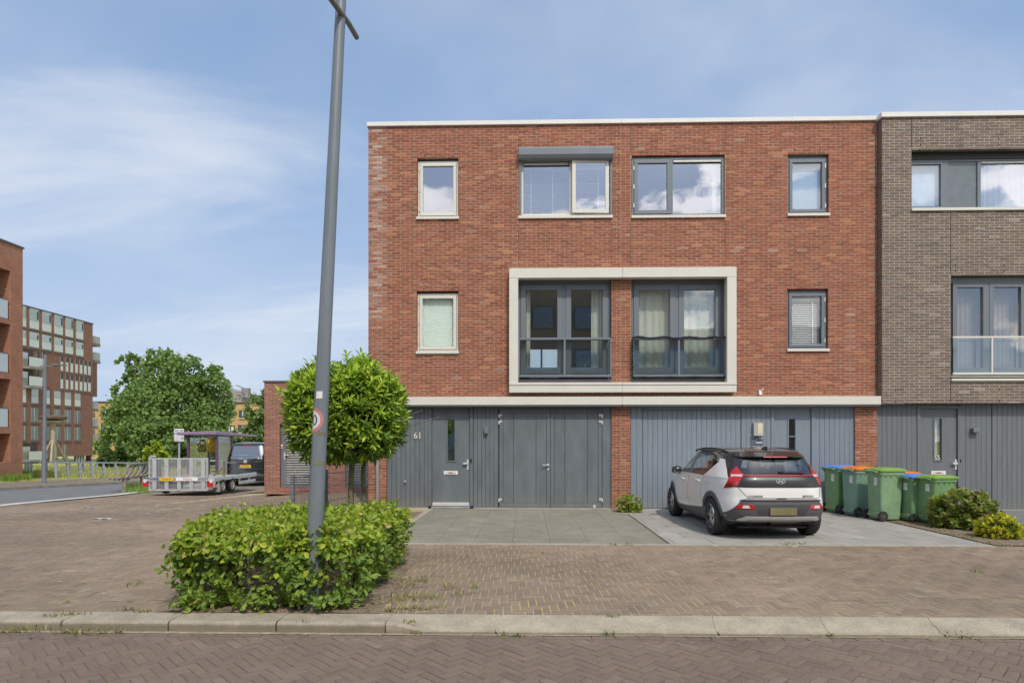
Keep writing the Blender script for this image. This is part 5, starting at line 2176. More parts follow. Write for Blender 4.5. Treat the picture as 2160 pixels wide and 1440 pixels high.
def build_far_trees():
    GREEN = [(4, (.22, .335, .10)), (3, (.18, .285, .085)), (2, (.27, .385, .115)), (1, (.32, .43, .13))]
    LIGHT = [(4, (.22, .31, .10)), (3, (.18, .26, .09)), (2, (.26, .35, .12))]
    DARK = [(4, (.075, .125, .035)), (3, (.09, .15, .042)), (1, (.12, .18, .05))]
    broadleaf('broad_tree', 'large full green tree in the meadow beyond the bridge railing', [
        (355, 870, 82, 0), (290, 868, 52, -2), (425, 868, 62, 1), (345, 800, 52, 1), (385, 785, 42, -1), (298, 800, 34, 2), (452, 800, 28, 0), (270, 765, 20, 0), (330, 758, 22, 1), (365, 758, 20, 0),
        (462, 858, 28, 1), (262, 900, 40, -2), (250, 940, 36, 0), (330, 925, 60, -3), (410, 930, 62, -2), (462, 922, 32, 0), (290, 955, 40, -3), (440, 815, 38, 2), (262, 822, 22, 1)], 62, .27, 30000, GREEN, 352, 985, trunk_r=.35)
    broadleaf('poplar_tree', 'loose pale green tree between the bus shelter and the brick shed', [
        (548, 865, 30, 0), (560, 900, 36, 1), (538, 912, 18, -1), (552, 838, 18, 0), (575, 850, 26, 1), (520, 935, 24, 0), (560, 940, 40, 0)], 78, .36, 5200, LIGHT, 552, 975, trunk_r=.2)
    for i, (u, v, r, w) in enumerate(((240, 965, 22, 'left'), (395, 965, 30, 'mid'), (455, 960, 34, 'mid'), (510, 955, 30, 'right'), (545, 965, 26, 'right'))):
        broadleaf('thicket_bush', ('dark round bush at the left foot of the large tree', 'dark bush under the large tree behind the stop sign', 'dark bush seen through the glass of the bus shelter', 'dark bush behind the patterned shelter wall',
                  'dark bush behind the roof of the black van')[i], [(u, v, r, 0), (u - r * .6, v + r * .3, r * .7, 0), (u + r * .6, v + r * .35, r * .7, 0)], 54, .28, 1300, DARK, u, 990, trunk_r=.08, group='bushes beyond the railing')
    SAP = [(3, (.34, .44, .05)), (2, (.42, .50, .06)), (1, (.26, .36, .05))]
    broadleaf('sapling', 'bright yellow green sapling behind the ramp of the trailer', [(330, 955, 16, 0), (322, 972, 14, 0), (340, 970, 15, 0), (330, 940, 9, 0)], 46, .26, 520, SAP, 330, 1003, trunk_r=.05)


def build_small_green():
    # tufts of grass and weeds along the kerbs and joints
    mb = MB()
    spots = [(190, 1336, .22), (150, 1333, .15), (60, 1330, .2), (20, 1332, .18), (255, 1334, .08), (110, 1300, .12), (150, 1297, .14), (270, 1287, .1), (300, 1291, .1), (285, 1232, .12), (140, 1272, .05), (280, 1270, .05),
             (860, 1235, .2), (880, 1260, .16), (870, 1285, .2), (905, 1262, .15), (850, 1262, .2), (838, 1225, .2), (830, 1268, .2), (822, 1290, .15), (845, 1205, .15), (920, 1280, .12), (965, 1255, .1), (890, 1225, .2), (1000, 1240, .07), (945, 1236, .14), (835, 1285, .12), (865, 1312, .07), (895, 1334, .12), (950, 1336, .1), (880, 1337, .1), (1060, 1340, .06),
             (1090, 1342, .08), (1290, 1340, .08), (1292, 1300, .06), (1750, 1343, .08), (2005, 1343, .16), (2030, 1345, .14), (2015, 1338, .12), (1680, 1148, .22), (1655, 1148, .1), (1290, 1149, .1), (1330, 1149, .12),
             (2060, 1207, .1), (1925, 1106, .12), (1945, 1104, .18), (1960, 1112, .22), (1985, 1120, .2), (2010, 1128, .16), (1905, 1104, .1), (1890, 1103, .08), (1800, 1088, .06), (1770, 1082, .06), (700, 1290, .1), (455, 1290, .08), (640, 1312, .05),
             (2040, 1135, .2), (2075, 1145, .15), (2110, 1150, .15)]
    PALW = [(.20, .25, .05), (.26, .28, .07), (.15, .21, .045), (.36, .32, .10), (.42, .36, .16)]
    for (u, v, s) in spots:
        p = gnd(u, v, ZROAD if v > 1330 else 0.0)
        for _ in range(int(s * 210)):
            q = Vector((p.x + rng.normal() * s * .42, p.y + rng.normal() * s * .42 * (1 if p.y > 5.8 else .35), p.z))
            if q.y < YK0 and p.y > YK0:
                continue
            h = rng.uniform(.012, .05) * (1 + s)
            d = Vector((rng.normal() * .7, rng.normal() * .5, rng.uniform(.3, 1))).normalized() * h
            w = Vector((-d.y, d.x, 0)).normalized() * rng.uniform(.0025, .006) if abs(d.x) + abs(d.y) > 1e-5 else Vector((.004, 0, 0))
            m_ = q + d * .6 + Vector((0, 0, .01))
            mb.add([q - w, q + w, m_ + w, m_ - w, q + d * 1.15], [(0, 1, 2, 3), (3, 2, 4)], jitter(random.choice(PALW), .2))
    mb.build('weeds', M_LEAF, None, attr=True, kind='stuff')
    # dry bits blown over the square
    mb = MB()
    PALD = [(.46, .36, .12), (.42, .30, .14), (.50, .42, .20), (.36, .27, .14), (.55, .50, .40)]

    def bit(x, y, s):
        z = float(ground_z(x, y)) + .004 + random.random() * .004
        a = random.uniform(0, 6.28)
        c, n = math.cos(a) * s, math.sin(a) * s
        mb.add([(x - c, y - n, z), (x + n * .5, y - c * .5, z + s * .3), (x + c, y + n, z + s * .1), (x - n * .4, y + c * .4, z + s * .2)], [(0, 1, 2, 3)], jitter(random.choice(PALD), .2))
    for _ in range(2600):
        y = YK1 + .1 + (16.5 - YK1) * random.random()
        x = -13 + 9 * random.random() ** .9
        k = .5 + .5 * math.sin(x * 1.7 + y) * math.sin(y * 1.1 - x * .6)
        if random.random() < k * k + .06 and not inside(HB, x, y):
            bit(x, y, random.uniform(.008, .024))
    for _ in range(420):
        x, y = random.uniform(-1.3, 9), random.uniform(YK1 + .05, YD)
        bit(x, y, random.uniform(.005, .014))
    for _ in range(60):
        x, y = random.uniform(-5, 6), random.uniform(YK0 - .09, YK0 - .02)
        s = random.uniform(.006, .018)
        z = ZROAD + .006
        mb.add([(x - s, y, z), (x, y - s * .5, z + s * .3), (x + s, y, z), (x, y + s * .4, z + s * .2)], [(0, 1, 2, 3)], jitter(random.choice(PALD), .2))
    for _ in range(320):
        s, t = random.random(), random.random()
        x = HB[0][0] + (HB[1][0] - HB[0][0]) * s
        y = HB[0][1] + .02 + .5 * t
        q = random.uniform(.008, .03)
        mb.add([(x - q, y, .05), (x, y - q * .5, .05 + q * .3), (x + q, y, .05), (x, y + q * .4, .05 + q * .2)], [(0, 1, 2, 3)], jitter(random.choice(PALD + [(.13, .09, .05)] * 4), .2))
    mb.build('fallen_leaves', mat('dry_leaf', attr=True, rough=.8, var=.1), None, attr=True, kind='stuff')
    # scraps of paper
    for i, (u, v, l, c, lab) in enumerate(((214, 1094, .20, (.72, .72, .70), 'flattened white paper strip lying on the square'), (190, 1071, .15, (.35, .40, .62), 'crumpled blue and white wrapper on the square'))):
        p = gnd(u, v)
        s = thing('paper_scrap', lab, 'litter', p, group=None)
        m_ = MB()
        for k in range(4):
            a, b = -l + k * l / 2, -l + (k + 1) * l / 2
            m_.add([(p.x + a, p.y - .05, p.z + .006 + .015 * (k % 2)), (p.x + b, p.y - .05, p.z + .006 + .015 * ((k + 1) % 2)), (p.x + b, p.y + .05, p.z + .012), (p.x + a, p.y + .05, p.z + .01)], [(0, 1, 2, 3)])
        m_.build('sheet', mat('scrap_%d' % i, c, .6, var=.2, scale=20), s)
    # long grass of the meadow, and the verge by the far building
    v, f, c = [], [], []
    mbg = MB()
    PALG = [(.40, .43, .10), (.48, .46, .15), (.32, .38, .09), (.55, .50, .22)]

    def blade(x, y, h, w, pal=PALG):
        z = float(ground_z(x, y)) - .05
        dx, dy = random.gauss(0, .25) * h, random.gauss(0, .2) * h
        mbg.add([(x - w, y, z), (x + w, y, z), (x + dx, y + dy, z + h)], [(0, 1, 2)], jitter(random.choice(pal), .2))
    for _ in range(9000):
        y = 40 + 26 * random.random()
        blade(random.uniform(-y * .84, -y * .38), y, random.uniform(.25, .7), .05)
    PALV = [(.19, .30, .06), (.24, .35, .07), (.15, .25, .05)]
    for _ in range(3500):
        p = gnd(random.uniform(-20, 62), random.uniform(1001, 1013))
        blade(p.x, p.y, random.uniform(.15, .5), .05, PALV)
    for _ in range(1500):
        p = gnd(random.uniform(262, 318), random.gauss(1033, 2.5))
        blade(p.x, p.y, random.uniform(.08, .35), .02, PALV)
    for _ in range(700):
        p = gnd(random.uniform(560, 660), random.gauss(1043, 3))
        blade(p.x, p.y, random.uniform(.02, .07), .012, PALG)
    for _ in range(1200):
        p = gnd(random.uniform(40, 320), random.uniform(1011, 1018))
        blade(p.x, p.y, random.uniform(.05, .2), .03, PALG)
    mbg.build('long_grass', M_LEAF, None, attr=True, kind='stuff')


build_hedge()
build_laurel()
build_garden_plants()
build_far_trees()
build_small_green()
# ------------------------------------------------------------------ vehicles
def catmull(xs, ys, x):
    """Smooth curve through the points (monotone cubic)."""
    xs, ys = np.asarray(xs, float), np.asarray(ys, float)
    h = np.diff(xs)
    d = np.diff(ys) / h
    m = np.zeros(len(xs))
    m[0], m[-1] = d[0], d[-1]
    for i in range(1, len(xs) - 1):
        m[i] = 0 if d[i - 1] * d[i] <= 0 else 2 * d[i - 1] * d[i] / (d[i - 1] + d[i])
    i = int(np.clip(np.searchsorted(xs, x) - 1, 0, len(h) - 1))
    t = np.clip((x - xs[i]) / h[i], 0, 1)
    t2, t3 = t * t, t * t * t
    return (2 * t3 - 3 * t2 + 1) * ys[i] + (t3 - 2 * t2 + t) * h[i] * m[i] + (-2 * t3 + 3 * t2) * ys[i + 1] + (t3 - t2) * h[i] * m[i + 1]


class Shell:
    """A car body as a stack of rounded plan outlines. Local axes: x right, y forward from the rear bumper, z up."""
    def __init__(self, zs, W, R, F, yc, nr, nf):
        self.z, self.W_, self.R_, self.F_, self.yc, self.nr, self.nf = zs, W, R, F, yc, nr, nf

    def W(self, z): return catmull(self.z, self.W_, z)
    def R(self, z): return catmull(self.z, self.R_, z)
    def F(self, z): return catmull(self.z, self.F_, z)

    def outline(self, z, phi):
        w = self.W(z)
        n = self.nr if math.sin(phi) < 0 else self.nf
        L = (self.yc - self.R(z)) if math.sin(phi) < 0 else (self.F(z) - self.yc)
        c, s = math.cos(phi), math.sin(phi)
        r = (abs(c) ** n + abs(s) ** n) ** (-1 / n)
        return w * r * c, self.yc + L * r * s

    def rear(self, x, z, off=.004):
        w, L = self.W(z), self.yc - self.R(z)
        t = min(abs(x) / w, .995)
        return Vector((x, self.yc - L * (1 - t ** self.nr) ** (1 / self.nr) - off, z))

    def side(self, y, z, sgn=-1, off=.004):
        L, n = ((self.yc - self.R(z)), self.nr) if y < self.yc else ((self.F(z) - self.yc), self.nf)
        t = min(abs(y - self.yc) / L, .995)
        return Vector((sgn * (self.W(z) * (1 - t ** n) ** (1 / n) + off), y, z))

    def grid(self, zs, nphi, keep=None):
        mb = MB()
        vs = []
        for z in zs:
            for k in range(nphi):
                x, y = self.outline(z, 2 * math.pi * (k + .5) / nphi)
                vs.append((x, y, z))
        fs = []
        for i in range(len(zs) - 1):
            for k in range(nphi):
                k2 = (k + 1) % nphi
                q = (i * nphi + k, i * nphi + k2, (i + 1) * nphi + k2, (i + 1) * nphi + k)
                c = [sum(vs[a][b] for a in q) / 4 for b in range(3)]
                if keep is None or keep(*c):
                    fs.append(q)
        return mb.add(vs, fs)


def rows_patch(poly, fn, rows, cols):
    """A polygon (one span per level) laid on a surface fn(a, z)."""
    zs = [p[1] for p in poly]
    z0, z1 = min(zs) + 1e-4, max(zs) - 1e-4
    mb = MB()
    vs, fs = [], []
    levels = sorted(set([z0 + (z1 - z0) * i / rows for i in range(rows + 1)] + [min(max(q, z0), z1) for q in zs]))
    for z in levels:
        xs_ = []
        n = len(poly)
        for i in range(n):
            (ax, az), (bx, bz) = poly[i], poly[(i + 1) % n]
            if (az <= z < bz) or (bz <= z < az):
                xs_.append(ax + (bx - ax) * (z - az) / (bz - az))
        if len(xs_) < 2:
            xs_ = [xs_[0], xs_[0]] if xs_ else [0, 0]
        a, b = min(xs_), max(xs_)
        for j in range(cols + 1):
            vs.append(tuple(fn(a + (b - a) * j / cols, z)))
    for i in range(len(levels) - 1):
        for j in range(cols):
            q = i * (cols + 1) + j
            fs.append((q, q + 1, q + cols + 2, q + cols + 1))
    return mb.add(vs, fs)


def inpoly(poly, x, y):
    return inside(poly, x, y)


M_TYRE = mat('tyre', (.028, .028, .029), .85, var=.15, scale=20)
M_RIM = mat('alloy_rim', (.50, .50, .51), .3, .85, var=.05)
M_RIMDARK = mat('rim_dark', (.06, .06, .065), .4, .5)
M_CARWHITE = mat('white_car_paint', (.80, .80, .79), .28, var=.015, scale=2, coat=.6)
M_CARBLACK = mat('black_car_paint', (.020, .020, .023), .22, var=.03, coat=.8)
M_CLADDING = mat('bumper_plastic', (.088, .09, .096), .55, var=.06)
M_CARGLASS = glass('car_glass', .10, (.62, .66, .66))
M_REDLAMP = mat('red_lamp', (.50, .012, .014), .18, var=.08, coat=.7)
M_REDDARK = mat('dark_red_lamp', (.20, .010, .012), .2, coat=.7)
M_CLEARLAMP = mat('clear_lamp', (.66, .58, .55), .25, coat=.5)
M_SILVER = mat('silver_trim', (.62, .63, .65), .38, .35, var=.04)
M_CHROME = mat('chrome', (.78, .78, .79), .22, .45, var=.02)


def wheel(parent, x, y, r, w, sgn, spokes=5, rim=None, rr=.66):
    """A wheel standing at (x, y): sgn is the side its face looks to."""
    t = MB().lathe([(r * rr, -w / 2), (r * .93, -w / 2), (r * .985, -w * .40), (r, -w * .25), (r, w * .25), (r * .985, w * .40), (r * .93, w / 2), (r * rr, w / 2)], (x, y, r), 'x', 40, caps=False)
    ty = t.build('wheel', M_TYRE, parent, smooth=True)
    for k in (-.2, 0, .2):
        MB().lathe([(r * 1.001, w * (k - .012)), (r * 1.0015, w * (k + .012))], (x, y, r), 'x', 40, caps=False).build('groove', M_BLACK, ty)
    f = x + sgn * w * .42
    MB().lathe([(r * rr + .002, -.03), (r * rr + .012, .012), (r * rr - .02, .014), (r * rr - .035, -.02)], (f, y, r), 'x', 40, caps=False).build('rim', rim or M_RIM, ty, smooth=True)
    MB().lathe([(0, 0), (r * rr, 0), (r * rr, .01), (0, .01)], (f - sgn * .06, y, r), 'x', 32).build('brake_disc', M_RIMDARK, ty)
    mb = MB()
    R1 = r * rr - .01
    for k in range(spokes):
        a = 2 * math.pi * k / spokes + .3
        for da in (-.20, .20) if spokes == 5 else (0,):
            p = (f - sgn * .002, y + math.cos(a + da * .5) * .05, r + math.sin(a + da * .5) * .05)
            q = (f - sgn * .012, y + math.cos(a + da * 1.35) * R1, r + math.sin(a + da * 1.35) * R1)
            mb.bar(p, q, .03 if spokes == 5 else .05, .022, up=(1, 0, 0))
    mb.build('spokes', rim or M_RIM, ty, bevel=.003)
    MB().lathe([(0, -.01), (.055, -.01), (.055, .012), (.03, .02), (0, .02)], (f, y, r), 'x', 16).build('hub_cap', rim or M_RIM, ty, smooth=True)
    return ty


def build_car():
    g = atd(1622, 1100, 9.66)
    car = thing('parked_car', 'white crossover car with black roof parked nose first on the driveway', 'car', (g.x + .205, g.y, .004), rz=YAW, local=True)
    S = Shell([.16, .24, .32, .40, .52, .62, .70, .80, .90, .98, 1.04, 1.10, 1.18, 1.26, 1.33, 1.38, 1.42, 1.45, 1.47, 1.482],
              [.70, .80, .84, .865, .882, .885, .882, .876, .868, .852, .828, .800, .762, .722, .686, .655, .61, .53, .42, .22],
              [.62, .50, .10, .02, .0, .012, .03, .035, .05, .07, .11, .16, .225, .285, .335, .36, .42, .62, .95, 1.3],
              [3.95, 4.10, 4.16, 4.18, 4.18, 4.17, 4.14, 4.06, 3.80, 3.28, 3.08, 2.96, 2.80, 2.64, 2.48, 2.36, 2.24, 2.08, 1.95, 1.75],
              2.05, 5.2, 4.0)
    RA, FA, TR = .80, 3.38, .318
    side_glass = [[(2.98, .985), (2.16, 1.01), (2.10, 1.365), (2.46, 1.365)],
                  [(2.06, 1.01), (1.20, 1.045), (1.10, 1.30), (1.26, 1.36), (2.00, 1.365)],
                  [(1.10, 1.07), (.86, 1.235), (1.00, 1.30)]]
    rear_glass = [(-.585, 1.065), (.585, 1.065), (.615, 1.17), (.545, 1.305), (-.545, 1.305), (-.615, 1.17)]

    def keep_body(x, y, z):
        if z < .75:
            for ya in (RA, FA):
                if math.hypot(y - ya, z - TR) < TR + .055 and abs(x) > .5:
                    return False
        return True

    zs = list(np.linspace(.16, .985, 34))
    S.grid(zs, 168, keep_body).build('body', M_CARWHITE, car, smooth=True)

    def keep_green(x, y, z):
        for pg in side_glass:
            cx_ = sum(p[0] for p in pg) / len(pg)
            cz_ = sum(p[1] for p in pg) / len(pg)
            if abs(x) > .5 * S.W(z) and inpoly([(cx_ + (p[0] - cx_) * .93, cz_ + (p[1] - cz_) * .93) for p in pg], y, z):
                return False
        if y < 1.0 and inpoly([(p[0] * .95, 1.185 + (p[1] - 1.185) * .93) for p in rear_glass], x, z):
            return False
        if y > S.yc + .2 and abs(x) < S.W(z) * .86 and 1.03 < z < 1.37:
            return False
        return True

    S.grid(list(np.linspace(.985, 1.385, 26)), 168, keep_green).build('pillars', M_CARBLACK, car, smooth=True)
    rf = S.grid([1.385, 1.40, 1.42, 1.435, 1.45, 1.462, 1.472, 1.479, 1.482], 120)
    n = len(rf.v)
    rf.f.append(tuple(range(n - 120, n)))
    rf.c.append((1, 1, 1))
    roof = rf.build('roof', M_CARBLACK, car, smooth=True)
    MB().box(-.55, .55, .35, 3.9, .17, .20).build('floor_pan', M_BLACK, car)
    # wheel housings
    for ya in (RA, FA):
        for sg in (-1, 1):
            w = MB()
            n = 20
            vs, fs = [], []
            for k in range(n + 1):
                a = -.25 + (math.pi + .5) * k / n
                for xx in (.48, .80):
                    vs.append((sg * xx, ya + math.cos(a) * (TR + .06), TR + math.sin(a) * (TR + .06)))
            for k in range(n):
                fs.append((2 * k, 2 * k + 1, 2 * k + 3, 2 * k + 2))
            w.add(vs, fs).build('wheel_housing', M_BLACK, car, smooth=True)
            # black arch moulding
            vs, fs = [], []
            for k in range(n + 1):
                a = -.42 + (math.pi + .84) * k / n
                for (rr_, o) in ((TR + .030, -.03), (TR + .034, .012), (TR + .105, .016), (TR + .112, .003)):
                    yy, zz = ya + math.cos(a) * rr_, TR + math.sin(a) * rr_
                    p = S.side(yy, max(zz, .17), sg, o)
                    vs.append((p.x, yy, max(zz, .17)))
            for k in range(n):
                for j in range(3):
                    q = 4 * k + j
                    fs.append((q, q + 1, q + 5, q + 4))
            MB().add(vs, fs).build('arch_moulding', M_CLADDING, car, smooth=True)
    for sg in (-1, 1):
        sd_ = lambda y, z, o=.006, s=sg: S.side(y, z, s, o)
        # sill cladding, wedge and door shut lines
        rows_patch([(RA + .42, .17), (FA - .42, .17), (FA - .40, .34), (2.35, .315), (2.25, .345), (1.55, .40), (RA + .41, .43)], lambda y, z: sd_(y, z, .014), 6, 26).build('sill_cladding', M_CLADDING, car, smooth=True)
        ln = mat('shut_line', (.045, .045, .045), .7)
        for pts in ([(2.10, .35), (2.115, .70), (2.11, .98)], [(1.22, .52), (1.33, .72), (1.20, .985)], [(3.02, .40), (3.06, .75), (3.0, .97)]):
            mb = MB()
            for a, b in zip(pts[:-1], pts[1:]):
                for k in range(6):
                    q = [(a[0] + (b[0] - a[0]) * t, a[1] + (b[1] - a[1]) * t) for t in (k / 6, (k + 1) / 6)]
                    mb.add([sd_(q[0][0] - .004, q[0][1], .002), sd_(q[0][0] + .004, q[0][1], .002), sd_(q[1][0] + .004, q[1][1], .002), sd_(q[1][0] - .004, q[1][1], .002)], [(0, 1, 2, 3)])
            mb.build('shut_line', ln, car)
        for pg in side_glass:
            rows_patch(pg, lambda y, z: sd_(y, z, .003), 8, 14).build('side_window', M_CARGLASS, car, smooth=True)
        # white quarter rising behind the last window
        rows_patch([(1.24, .985), (1.10, 1.055), (.83, 1.235), (.86, 1.30), (.66, 1.285), (.45, 1.12), (.30, .985)], lambda y, z: sd_(y, z, .006), 12, 14).build('rear_quarter', M_CARWHITE, car, smooth=True)
        for (y, z) in ((1.50, .885), (2.42, .855)):
            p = S.side(y, z, sg, .0)
            h = MB().lathe([(0, -.115), (.016, -.11), (.021, -.07), (.021, .07), (.016, .11), (0, .115)], (p.x + sg * .022, y, z), 'y', 10).build('door_handle', M_CARWHITE, car, smooth=True)
            MB().lathe([(.055, 0), (.05, .002), (0, .003)], (p.x + sg * .001, y - .02, z), 'x', 16).build('cup', mat('handle_cup', (.45, .45, .45), .4), h)
        p = S.side(1.02, .80, sg, .004)
        if sg < 0:
            mb = MB()
            vs = [tuple(S.side(1.02 + .085 * math.cos(a), .80 + .085 * math.sin(a), sg, .003)) for a in np.linspace(0, 6.283, 20, endpoint=False)]
            vi = [tuple(S.side(1.02 + .079 * math.cos(a), .80 + .079 * math.sin(a), sg, .003)) for a in np.linspace(0, 6.283, 20, endpoint=False)]
            mb.add(vs + vi, [(k, (k + 1) % 20, 20 + (k + 1) % 20, 20 + k) for k in range(20)]).build('fuel_flap', mat('soft_line', (.36, .36, .36), .6), car)
        # door mirror
        m = MB().lathe([(0, -.10), (.05, -.085), (.075, -.03), (.085, .03), (.06, .09), (0, .10)], (sg * .915, 2.80, 1.01), 'x', 16).build('door_mirror', M_CARBLACK, car, smooth=True)
        MB().bar((sg * .82, 2.80, .97), (sg * .88, 2.80, .99), .04, .05).build('stalk', M_CARBLACK, m)
        MB().lathe([(.0, 0), (.068, .001)], (sg * .915, 2.735, 1.01), 'y', 16).build('mirror_glass', mat('mirror', (.8, .8, .8), .03, 1), m)
        # roof rail
        pts = []
        for k in range(13):
            y = .75 + 1.75 * k / 12
            zz = 1.398 + .06 * math.sin(math.pi * (k / 12) ** .9) ** .6
            pts.append((sg * (.60 + .02 * math.sin(math.pi * k / 12)), y, zz))
        MB().tube(pts, .018, 8).build('roof_rail', M_BLACK, car, smooth=True)
    # ---- the tail
    rr = lambda x, z, o=.006: S.rear(x, z, o)
    tg = rows_patch(rear_glass, lambda x, z: rr(x, z, .006), 8, 24).build('rear_window', M_CARGLASS, car, smooth=True)
    # dark border of the glass
    bord = MB()
    inner = [(p[0] * .90, 1.187 + (p[1] - 1.187) * .80) for p in rear_glass]
    n = len(rear_glass)
    for i in range(n):
        a0, a1, b0, b1 = rear_glass[i], rear_glass[(i + 1) % n], inner[i], inner[(i + 1) % n]
        m_ = 12
        for k in range(m_):
            q = []
            for (s, e, t) in ((a0, a1, k / m_), (a0, a1, (k + 1) / m_), (b0, b1, (k + 1) / m_), (b0, b1, k / m_)):
                q.append(rr(s[0] + (e[0] - s[0]) * t, s[1] + (e[1] - s[1]) * t, .0095))
            bord.add(q, [(0, 1, 2, 3)])
    bord.build('glass_border', M_CARBLACK, tg, smooth=True)
    gate = rows_patch([(-.60, 1.065), (.60, 1.065), (.60, 1.035), (.705, .855), (-.705, .855), (-.60, 1.035)], lambda x, z: rr(x, z, .007), 10, 30).build('tailgate_panel', mat('dark_tailgate', (.028, .028, .029), .35, var=.05, coat=.3), car, smooth=True)
    bar_ = rows_patch([(-.58, 1.052), (.58, 1.052), (.58, 1.036), (-.58, 1.036)], lambda x, z: rr(x, z, .022), 2, 26).build('light_bar', M_REDLAMP, car, smooth=True)
    for sg in (-1, 1):
        lamp = rows_patch([(sg * .600, 1.185), (sg * .555, 1.058), (sg * .575, 1.025), (sg * .66, .88), (sg * .80, .825), (sg * .745, .98), (sg * .690, 1.09)], lambda x, z: rr(x, z, .013), 16, 8).build('tail_lamp', M_REDLAMP, car, smooth=True)
        rows_patch([(sg * .557, 1.062), (sg * .565, 1.026), (sg * .71, 1.018), (sg * .70, 1.055)], lambda x, z: rr(x, z, .018), 3, 8).build('clear_band', M_CLEARLAMP, lamp, smooth=True)
        rows_patch([(sg * .655, .885), (sg * .70, .86), (sg * .80, .825), (sg * .775, .90), (sg * .735, .905)], lambda x, z: rr(x, z, .018), 5, 6).build('dark_tip', M_REDDARK, lamp, smooth=True)
        # reflector in the bumper
        rf_ = rows_patch([(sg * .42, .52), (sg * .46, .585), (sg * .665, .585), (sg * .715, .52)], lambda x, z: rr(x, z, .026), 4, 10).build('reflector', M_REDLAMP, car, smooth=True)
        rows_patch([(sg * .50, .53), (sg * .525, .575), (sg * .60, .575), (sg * .62, .53)], lambda x, z: rr(x, z, .030), 3, 6).build('reversing_lamp', M_CLEARLAMP, rf_, smooth=True)
    # spoiler over the glass
    sp = MB()
    ns = 24
    vs, fs = [], []
    for k in range(ns + 1):
        x = -.66 + 1.32 * k / ns
        p0, p1, p2 = rr(x, 1.318, .004), rr(x, 1.345, .085 - .05 * (abs(x) / .66) ** 3), rr(x, 1.405, .01)
        vs += [tuple(p0), (p1.x, p1.y, 1.325), tuple(p1), tuple(p2)]
    for k in range(ns):
        for j in range(3):
            q = 4 * k + j
            fs.append((q, q + 4, q + 5, q + 1))
    spo = sp.add(vs, fs).build('spoiler', M_CARBLACK, car, smooth=True)
    rows_patch([(-.19, 1.328), (.19, 1.328), (.19, 1.342), (-.19, 1.342)], lambda x, z: rr(x, z, .090), 1, 8).build('brake_light', M_REDLAMP, spo)
    # bumper
    bm = rows_patch([(-.58, .675), (.58, .675), (.625, .64), (.735, .50), (.815, .41), (.855, .37), (.850, .305), (-.850, .305), (-.855, .37), (-.815, .41), (-.735, .50), (-.625, .64)], lambda x, z: rr(x, z, min(.016, (z - .30) * 1.2)), 16, 44).build('rear_bumper', M_CLADDING, car, smooth=True)
    rows_patch([(-.62, .668), (.62, .668), (.66, .64), (-.66, .64)], lambda x, z: rr(x, z, .040 - abs(z - .655)), 4, 30).build('bumper_step', M_CLADDING, bm, smooth=True)
    rows_patch([(-.44, .59), (.44, .59), (.36, .40), (-.36, .40)], lambda x, z: rr(x, z, .0185), 4, 14).build('plate_recess', mat('recess_plastic', (.055, .056, .06), .6), bm, smooth=True)
    rows_patch([(-.56, .405), (.56, .405), (.66, .345), (.66, .318), (-.66, .318), (-.66, .345)], lambda x, z: rr(x, z, .036), 5, 40).build('skid_plate', M_SILVER, bm, smooth=True)
    sd2 = rows_patch([(-.52, .340), (.52, .340), (.56, .322), (-.56, .322)], lambda x, z: rr(x, z, .0375), 2, 20)
    sd2.build('skid_groove', mat('skid_dark', (.26, .26, .27), .5, .3), bm)
    MB().box(-.20, .22, -.038, -.026, .425, .545).build('number_plate', mat('olive_plate', (.185, .16, .085), .5, var=.25, scale=4), car)
    # tailgate seams, handle recess
    ln = MATS['shut_line']
    mb = MB()
    for pts in ([(-.655, .855), (-.52, .69)], [(.655, .855), (.655, .69)], [(-.52, .688), (.63, .688)]):
        (a, b) = pts
        for k in range(14):
            q = [(a[0] + (b[0] - a[0]) * t, a[1] + (b[1] - a[1]) * t) for t in (k / 14, (k + 1) / 14)]
            d = .004
            if abs(a[1] - b[1]) < .01:
                mb.add([rr(q[0][0], q[0][1] - d, .003), rr(q[1][0], q[1][1] - d, .003), rr(q[1][0], q[1][1] + d, .003), rr(q[0][0], q[0][1] + d, .003)], [(0, 1, 2, 3)])
            else:
                mb.add([rr(q[0][0] - d, q[0][1], .003), rr(q[0][0] + d, q[0][1], .003), rr(q[1][0] + d, q[1][1], .003), rr(q[1][0] - d, q[1][1], .003)], [(0, 1, 2, 3)])
    mb.build('tailgate_seam', ln, car)
    rows_patch([(-.09, .672), (.09, .672), (.06, .692), (-.06, .692)], lambda x, z: rr(x, z, .012), 2, 6).build('gate_grip', M_BLACK, car)
    # wiper, aerial
    MB().bar(rr(.0, 1.085, .03), rr(.40, 1.078, .03), .018, .012).bar(rr(.0, 1.09, .03), rr(.07, 1.10, .035), .035, .025).build('wiper', M_BLACK, car)
    MB().prism([(.60, 1.44), (.80, 1.455), (.78, 1.462), (.64, 1.505), (.60, 1.50)], lambda y, z: (-.022, y, z), lambda y, z: (.022, y, z)).build('aerial', M_CARBLACK, roof, bevel=.008)
    # badge: a slanted letter in an oval ring
    em = MB()
    yb = rr(0, .955, .0).y
    n = 28
    vs, fs = [], []
    for k in range(n):
        a = 2 * math.pi * k / n
        for (q, o) in ((1.0, .010), (1.0, .018), (.86, .018), (.86, .010)):
            vs.append((.073 * q * math.cos(a), rr(.073 * q * math.cos(a), .955, o).y, .955 + .042 * q * math.sin(a)))
    for k in range(n):
        k2 = (k + 1) % n
        for j in range(4):
            j2 = (j + 1) % 4
            fs.append((4 * k + j, 4 * k2 + j, 4 * k2 + j2, 4 * k + j2))
    em.add(vs, fs)
    em.bar((-.040, yb - .014, .925), (-.016, yb - .014, .985), .014, .008, up=(0, 1, 0))
    em.bar((.016, yb - .014, .925), (.040, yb - .014, .985), .014, .008, up=(0, 1, 0))
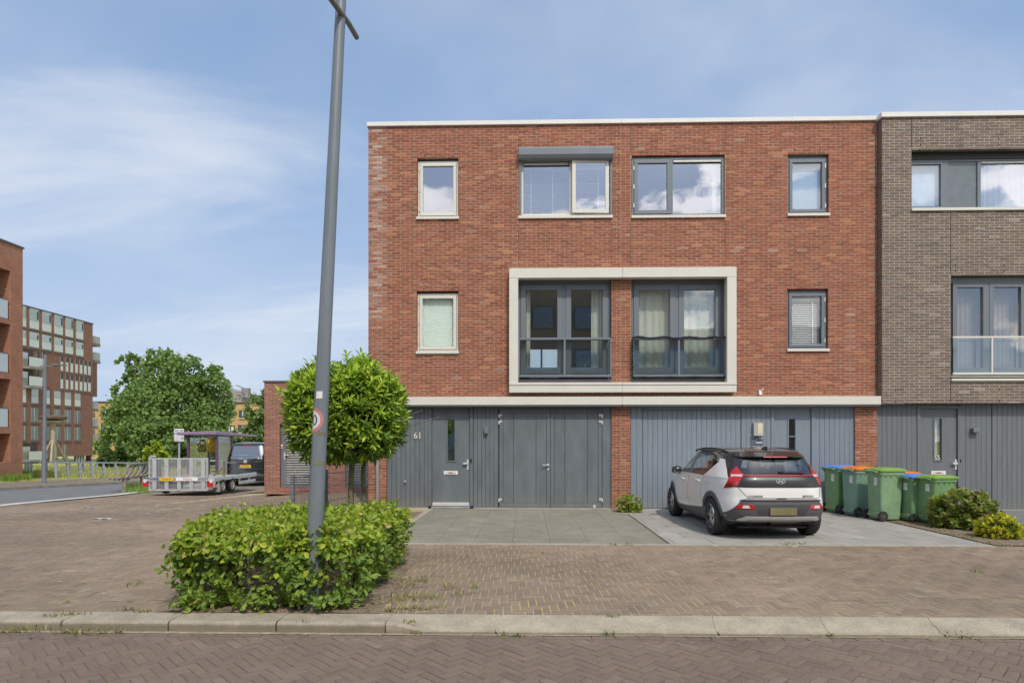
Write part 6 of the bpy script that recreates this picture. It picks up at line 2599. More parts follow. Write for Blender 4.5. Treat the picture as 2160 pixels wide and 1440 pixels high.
    em.bar((-.030, yb - .014, .949), (.030, yb - .014, .963), .013, .008, up=(0, 1, 0))
    em.build('badge', M_CHROME, car)
    dk = mat('badge_dark', (.05, .05, .05), .4)
    for s_, x in (('HYUNDAI', -.41), ('BAYON', .43)):
        p = rr(x, .718, .008)
        text('lettering', s_, .046, (x, p.y, .718), dk, car, ext=.002, sx=1.15, rot=(math.pi / 2, 0, math.radians(3 if x > 0 else -3)))
    # running gear and seats
    for (x, y) in ((-.775, RA), (.775, RA), (-.775, FA), (.775, FA)):
        wheel(car, x, y, TR, .20, 1 if x > 0 else -1)
    MB().tube([(-.5, RA, TR), (.5, RA, TR)], .05, 8).build('rear_axle', M_BLACK, car)
    MB().lathe([(.16, -.25), (.16, .25)], (.25, .55, .30), 'x', 14).build('silencer', mat('exhaust', (.16, .15, .14), .6, .5), car)
    seat_m = mat('seat_cloth', (.05, .05, .055), .9)
    for (x, y, zz) in ((-.40, 1.05, 1.10), (0, 1.05, 1.08), (.40, 1.05, 1.10), (-.38, 2.05, 1.14), (.38, 2.05, 1.14)):
        s = MB().box(x - .20, x + .20, y, y + .10, .55, zz - .12).build('seat', seat_m, car, bevel=.03)
        MB().box(x - .12, x + .12, y + .0, y + .09, zz - .10, zz + .08).build('headrest', seat_m, s, bevel=.03)
    MB().box(-.66, .66, .55, 1.0, .85, .88).build('parcel_shelf', M_BLACK, car)
    MB().box(-.70, .70, 2.75, 3.1, .75, .98).build('dashboard', M_BLACK, car, bevel=.04)


def build_van():
    g = atd(517, 1023.5, 27.2)
    gz = float(ground_z(g.x, g.y))
    van = thing('van', 'black delivery van with dented tailgate and yellow plate half hidden by the brick shed', 'van', (g.x, g.y, gz), rz=YAW + .03, local=True)
    S = Shell([.22, .34, .50, .70, .95, 1.10, 1.30, 1.55, 1.78, 1.88, 1.95, 1.975],
              [.88, .935, .95, .955, .955, .945, .92, .87, .815, .77, .62, .3],
              [.12, .02, .0, .02, .03, .04, .07, .14, .22, .27, .45, .9],
              [4.6, 4.8, 4.86, 4.88, 4.80, 4.60, 4.0, 3.6, 3.2, 3.0, 2.7, 2.2], 2.4, 9, 5)
    RA, FA, TR = .98, 3.98, .33

    def keep(x, y, z):
        for ya in (RA, FA):
            if math.hypot(y - ya, z - TR) < TR + .05 and abs(x) > .5:
                return False
        return True
    paint = mat('van_black', (.018, .019, .024), .2, var=.1, scale=3, coat=.9)
    s = S.grid(list(np.linspace(.22, 1.88, 40)) + [1.91, 1.94, 1.96, 1.975], 120, keep)
    n = len(s.v)
    s.f.append(tuple(range(n - 120, n)))
    s.c.append((1, 1, 1))
    s.build('body', paint, van, smooth=True)
    rr = lambda x, z, o=.006: S.rear(x, z, o)
    gl = glass('van_glass', .34, (.12, .14, .14))
    rw = rows_patch([(-.80, 1.22), (.80, 1.22), (.81, 1.27), (.68, 1.80), (-.68, 1.80), (-.81, 1.27)], lambda x, z: rr(x, z, .008), 10, 24).build('rear_window', gl, van, smooth=True)
    for sg in (-1, 1):
        l = rows_patch([(sg * .835, .86), (sg * .955, .86), (sg * .945, 1.16), (sg * .825, 1.16)], lambda x, z: rr(x, z, .012), 6, 5).build('tail_lamp', M_REDLAMP, van, smooth=True)
        rows_patch([(sg * .835, .97), (sg * .952, .97), (sg * .948, 1.06), (sg * .83, 1.06)], lambda x, z: rr(x, z, .016), 3, 5).build('clear_band', M_CLEARLAMP, l, smooth=True)
        rows_patch([(sg * .30, .43), (sg * .72, .43), (sg * .72, .46), (sg * .30, .46)], lambda x, z: rr(x, z, .09), 1, 5).build('reflector', mat('orange_reflector', (.55, .2, .08), .3), van)
        for (y, z0, z1) in ((1.2, 1.22, 1.72), (2.4, 1.22, 1.72)):
            rows_patch([(y - .55, z0), (y + .5, z0), (y + .45, z1), (y - .45, z1)], lambda a, z, s_=sg: S.side(a, z, s_, .005), 6, 8).build('side_window', gl, van, smooth=True)
        m = MB().box(sg * 1.0, sg * 1.15, 3.55, 3.65, 1.15, 1.42).build('door_mirror', M_BLACK, van, bevel=.03)
    rows_patch([(-.22, 1.845), (.22, 1.845), (.22, 1.868), (-.22, 1.868)], lambda x, z: rr(x, z, .02), 1, 8).build('brake_light', M_REDLAMP, van)
    b = MB()
    b.box(-.93, .93, -.09, .08, .36, .52)
    bo = b.build('rear_bumper', mat('van_bumper', (.03, .03, .034), .4, coat=.4), van, bevel=.03)
    part('bumper_top', mat('worn_edge', (.42, .40, .40), .5), bo, (-.90, .92, -.085, .0, .521, .533))
    part('number_plate', mat('yellow_plate', (.78, .46, .01), .4), van, (-.26, .26, -.022, -.006, .86, .97))
    pl = van.children[-1]
    part('blue_band', mat('plate_blue', (.06, .12, .5), .4), pl, (-.262, -.205, -.0245, -.0222, .86, .97))
    text('characters', '77-VRP-3', .085, (.025, -.0235, .915), mat('plate_ink', (.03, .03, .03), .5), pl, ext=.001)
    part('plate_holder', mat('holder_pale', (.33, .34, .36), .5), van, (-.30, .28, -.014, -.002, .82, .855))
    part('grip_strip', paint, van, (-.32, .32, -.02, .03, 1.0, 1.05), bevel=.01)
    em = MB().lathe([(.082, -.008), (.082, .0), (.066, .0), (.066, -.008)], (0, rr(0, 1.12, .012).y, 1.12), 'y', 24).build('badge', M_CHROME, van)
    yv = rr(0, 1.12, .018).y
    v = MB()
    for pts in ([(-.045, 1.165), (-.018, 1.125), (0, 1.165)], [(0, 1.165), (.018, 1.125), (.045, 1.165)], [(-.06, 1.125), (-.03, 1.07), (0, 1.115)], [(0, 1.115), (.03, 1.07), (.06, 1.125)]):
        for a, c in zip(pts[:-1], pts[1:]):
            v.bar((a[0], yv, a[1]), (c[0], yv, c[1]), .014, .006, up=(0, 1, 0))
    v.build('badge_letters', M_CHROME, em)
    part('name_strip', M_CHROME, van, (-.80, -.42, rr(-.6, 1.07, .02).y, rr(-.6, 1.07, .0).y + .03, 1.062, 1.078))
    part('name_strip', mat('green_script', (.25, .32, .15), .5), van, (.44, .68, rr(.55, 1.11, .02).y, rr(.55, 1.11, .0).y + .03, 1.105, 1.118))
    # dents: creased panel pieces, the sky's sheen painted into their paler colour
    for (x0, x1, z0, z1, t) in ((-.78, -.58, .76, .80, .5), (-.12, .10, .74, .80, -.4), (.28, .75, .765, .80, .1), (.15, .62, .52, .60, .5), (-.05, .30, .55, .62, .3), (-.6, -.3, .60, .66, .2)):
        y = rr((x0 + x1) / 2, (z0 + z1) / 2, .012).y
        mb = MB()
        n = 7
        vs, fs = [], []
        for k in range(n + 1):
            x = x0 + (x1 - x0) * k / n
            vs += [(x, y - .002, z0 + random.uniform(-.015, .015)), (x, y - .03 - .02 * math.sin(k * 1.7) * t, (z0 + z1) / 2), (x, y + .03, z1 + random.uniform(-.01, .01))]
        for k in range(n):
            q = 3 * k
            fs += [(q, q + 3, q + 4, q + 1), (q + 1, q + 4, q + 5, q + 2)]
        mb.add(vs, fs).build('dent', mat('van_dent_sheen', (.10, .105, .12), .16, var=.1, coat=.9), van, smooth=True)
    for (x, y) in ((-.80, RA), (.80, RA), (-.80, FA), (.80, FA)):
        wheel(van, x, y, TR, .22, 1 if x > 0 else -1, spokes=6, rim=M_SILVER)
    MB().bar((-.1, rr(0, 1.25, .03).y, 1.245), (.5, rr(.4, 1.25, .03).y, 1.235), .02, .015).build('wiper', M_BLACK, van)
    MB().tube([(0, -.05, .40), (0, -.22, .42), (0, -.22, .50)], .025, 8).build('tow_bar', M_BLACK, van)


def build_trailer():
    g = atd(375.5, 1044, 20.7)
    gz = float(ground_z(g.x, g.y))
    tr = thing('trailer', 'galvanised flatbed trailer with raised mesh ramp and yellow number plate', 'trailer', (g.x, g.y, gz), rz=YAW + .012, local=True)
    Z = M_ZINC
    W, L = 1.02, 4.0
    zb = .50
    bed = part('bed', mat('bed_plate', (.42, .41, .38), .6, .3, var=.2), tr, (-W + .06, W - .06, .12, L, zb - .04, zb))
    for sg in (-1, 1):
        r = part('side_rail', Z, tr, (sg * (W - .03) - .05, sg * (W - .03) + .05, .05, L, zb - .06, zb + .09), bevel=.012)
        part('skirt', Z, tr, (sg * W - .012, sg * W + .012, .25, .70, zb - .26, zb - .16), (sg * W - .012, sg * W + .012, 2.45, L - .1, zb - .25, zb - .16))
        for y in (.26, .74, 2.42, 3.3):
            part('skirt_post', Z, tr, (sg * W - .02, sg * W + .02, y - .03, y + .03, zb - .26, zb - .06))
        part('marker', mat('orange_marker', (.6, .2, .03), .4), tr, (sg * (W + .014), sg * (W + .022), .42, .47, zb - .22, zb - .19))
        fl = part('mudguard', mat('mudguard_grey', (.30, .29, .28), .6), tr, (sg * (W - .02) - .13, sg * (W - .02) + .13, .62, .64, .08, .36))
        for y in (1.03, 1.80):
            wheel(tr, sg * (W - .06), y, .255, .17, sg, spokes=8, rim=mat('trailer_rim', (.40, .40, .41), .45, .5), rr=.62)
        c = part('lamp_holder', M_SILVER, tr, (sg * (W + .06) - .125, sg * (W + .06) + .125, .0, .06, zb - .22, zb + .07), bevel=.04)
        part('tail_lamp', M_REDLAMP, c, (sg * (W + .06) - .105, sg * (W + .06) + .105, -.012, -.001, zb - .19, zb + .0), bevel=.006)
        part('white_lamp', mat('white_lamp', (.75, .75, .75), .3), c, (sg * (W + .09) - .04, sg * (W + .09) + .05, -.016, -.0125, zb - .05, zb + .02))
        part('fender', M_BLACK, tr, (sg * (W - .06) - .10, sg * (W - .06) + .10, .72, 2.12, .505 - .06, .525 - .06))
        for y in (1.0, 2.2, 3.6):
            MB().bar((sg * (W - .03), y, zb), (sg * (W - .03), y, zb + .02), .05).build('lashing_eye', Z, tr)
    # raised ramp of ribs and mesh
    rp = MB().ring(-W + .02, W - .02, .17, 1.28, .05, .0, .05, wt=.05, wb=.05).build('ramp', Z, tr, bevel=.006)
    for x in (-.78, -.37, .05, .46, .86):
        part('rib', Z, rp, (x - .065, x + .065, -.035, -.002, .22, .50), (x - .065, x + .065, -.035, -.002, .62, 1.25))
    m = MB()
    z = .24
    while z < 1.23:
        m.box(-W + .07, W - .07, .012, .02, z, z + .011)
        z += .030
    x = -W + .08
    while x < W - .07:
        m.box(x, x + .008, .021, .028, .22, 1.23)
        x += .045
    m.build('mesh', mat('mesh_zinc', (.48, .49, .49), .5, .5, var=.1), rp)
    MB().tube([(-W + .04, .02, .3), (-W + .04, .02, 1.30), (-W + .08, .02, 1.335), (-W + .27, .02, 1.335)], .026, 8).build('ramp_handle', Z, rp, smooth=True)
    cb = part('cross_beam', Z, tr, (-W - .04, W + .04, -.05, -.036, .50, .53), (-W - .04, W + .04, -.05, -.036, .62, .645))
    pl = part('number_plate', mat('yellow_plate', (.78, .46, .01), .4), tr, (-.60, -.11, -.075, -.055, .515, .628))
    part('blue_band', mat('plate_blue', (.06, .12, .5), .4), pl, (-.66, -.601, -.075, -.055, .515, .628))
    text('characters', '77-WJ-10', .082, (-.355, -.0765, .572), MATS['plate_ink'], pl, ext=.001)
    sg_ = part('maker_sign', M_WHITE, tr, (-.04, .70, -.07, -.055, .515, .628))
    text('lettering', 'Peters', .115, (.36, -.0715, .572), mat('red_ink', (.5, .03, .04), .5), sg_, ext=.001)
    part('bottom_beam', Z, tr, (-W + .05, W - .02, -.03, .10, .165, .225), bevel=.01)
    # wooden props on the bed
    wd = mat('grey_wood', (.20, .145, .11), .9, var=.3, scale=8)
    for (x, y) in ((-.12, 2.3), (.22, 2.9)):
        MB().bar((x, y, zb), (x, y, zb + .58), .07).bar((x - .40, y, zb + .02), (x - .02, y, zb + .32), .06).build('timber_prop', wd, tr)
    MB().bar((.0, L, zb - .12), (0, L + 1.3, zb - .1), .09).bar((-.8, L - .1, zb - .1), (0, L + .8, zb - .1), .08).bar((.8, L - .1, zb - .1), (0, L + .8, zb - .1), .08).build('drawbar', Z, tr)


build_car()
build_van()
build_trailer()
# ------------------------------------------------------------------ bins
def make_bin(label, body, lid, tone):
    """Two-wheeled bin. Local: back (handle, wheels) towards -x, lid opens towards +x."""
    b = thing('wheelie_bin', label, 'bin', (0, 0, 0), group='wheelie bins in the row', local=True)
    # tapering hollow-looking body with rounded corners
    def ringpts(hx0, hx1, hy, r, z):
        out = []
        for (cx_, cy_, a0) in ((hx1 - r, hy - r, 0), (hx0 + r, hy - r, 90), (hx0 + r, -hy + r, 180), (hx1 - r, -hy + r, 270)):
            for k in range(4):
                a = math.radians(a0 + 30 * k)
                out.append((cx_ + r * math.cos(a), cy_ + r * math.sin(a), z))
        return out
    prof = [(-.205, .185, .185, .03, .03), (-.215, .20, .195, .035, .10), (-.225, .225, .21, .04, .55), (-.235, .25, .225, .045, .88), (-.24, .255, .23, .045, .905), (-.255, .275, .243, .05, .91), (-.258, .28, .245, .05, .965), (-.24, .262, .23, .045, .97)]
    mb = MB()
    vs, fs = [], []
    for q in prof:
        vs += ringpts(*q)
    n = 16
    for i in range(len(prof) - 1):
        for k in range(n):
            fs.append((i * n + k, i * n + (k + 1) % n, (i + 1) * n + (k + 1) % n, (i + 1) * n + k))
    fs.append(tuple(range(n - 1, -1, -1)))
    fs.append(tuple((len(prof) - 1) * n + k for k in range(n)))
    bd = mb.add(vs, fs).build('body', body, b, smooth=True)
    # ribs under the rim and a moulded foot
    part('rim_rib', body, bd, *[(x - .004, x + .004, -.246, -.226, .86, .912) for x in (-.14, -.02, .1, .2)])
    part('foot_band', body, bd, (-.214, .196, -.199, .199, .115, .128), bevel=.004)
    part('axle_box', body, bd, (-.245, -.16, -.17, .17, .06, .17), bevel=.02)
    # lid: shallow dome with a lip, hinged at the back
    l = MB()
    vs, fs = [], []
    lp = [(-.27, .305, .262, .05, .972), (-.27, .31, .264, .05, 1.005), (-.25, .285, .245, .06, 1.022), (-.2, .22, .20, .07, 1.045), (-.12, .14, .10, .08, 1.052)]
    for i, q in enumerate(lp):
        vs += ringpts(*q)
    for i in range(len(lp) - 1):
        for k in range(n):
            fs.append((i * n + k, i * n + (k + 1) % n, (i + 1) * n + (k + 1) % n, (i + 1) * n + k))
    fs.append(tuple(range(n - 1, -1, -1)))
    fs.append(tuple((len(lp) - 1) * n + k for k in range(n)))
    ld = l.add(vs, fs).build('lid', lid, b, smooth=True)
    part('lid_grip', lid, ld, (.27, .335, -.16, .16, .978, 1.0), bevel=.006)
    # handle and hinge at the back
    MB().tube([(-.335, -.17, .985), (-.335, .17, .985)], .017, 8).build('handle', body, b, smooth=True)
    for y in (-.17, 0, .17):
        MB().bar((-.25, y, .95), (-.335, y, .985), .04, .03).build('handle_bracket', body, b)
    part('hinge', lid, ld, (-.315, -.262, -.20, -.06, .985, 1.02), (-.315, -.262, .06, .20, .985, 1.02), bevel=.006)
    MB().tube([(-.215, -.25, .10), (-.215, .25, .10)], .012, 8).build('axle', M_STEEL, b)
    for sg in (-1, 1):
        w = MB().lathe([(.065, -.024), (.092, -.026), (.10, -.016), (.10, .016), (.092, .026), (.065, .024)], (-.215, sg * .245, .10), 'y', 24).build('wheel', M_TYRE, b, smooth=True)
        MB().lathe([(0, -.018), (.064, -.018), (.064, .018), (0, .018)], (-.215, sg * .245, .10), 'y', 16).build('wheel_disc', mat('bin_wheel', (.05, .05, .052), .6), w)
        sp_ = MB()
        for k in range(6):
            a = k * math.pi / 3
            sp_.bar((-.215, sg * .266, .10), (-.215 + .06 * math.cos(a), sg * .266, .10 + .06 * math.sin(a)), .012, .008, up=(0, 1, 0))
        sp_.build('wheel_ribs', mat('bin_rib', (.10, .10, .105), .6), w)
    part('address_label', mat('bin_label', (.72, .73, .72), .6), b, (-.2475, -.2405, -.12, -.03, .70, .86))
    return b


def build_bins():
    GR = mat('green_bin', (.19, .33, .15), .5, var=.12, scale=5, fine=.06, bscale=40)
    GR2 = mat('deep_green_bin', (.17, .30, .15), .5, var=.12, scale=5, fine=.06, bscale=40)
    TEAL = mat('teal_bin', (.20, .34, .26), .5, var=.12, scale=4)
    GR3 = mat('worn_green_bin', (.235, .375, .215), .52, var=.16, scale=5, fine=.07, bscale=40)
    BL = mat('blue_lid', (.09, .23, .66), .45, var=.06)
    OR = mat('orange_lid', (.68, .19, .025), .45, var=.06)
    GL = mat('green_lid', (.20, .34, .07), .45, var=.08)
    rows = [('green wheelie bin with blue lid, nearest the car in the row', GR, BL, 1783, 1083),
            ('teal wheelie bin with orange lid in front of the brick pier', TEAL, OR, 1824, 1090),
            ('worn green wheelie bin with light green lid, tallest in the row', GR3, GL, 1881, 1100),
            ('green wheelie bin with orange lid, mostly hidden behind the others', GR2, OR, 1914, 1088),
            ('dark green wheelie bin with blue lid left of the letter slot', GR2, BL, 1943, 1102),
            ('green wheelie bin with green lid next to the hydrangea bush', GR, GL, 1990, 1107)]
    for i, (lab, bm, lm, u, v) in enumerate(rows):
        b = make_bin(lab, bm, lm, 1)
        p = gnd(u, v)
        b.location = (p.x, p.y + .24, .006 if p.x < 7.15 else .012)
        b.rotation_euler = (0, 0, math.radians((14, 12, 6, 10, 10, 12)[i]))
        if i > 2:
            b.scale = (1, 1, .885)


# ------------------------------------------------------------------ street lamp with the speed sign
def build_lamp():
    base = gnd(656, 1275, .04)
    top = atd(719.5, -12, base.y * CA - base.x * SA)
    axis = (top - Vector((base.x, base.y, .0)))
    lamp = thing('street_lamp', 'tall leaning grey street lamp post standing in the hedge', 'street lamp', (base.x, base.y, 0))
    b0 = Vector((base.x, base.y, -.05))
    pol = MB()
    n = 12
    pts, rs = [], []
    for k in range(n + 1):
        t = k / n
        pts.append(b0 + axis * t * 1.06)
        rs.append((.0765 - .030 * t) if t > .03 else .0765)
    pole = pol.tube(pts, rs, 28).build('pole', M_POLE, lamp, smooth=True)
    ax = axis.normalized()

    def along(v):
        """Point on the pole's axis at photo row v."""
        lo, hi = 0.0, 1.1
        for _ in range(40):
            m = (lo + hi) / 2
            p = b0 + axis * m
            d = p.y * CA - p.x * SA
            vv = HOR - FPX * (p.z - EYE) / d
            if vv > v: lo = m
            else: hi = m
        return b0 + axis * lo, .0765 - .030 * lo / 1.06

    def radius_at(t):
        return .0765 - .030 * t / 1.06

    def wrap(s, h, c0, rad, extra):
        """s: arc length to the right of the line facing the camera, h: height above c0."""
        a = -math.pi / 2 + s / rad
        r = rad + extra
        p = c0 + ax * h
        return (p.x + r * math.cos(a), p.y + r * math.sin(a), p.z)
    c0, rad = along(886)
    view = math.atan2(c0.x, c0.y)          # the camera sees the post from slightly to its right
    s0 = -rad * math.radians(63) + rad * (-view) * -1 * 0
    face = lambda s: s
    R = .125

    def disc(r0, r1, extra, name, material, parent, nr=3):
        mb = MB()
        vs, fs = [], []
        na = 48
        for i in range(nr + 1):
            r = r0 + (r1 - r0) * i / nr
            for k in range(na):
                a = 2 * math.pi * k / na
                vs.append(wrap(s0 + r * math.cos(a), r * math.sin(a), c0, rad, extra))
        for i in range(nr):
            for k in range(na):
                k2 = (k + 1) % na
                fs.append((i * na + k, i * na + k2, (i + 1) * na + k2, (i + 1) * na + k))
        return mb.add(vs, fs).build(name, material, parent, smooth=False)
    sign = thing('speed_sign', 'round red and white 30 speed limit sticker wrapped on the lamp post', 'sign', c0)
    disc(.094, R, .0022, 'red_ring', mat('faded_red', (.52, .21, .20), .6, var=.08), sign)
    disc(.001, .0938, .0022, 'white_field', mat('sign_white', (.66, .66, .70), .6, var=.05), sign, nr=6)

    # digits bent round the post
    def digit_zero(cx_, w, h, t, name):
        mb = MB()
        vs, fs = [], []
        na = 28
        for k in range(na):
            a = 2 * math.pi * k / na
            for q in (1, 0):
                ww, hh = w / 2 - (0 if q else t), h / 2 - (0 if q else t * .8)
                vs.append(wrap(s0 + cx_ + ww * math.cos(a), hh * math.sin(a), c0, rad, .0036))
        for k in range(na):
            k2 = (k + 1) % na
            fs.append((2 * k, 2 * k2, 2 * k2 + 1, 2 * k + 1))
        mb.add(vs, fs).build(name, mat('sign_ink', (.05, .045, .06), .6), sign)

    def digit_three(cx_, w, h, t, name):
        mb = MB()
        for sgn in (1, -1):
            vs, fs = [], []
            na = 14
            for k in range(na + 1):
                a = math.radians(-90 + 240 * k / na) if sgn > 0 else math.radians(90 - 240 * k / na)
                for q in (1, 0):
                    rr_ = h / 4 - (0 if q else t)
                    vs.append(wrap(s0 + cx_ + (w / 2) * (rr_ / (h / 4)) * math.cos(a), sgn * (h / 4 - t / 2) * 1.0 + rr_ * math.sin(a), c0, rad, .0036))
            for k in range(na):
                fs.append((2 * k, 2 * k + 2, 2 * k + 3, 2 * k + 1))
            mb.add(vs, fs)
        mb.build(name, MATS['sign_ink'], sign)
    digit_zero(.038, .058, .10, .013, 'digit')
    digit_three(-.036, .056, .10, .013, 'digit')
    # white label and traces of tape
    for (v0, v1, w, sc_, nm, m_) in ((826, 841, .030, .01, 'number_label', mat('label_white', (.74, .74, .72), .6)), (911, 918, .05, .035, 'tape_trace', mat('old_tape', (.20, .19, .10), .8, var=.3)), (973, 980, .055, .035, 'tape_trace', MATS.get('old_tape'))):
        m_ = m_ or MATS['old_tape']
        a, ra = along(v1)
        b, rb = along(v0)
        h = (b - a).length
        mb = MB()
        vs, fs = [], []
        for k in range(9):
            s = sc_ - w + 2 * w * k / 8 - (0.012 if nm == 'number_label' else 0)
            vs += [wrap(s, 0, a, ra, .002), wrap(s, h, a, ra, .002)]
        for k in range(8):
            fs.append((2 * k, 2 * k + 2, 2 * k + 3, 2 * k + 1))
        mb.add(vs, fs).build(nm, m_, lamp)
    # the cross arm near the top, lying along the view, and the lantern over the road
    pa, _ = along(36)
    d0, d1 = pa + Vector((.075, .30, 0)), pa + Vector((-.035, -1.3, .06))
    arm = MB().tube([d0, pa + Vector((.055, .1, .0)), pa + Vector((-.045, -.35, .01)), d1], .026, 14).build('arm', mat('weathered_pole', (.20, .205, .19), .5, .2, var=.15, scale=6), lamp, smooth=True)
    MB().box(d1.x - .14, d1.x + .14, d1.y - .55, d1.y + .05, d1.z - .03, d1.z + .05).build('lantern', M_POLE, lamp, bevel=.02)


def build_far_lamp():
    g = gnd(93, 1021)
    d = g.y * CA - g.x * SA
    t = atd(95, 748, d)
    o = thing('street_lamp', 'slim grey street lamp with a flat arm on the far pavement by the railing', 'street lamp', g)
    MB().tube([g + Vector((0, 0, -.1)), Vector((g.x, g.y, g.z + .9)), Vector((t.x, t.y, t.z))], [.105, .09, .06], 14).build('pole', M_POLE, o, smooth=True)
    a = atd(84, 773, d)
    b = atd(138, 769.5, d)
    MB().bar(a, b, .07, .05).build('arm', M_POLE, o)
    MB().bar(b + Vector((-.55, 0, -.0)), b, .28, .06).build('lantern', M_POLE, o, bevel=.01)


# ------------------------------------------------------------------ brick shed, wire fence
def build_shed():
    YS = 18.75
    x0 = at(557.5, 900, YS)[0]
    x1 = x0 + 5.2
    zt = at(600, 806, YS)[1]
    zg = -.06
    d1 = (at(590, 900, YS)[0], at(658, 900, YS)[0], at(620, 1029, YS)[1], at(620, 893, YS)[1])
    d2 = (at(728, 900, YS)[0], at(728, 900, YS)[0] + 1.0, d1[2], d1[3])
    sh = thing('brick_shed', 'flat roofed red brick transformer shed with grey louvred doors', 'shed', (x0, YS, zg))
    w = brick_wall(sh, x0, x1, zg, zt, YS, [d1, d2], PAL_SHED, mat('shed_mortar', (.38, .31, .25), .9, var=.15, scale=3), rank=lambda q: q[0] + (0 if q[2] < 3 else 3))
    m = brick_texture_mat('shed_side', (.30, .12, .085), (.26, .105, .08), (.38, .31, .25))
    part('side_wall', m, sh, (x0, x0 + .12, YS + .15, YS + 3.2, zg - .3, zt), (x1 - .12, x1, YS + .15, YS + 3.2, zg - .3, zt))
    part('rear_wall', m, sh, (x0 + .13, x1 - .13, YS + 3.0, YS + 3.15, zg - .3, zt))
    part('roof_edge', mat('dark_roof_edge', (.13, .10, .095), .6), sh, (x0 - .03, x1 + .03, YS - .03, YS + 3.25, zt, zt + .05))
    for i, d in enumerate((d1, d2)):
        y = YS + .09
        dr = MB().ring(d[0], d[1], d[2] + .02, d[3], .075, y, y + .07).build('louvre_door', M_GREY, sh, bevel=.004)
        part('door_stile', M_GREY, dr, (d[0] + .08, d[0] + .16, y - .01, y + .05, d[2] + .1, d[3] - .08), (d[1] - .13, d[1] - .08, y - .01, y + .05, d[2] + .1, d[3] - .08))
        z = d[2] + .12
        while z < d[3] - .10:
            mb = MB()
            mb.add([(d[0] + .162, y + .0, z), (d[1] - .132, y + .0, z), (d[1] - .132, y + .045, z + .055), (d[0] + .162, y + .045, z + .055), (d[0] + .162, y - .004, z + .008), (d[1] - .132, y - .004, z + .008), (d[1] - .132, y + .041, z + .063), (d[0] + .162, y + .041, z + .063)],
                   [(0, 3, 2, 1), (4, 5, 6, 7), (0, 1, 5, 4), (2, 3, 7, 6), (1, 2, 6, 5), (3, 0, 4, 7)])
            mb.build('slat', mat('louvre_slat', (.36, .36, .34), .45, .2), dr)
            z += .074
        part('dark_inside', M_DARK, dr, (d[0] + .02, d[1] - .02, y + .10, y + .11, d[2] + .03, d[3] - .02))
        xh, zh = d[0] + .12, d[2] + 1.02
        hd = part('handle', M_STEEL, dr, (xh - .018, xh + .018, y - .025, y - .011, zh - .13, zh + .08))
        MB().bar((xh, y - .03, zh), (xh + .13, y - .04, zh - .005), .022).build('lever', M_WHITE, hd)
        if i == 0:
            xs_, zs = at(595, 941, y)
            p = part('sticker', M_WHITE, dr, (xs_ - .03, xs_ + .03, y - .014, y - .011, zs - .06, zs + .06))
            part('pictogram', mat('sticker_red', (.7, .08, .2), .5), p, (xs_ - .024, xs_ + .026, y - .0165, y - .0145, zs - .045, zs + .005))
            part('pictogram', mat('sticker_yellow', (.8, .6, .05), .5), p, (xs_ - .024, xs_ - .002, y - .0165, y - .0145, zs + .008, zs + .03))
            xw, zw = at(619.5, 936, y - .02)
            mb = MB().prism([(-.10, -.09), (.10, -.09), (0, .10)], lambda a, b: (xw + a, y - .02, zw + b), lambda a, b: (xw + a, y - .012, zw + b))
            ws = mb.build('warning_triangle', mat('warn_yellow', (.85, .50, .01), .5), dr)
            MB().prism([(-.015, .055), (.012, .05), (-.002, .005), (.018, .005), (-.01, -.06), (-.002, -.015), (-.02, -.015)], lambda a, b: (xw + a, y - .0225, zw + b), lambda a, b: (xw + a, y - .0205, zw + b)).build('bolt_sign', M_BLACK, ws)
    x, z = at(579, 985, YS)
    part('sill_course', mat('sill_brick', (.33, .15, .11), .85, var=.25, scale=25, stretch=(1, 1, .1)), w, (d1[0] - .05, d1[1] + .05, YS - .012, YS - .004, d1[2] - .10, d1[2] - .005))


def build_fence():
    M_F = mat('fence_grey', (.16, .185, .21), .5, .2, var=.06)
    pts = [atd(617, 1083, 10.9), atd(688.5, 1055, 12.4), atd(769, 1040, 14.0)]
    pts = [Vector((p.x, p.y, 0)) for p in pts]
    f = thing('wire_fence', 'low grey double wire fence beside the laurel and the house corner', 'fence', pts[0])
    hs = [1.0, 1.02, 1.0]
    for p, h in zip(pts, hs):
        q = part('post', M_F, f, (p.x - .03, p.x + .03, p.y - .03, p.y + .03, -.05, h), bevel=.004)
        part('clamp', M_F, q, *[(p.x - .038, p.x + .038, p.y - .038, p.y + .038, z, z + .03) for z in (.25, .55, .85)])
    for a, b in zip(pts[:-1], pts[1:]):
        L = (b - a).length
        d = (b - a) / L
        mb = MB()
        for z in (.08, .37, .66, .93):
            for o in (-.006, .006):
                s = Vector((-d.y, d.x, 0)) * o
                mb.bar(a + d * .04 + s + Vector((0, 0, z)), b - d * .04 + s + Vector((0, 0, z)), .008)
        n = int(L / .055)
        for k in range(n):
            p = a + d * (.05 + k * .055)
            mb.bar(p + Vector((0, 0, .04)), p + Vector((0, 0, .96)), .006)
        mb.build('wire_mesh', M_F, f)


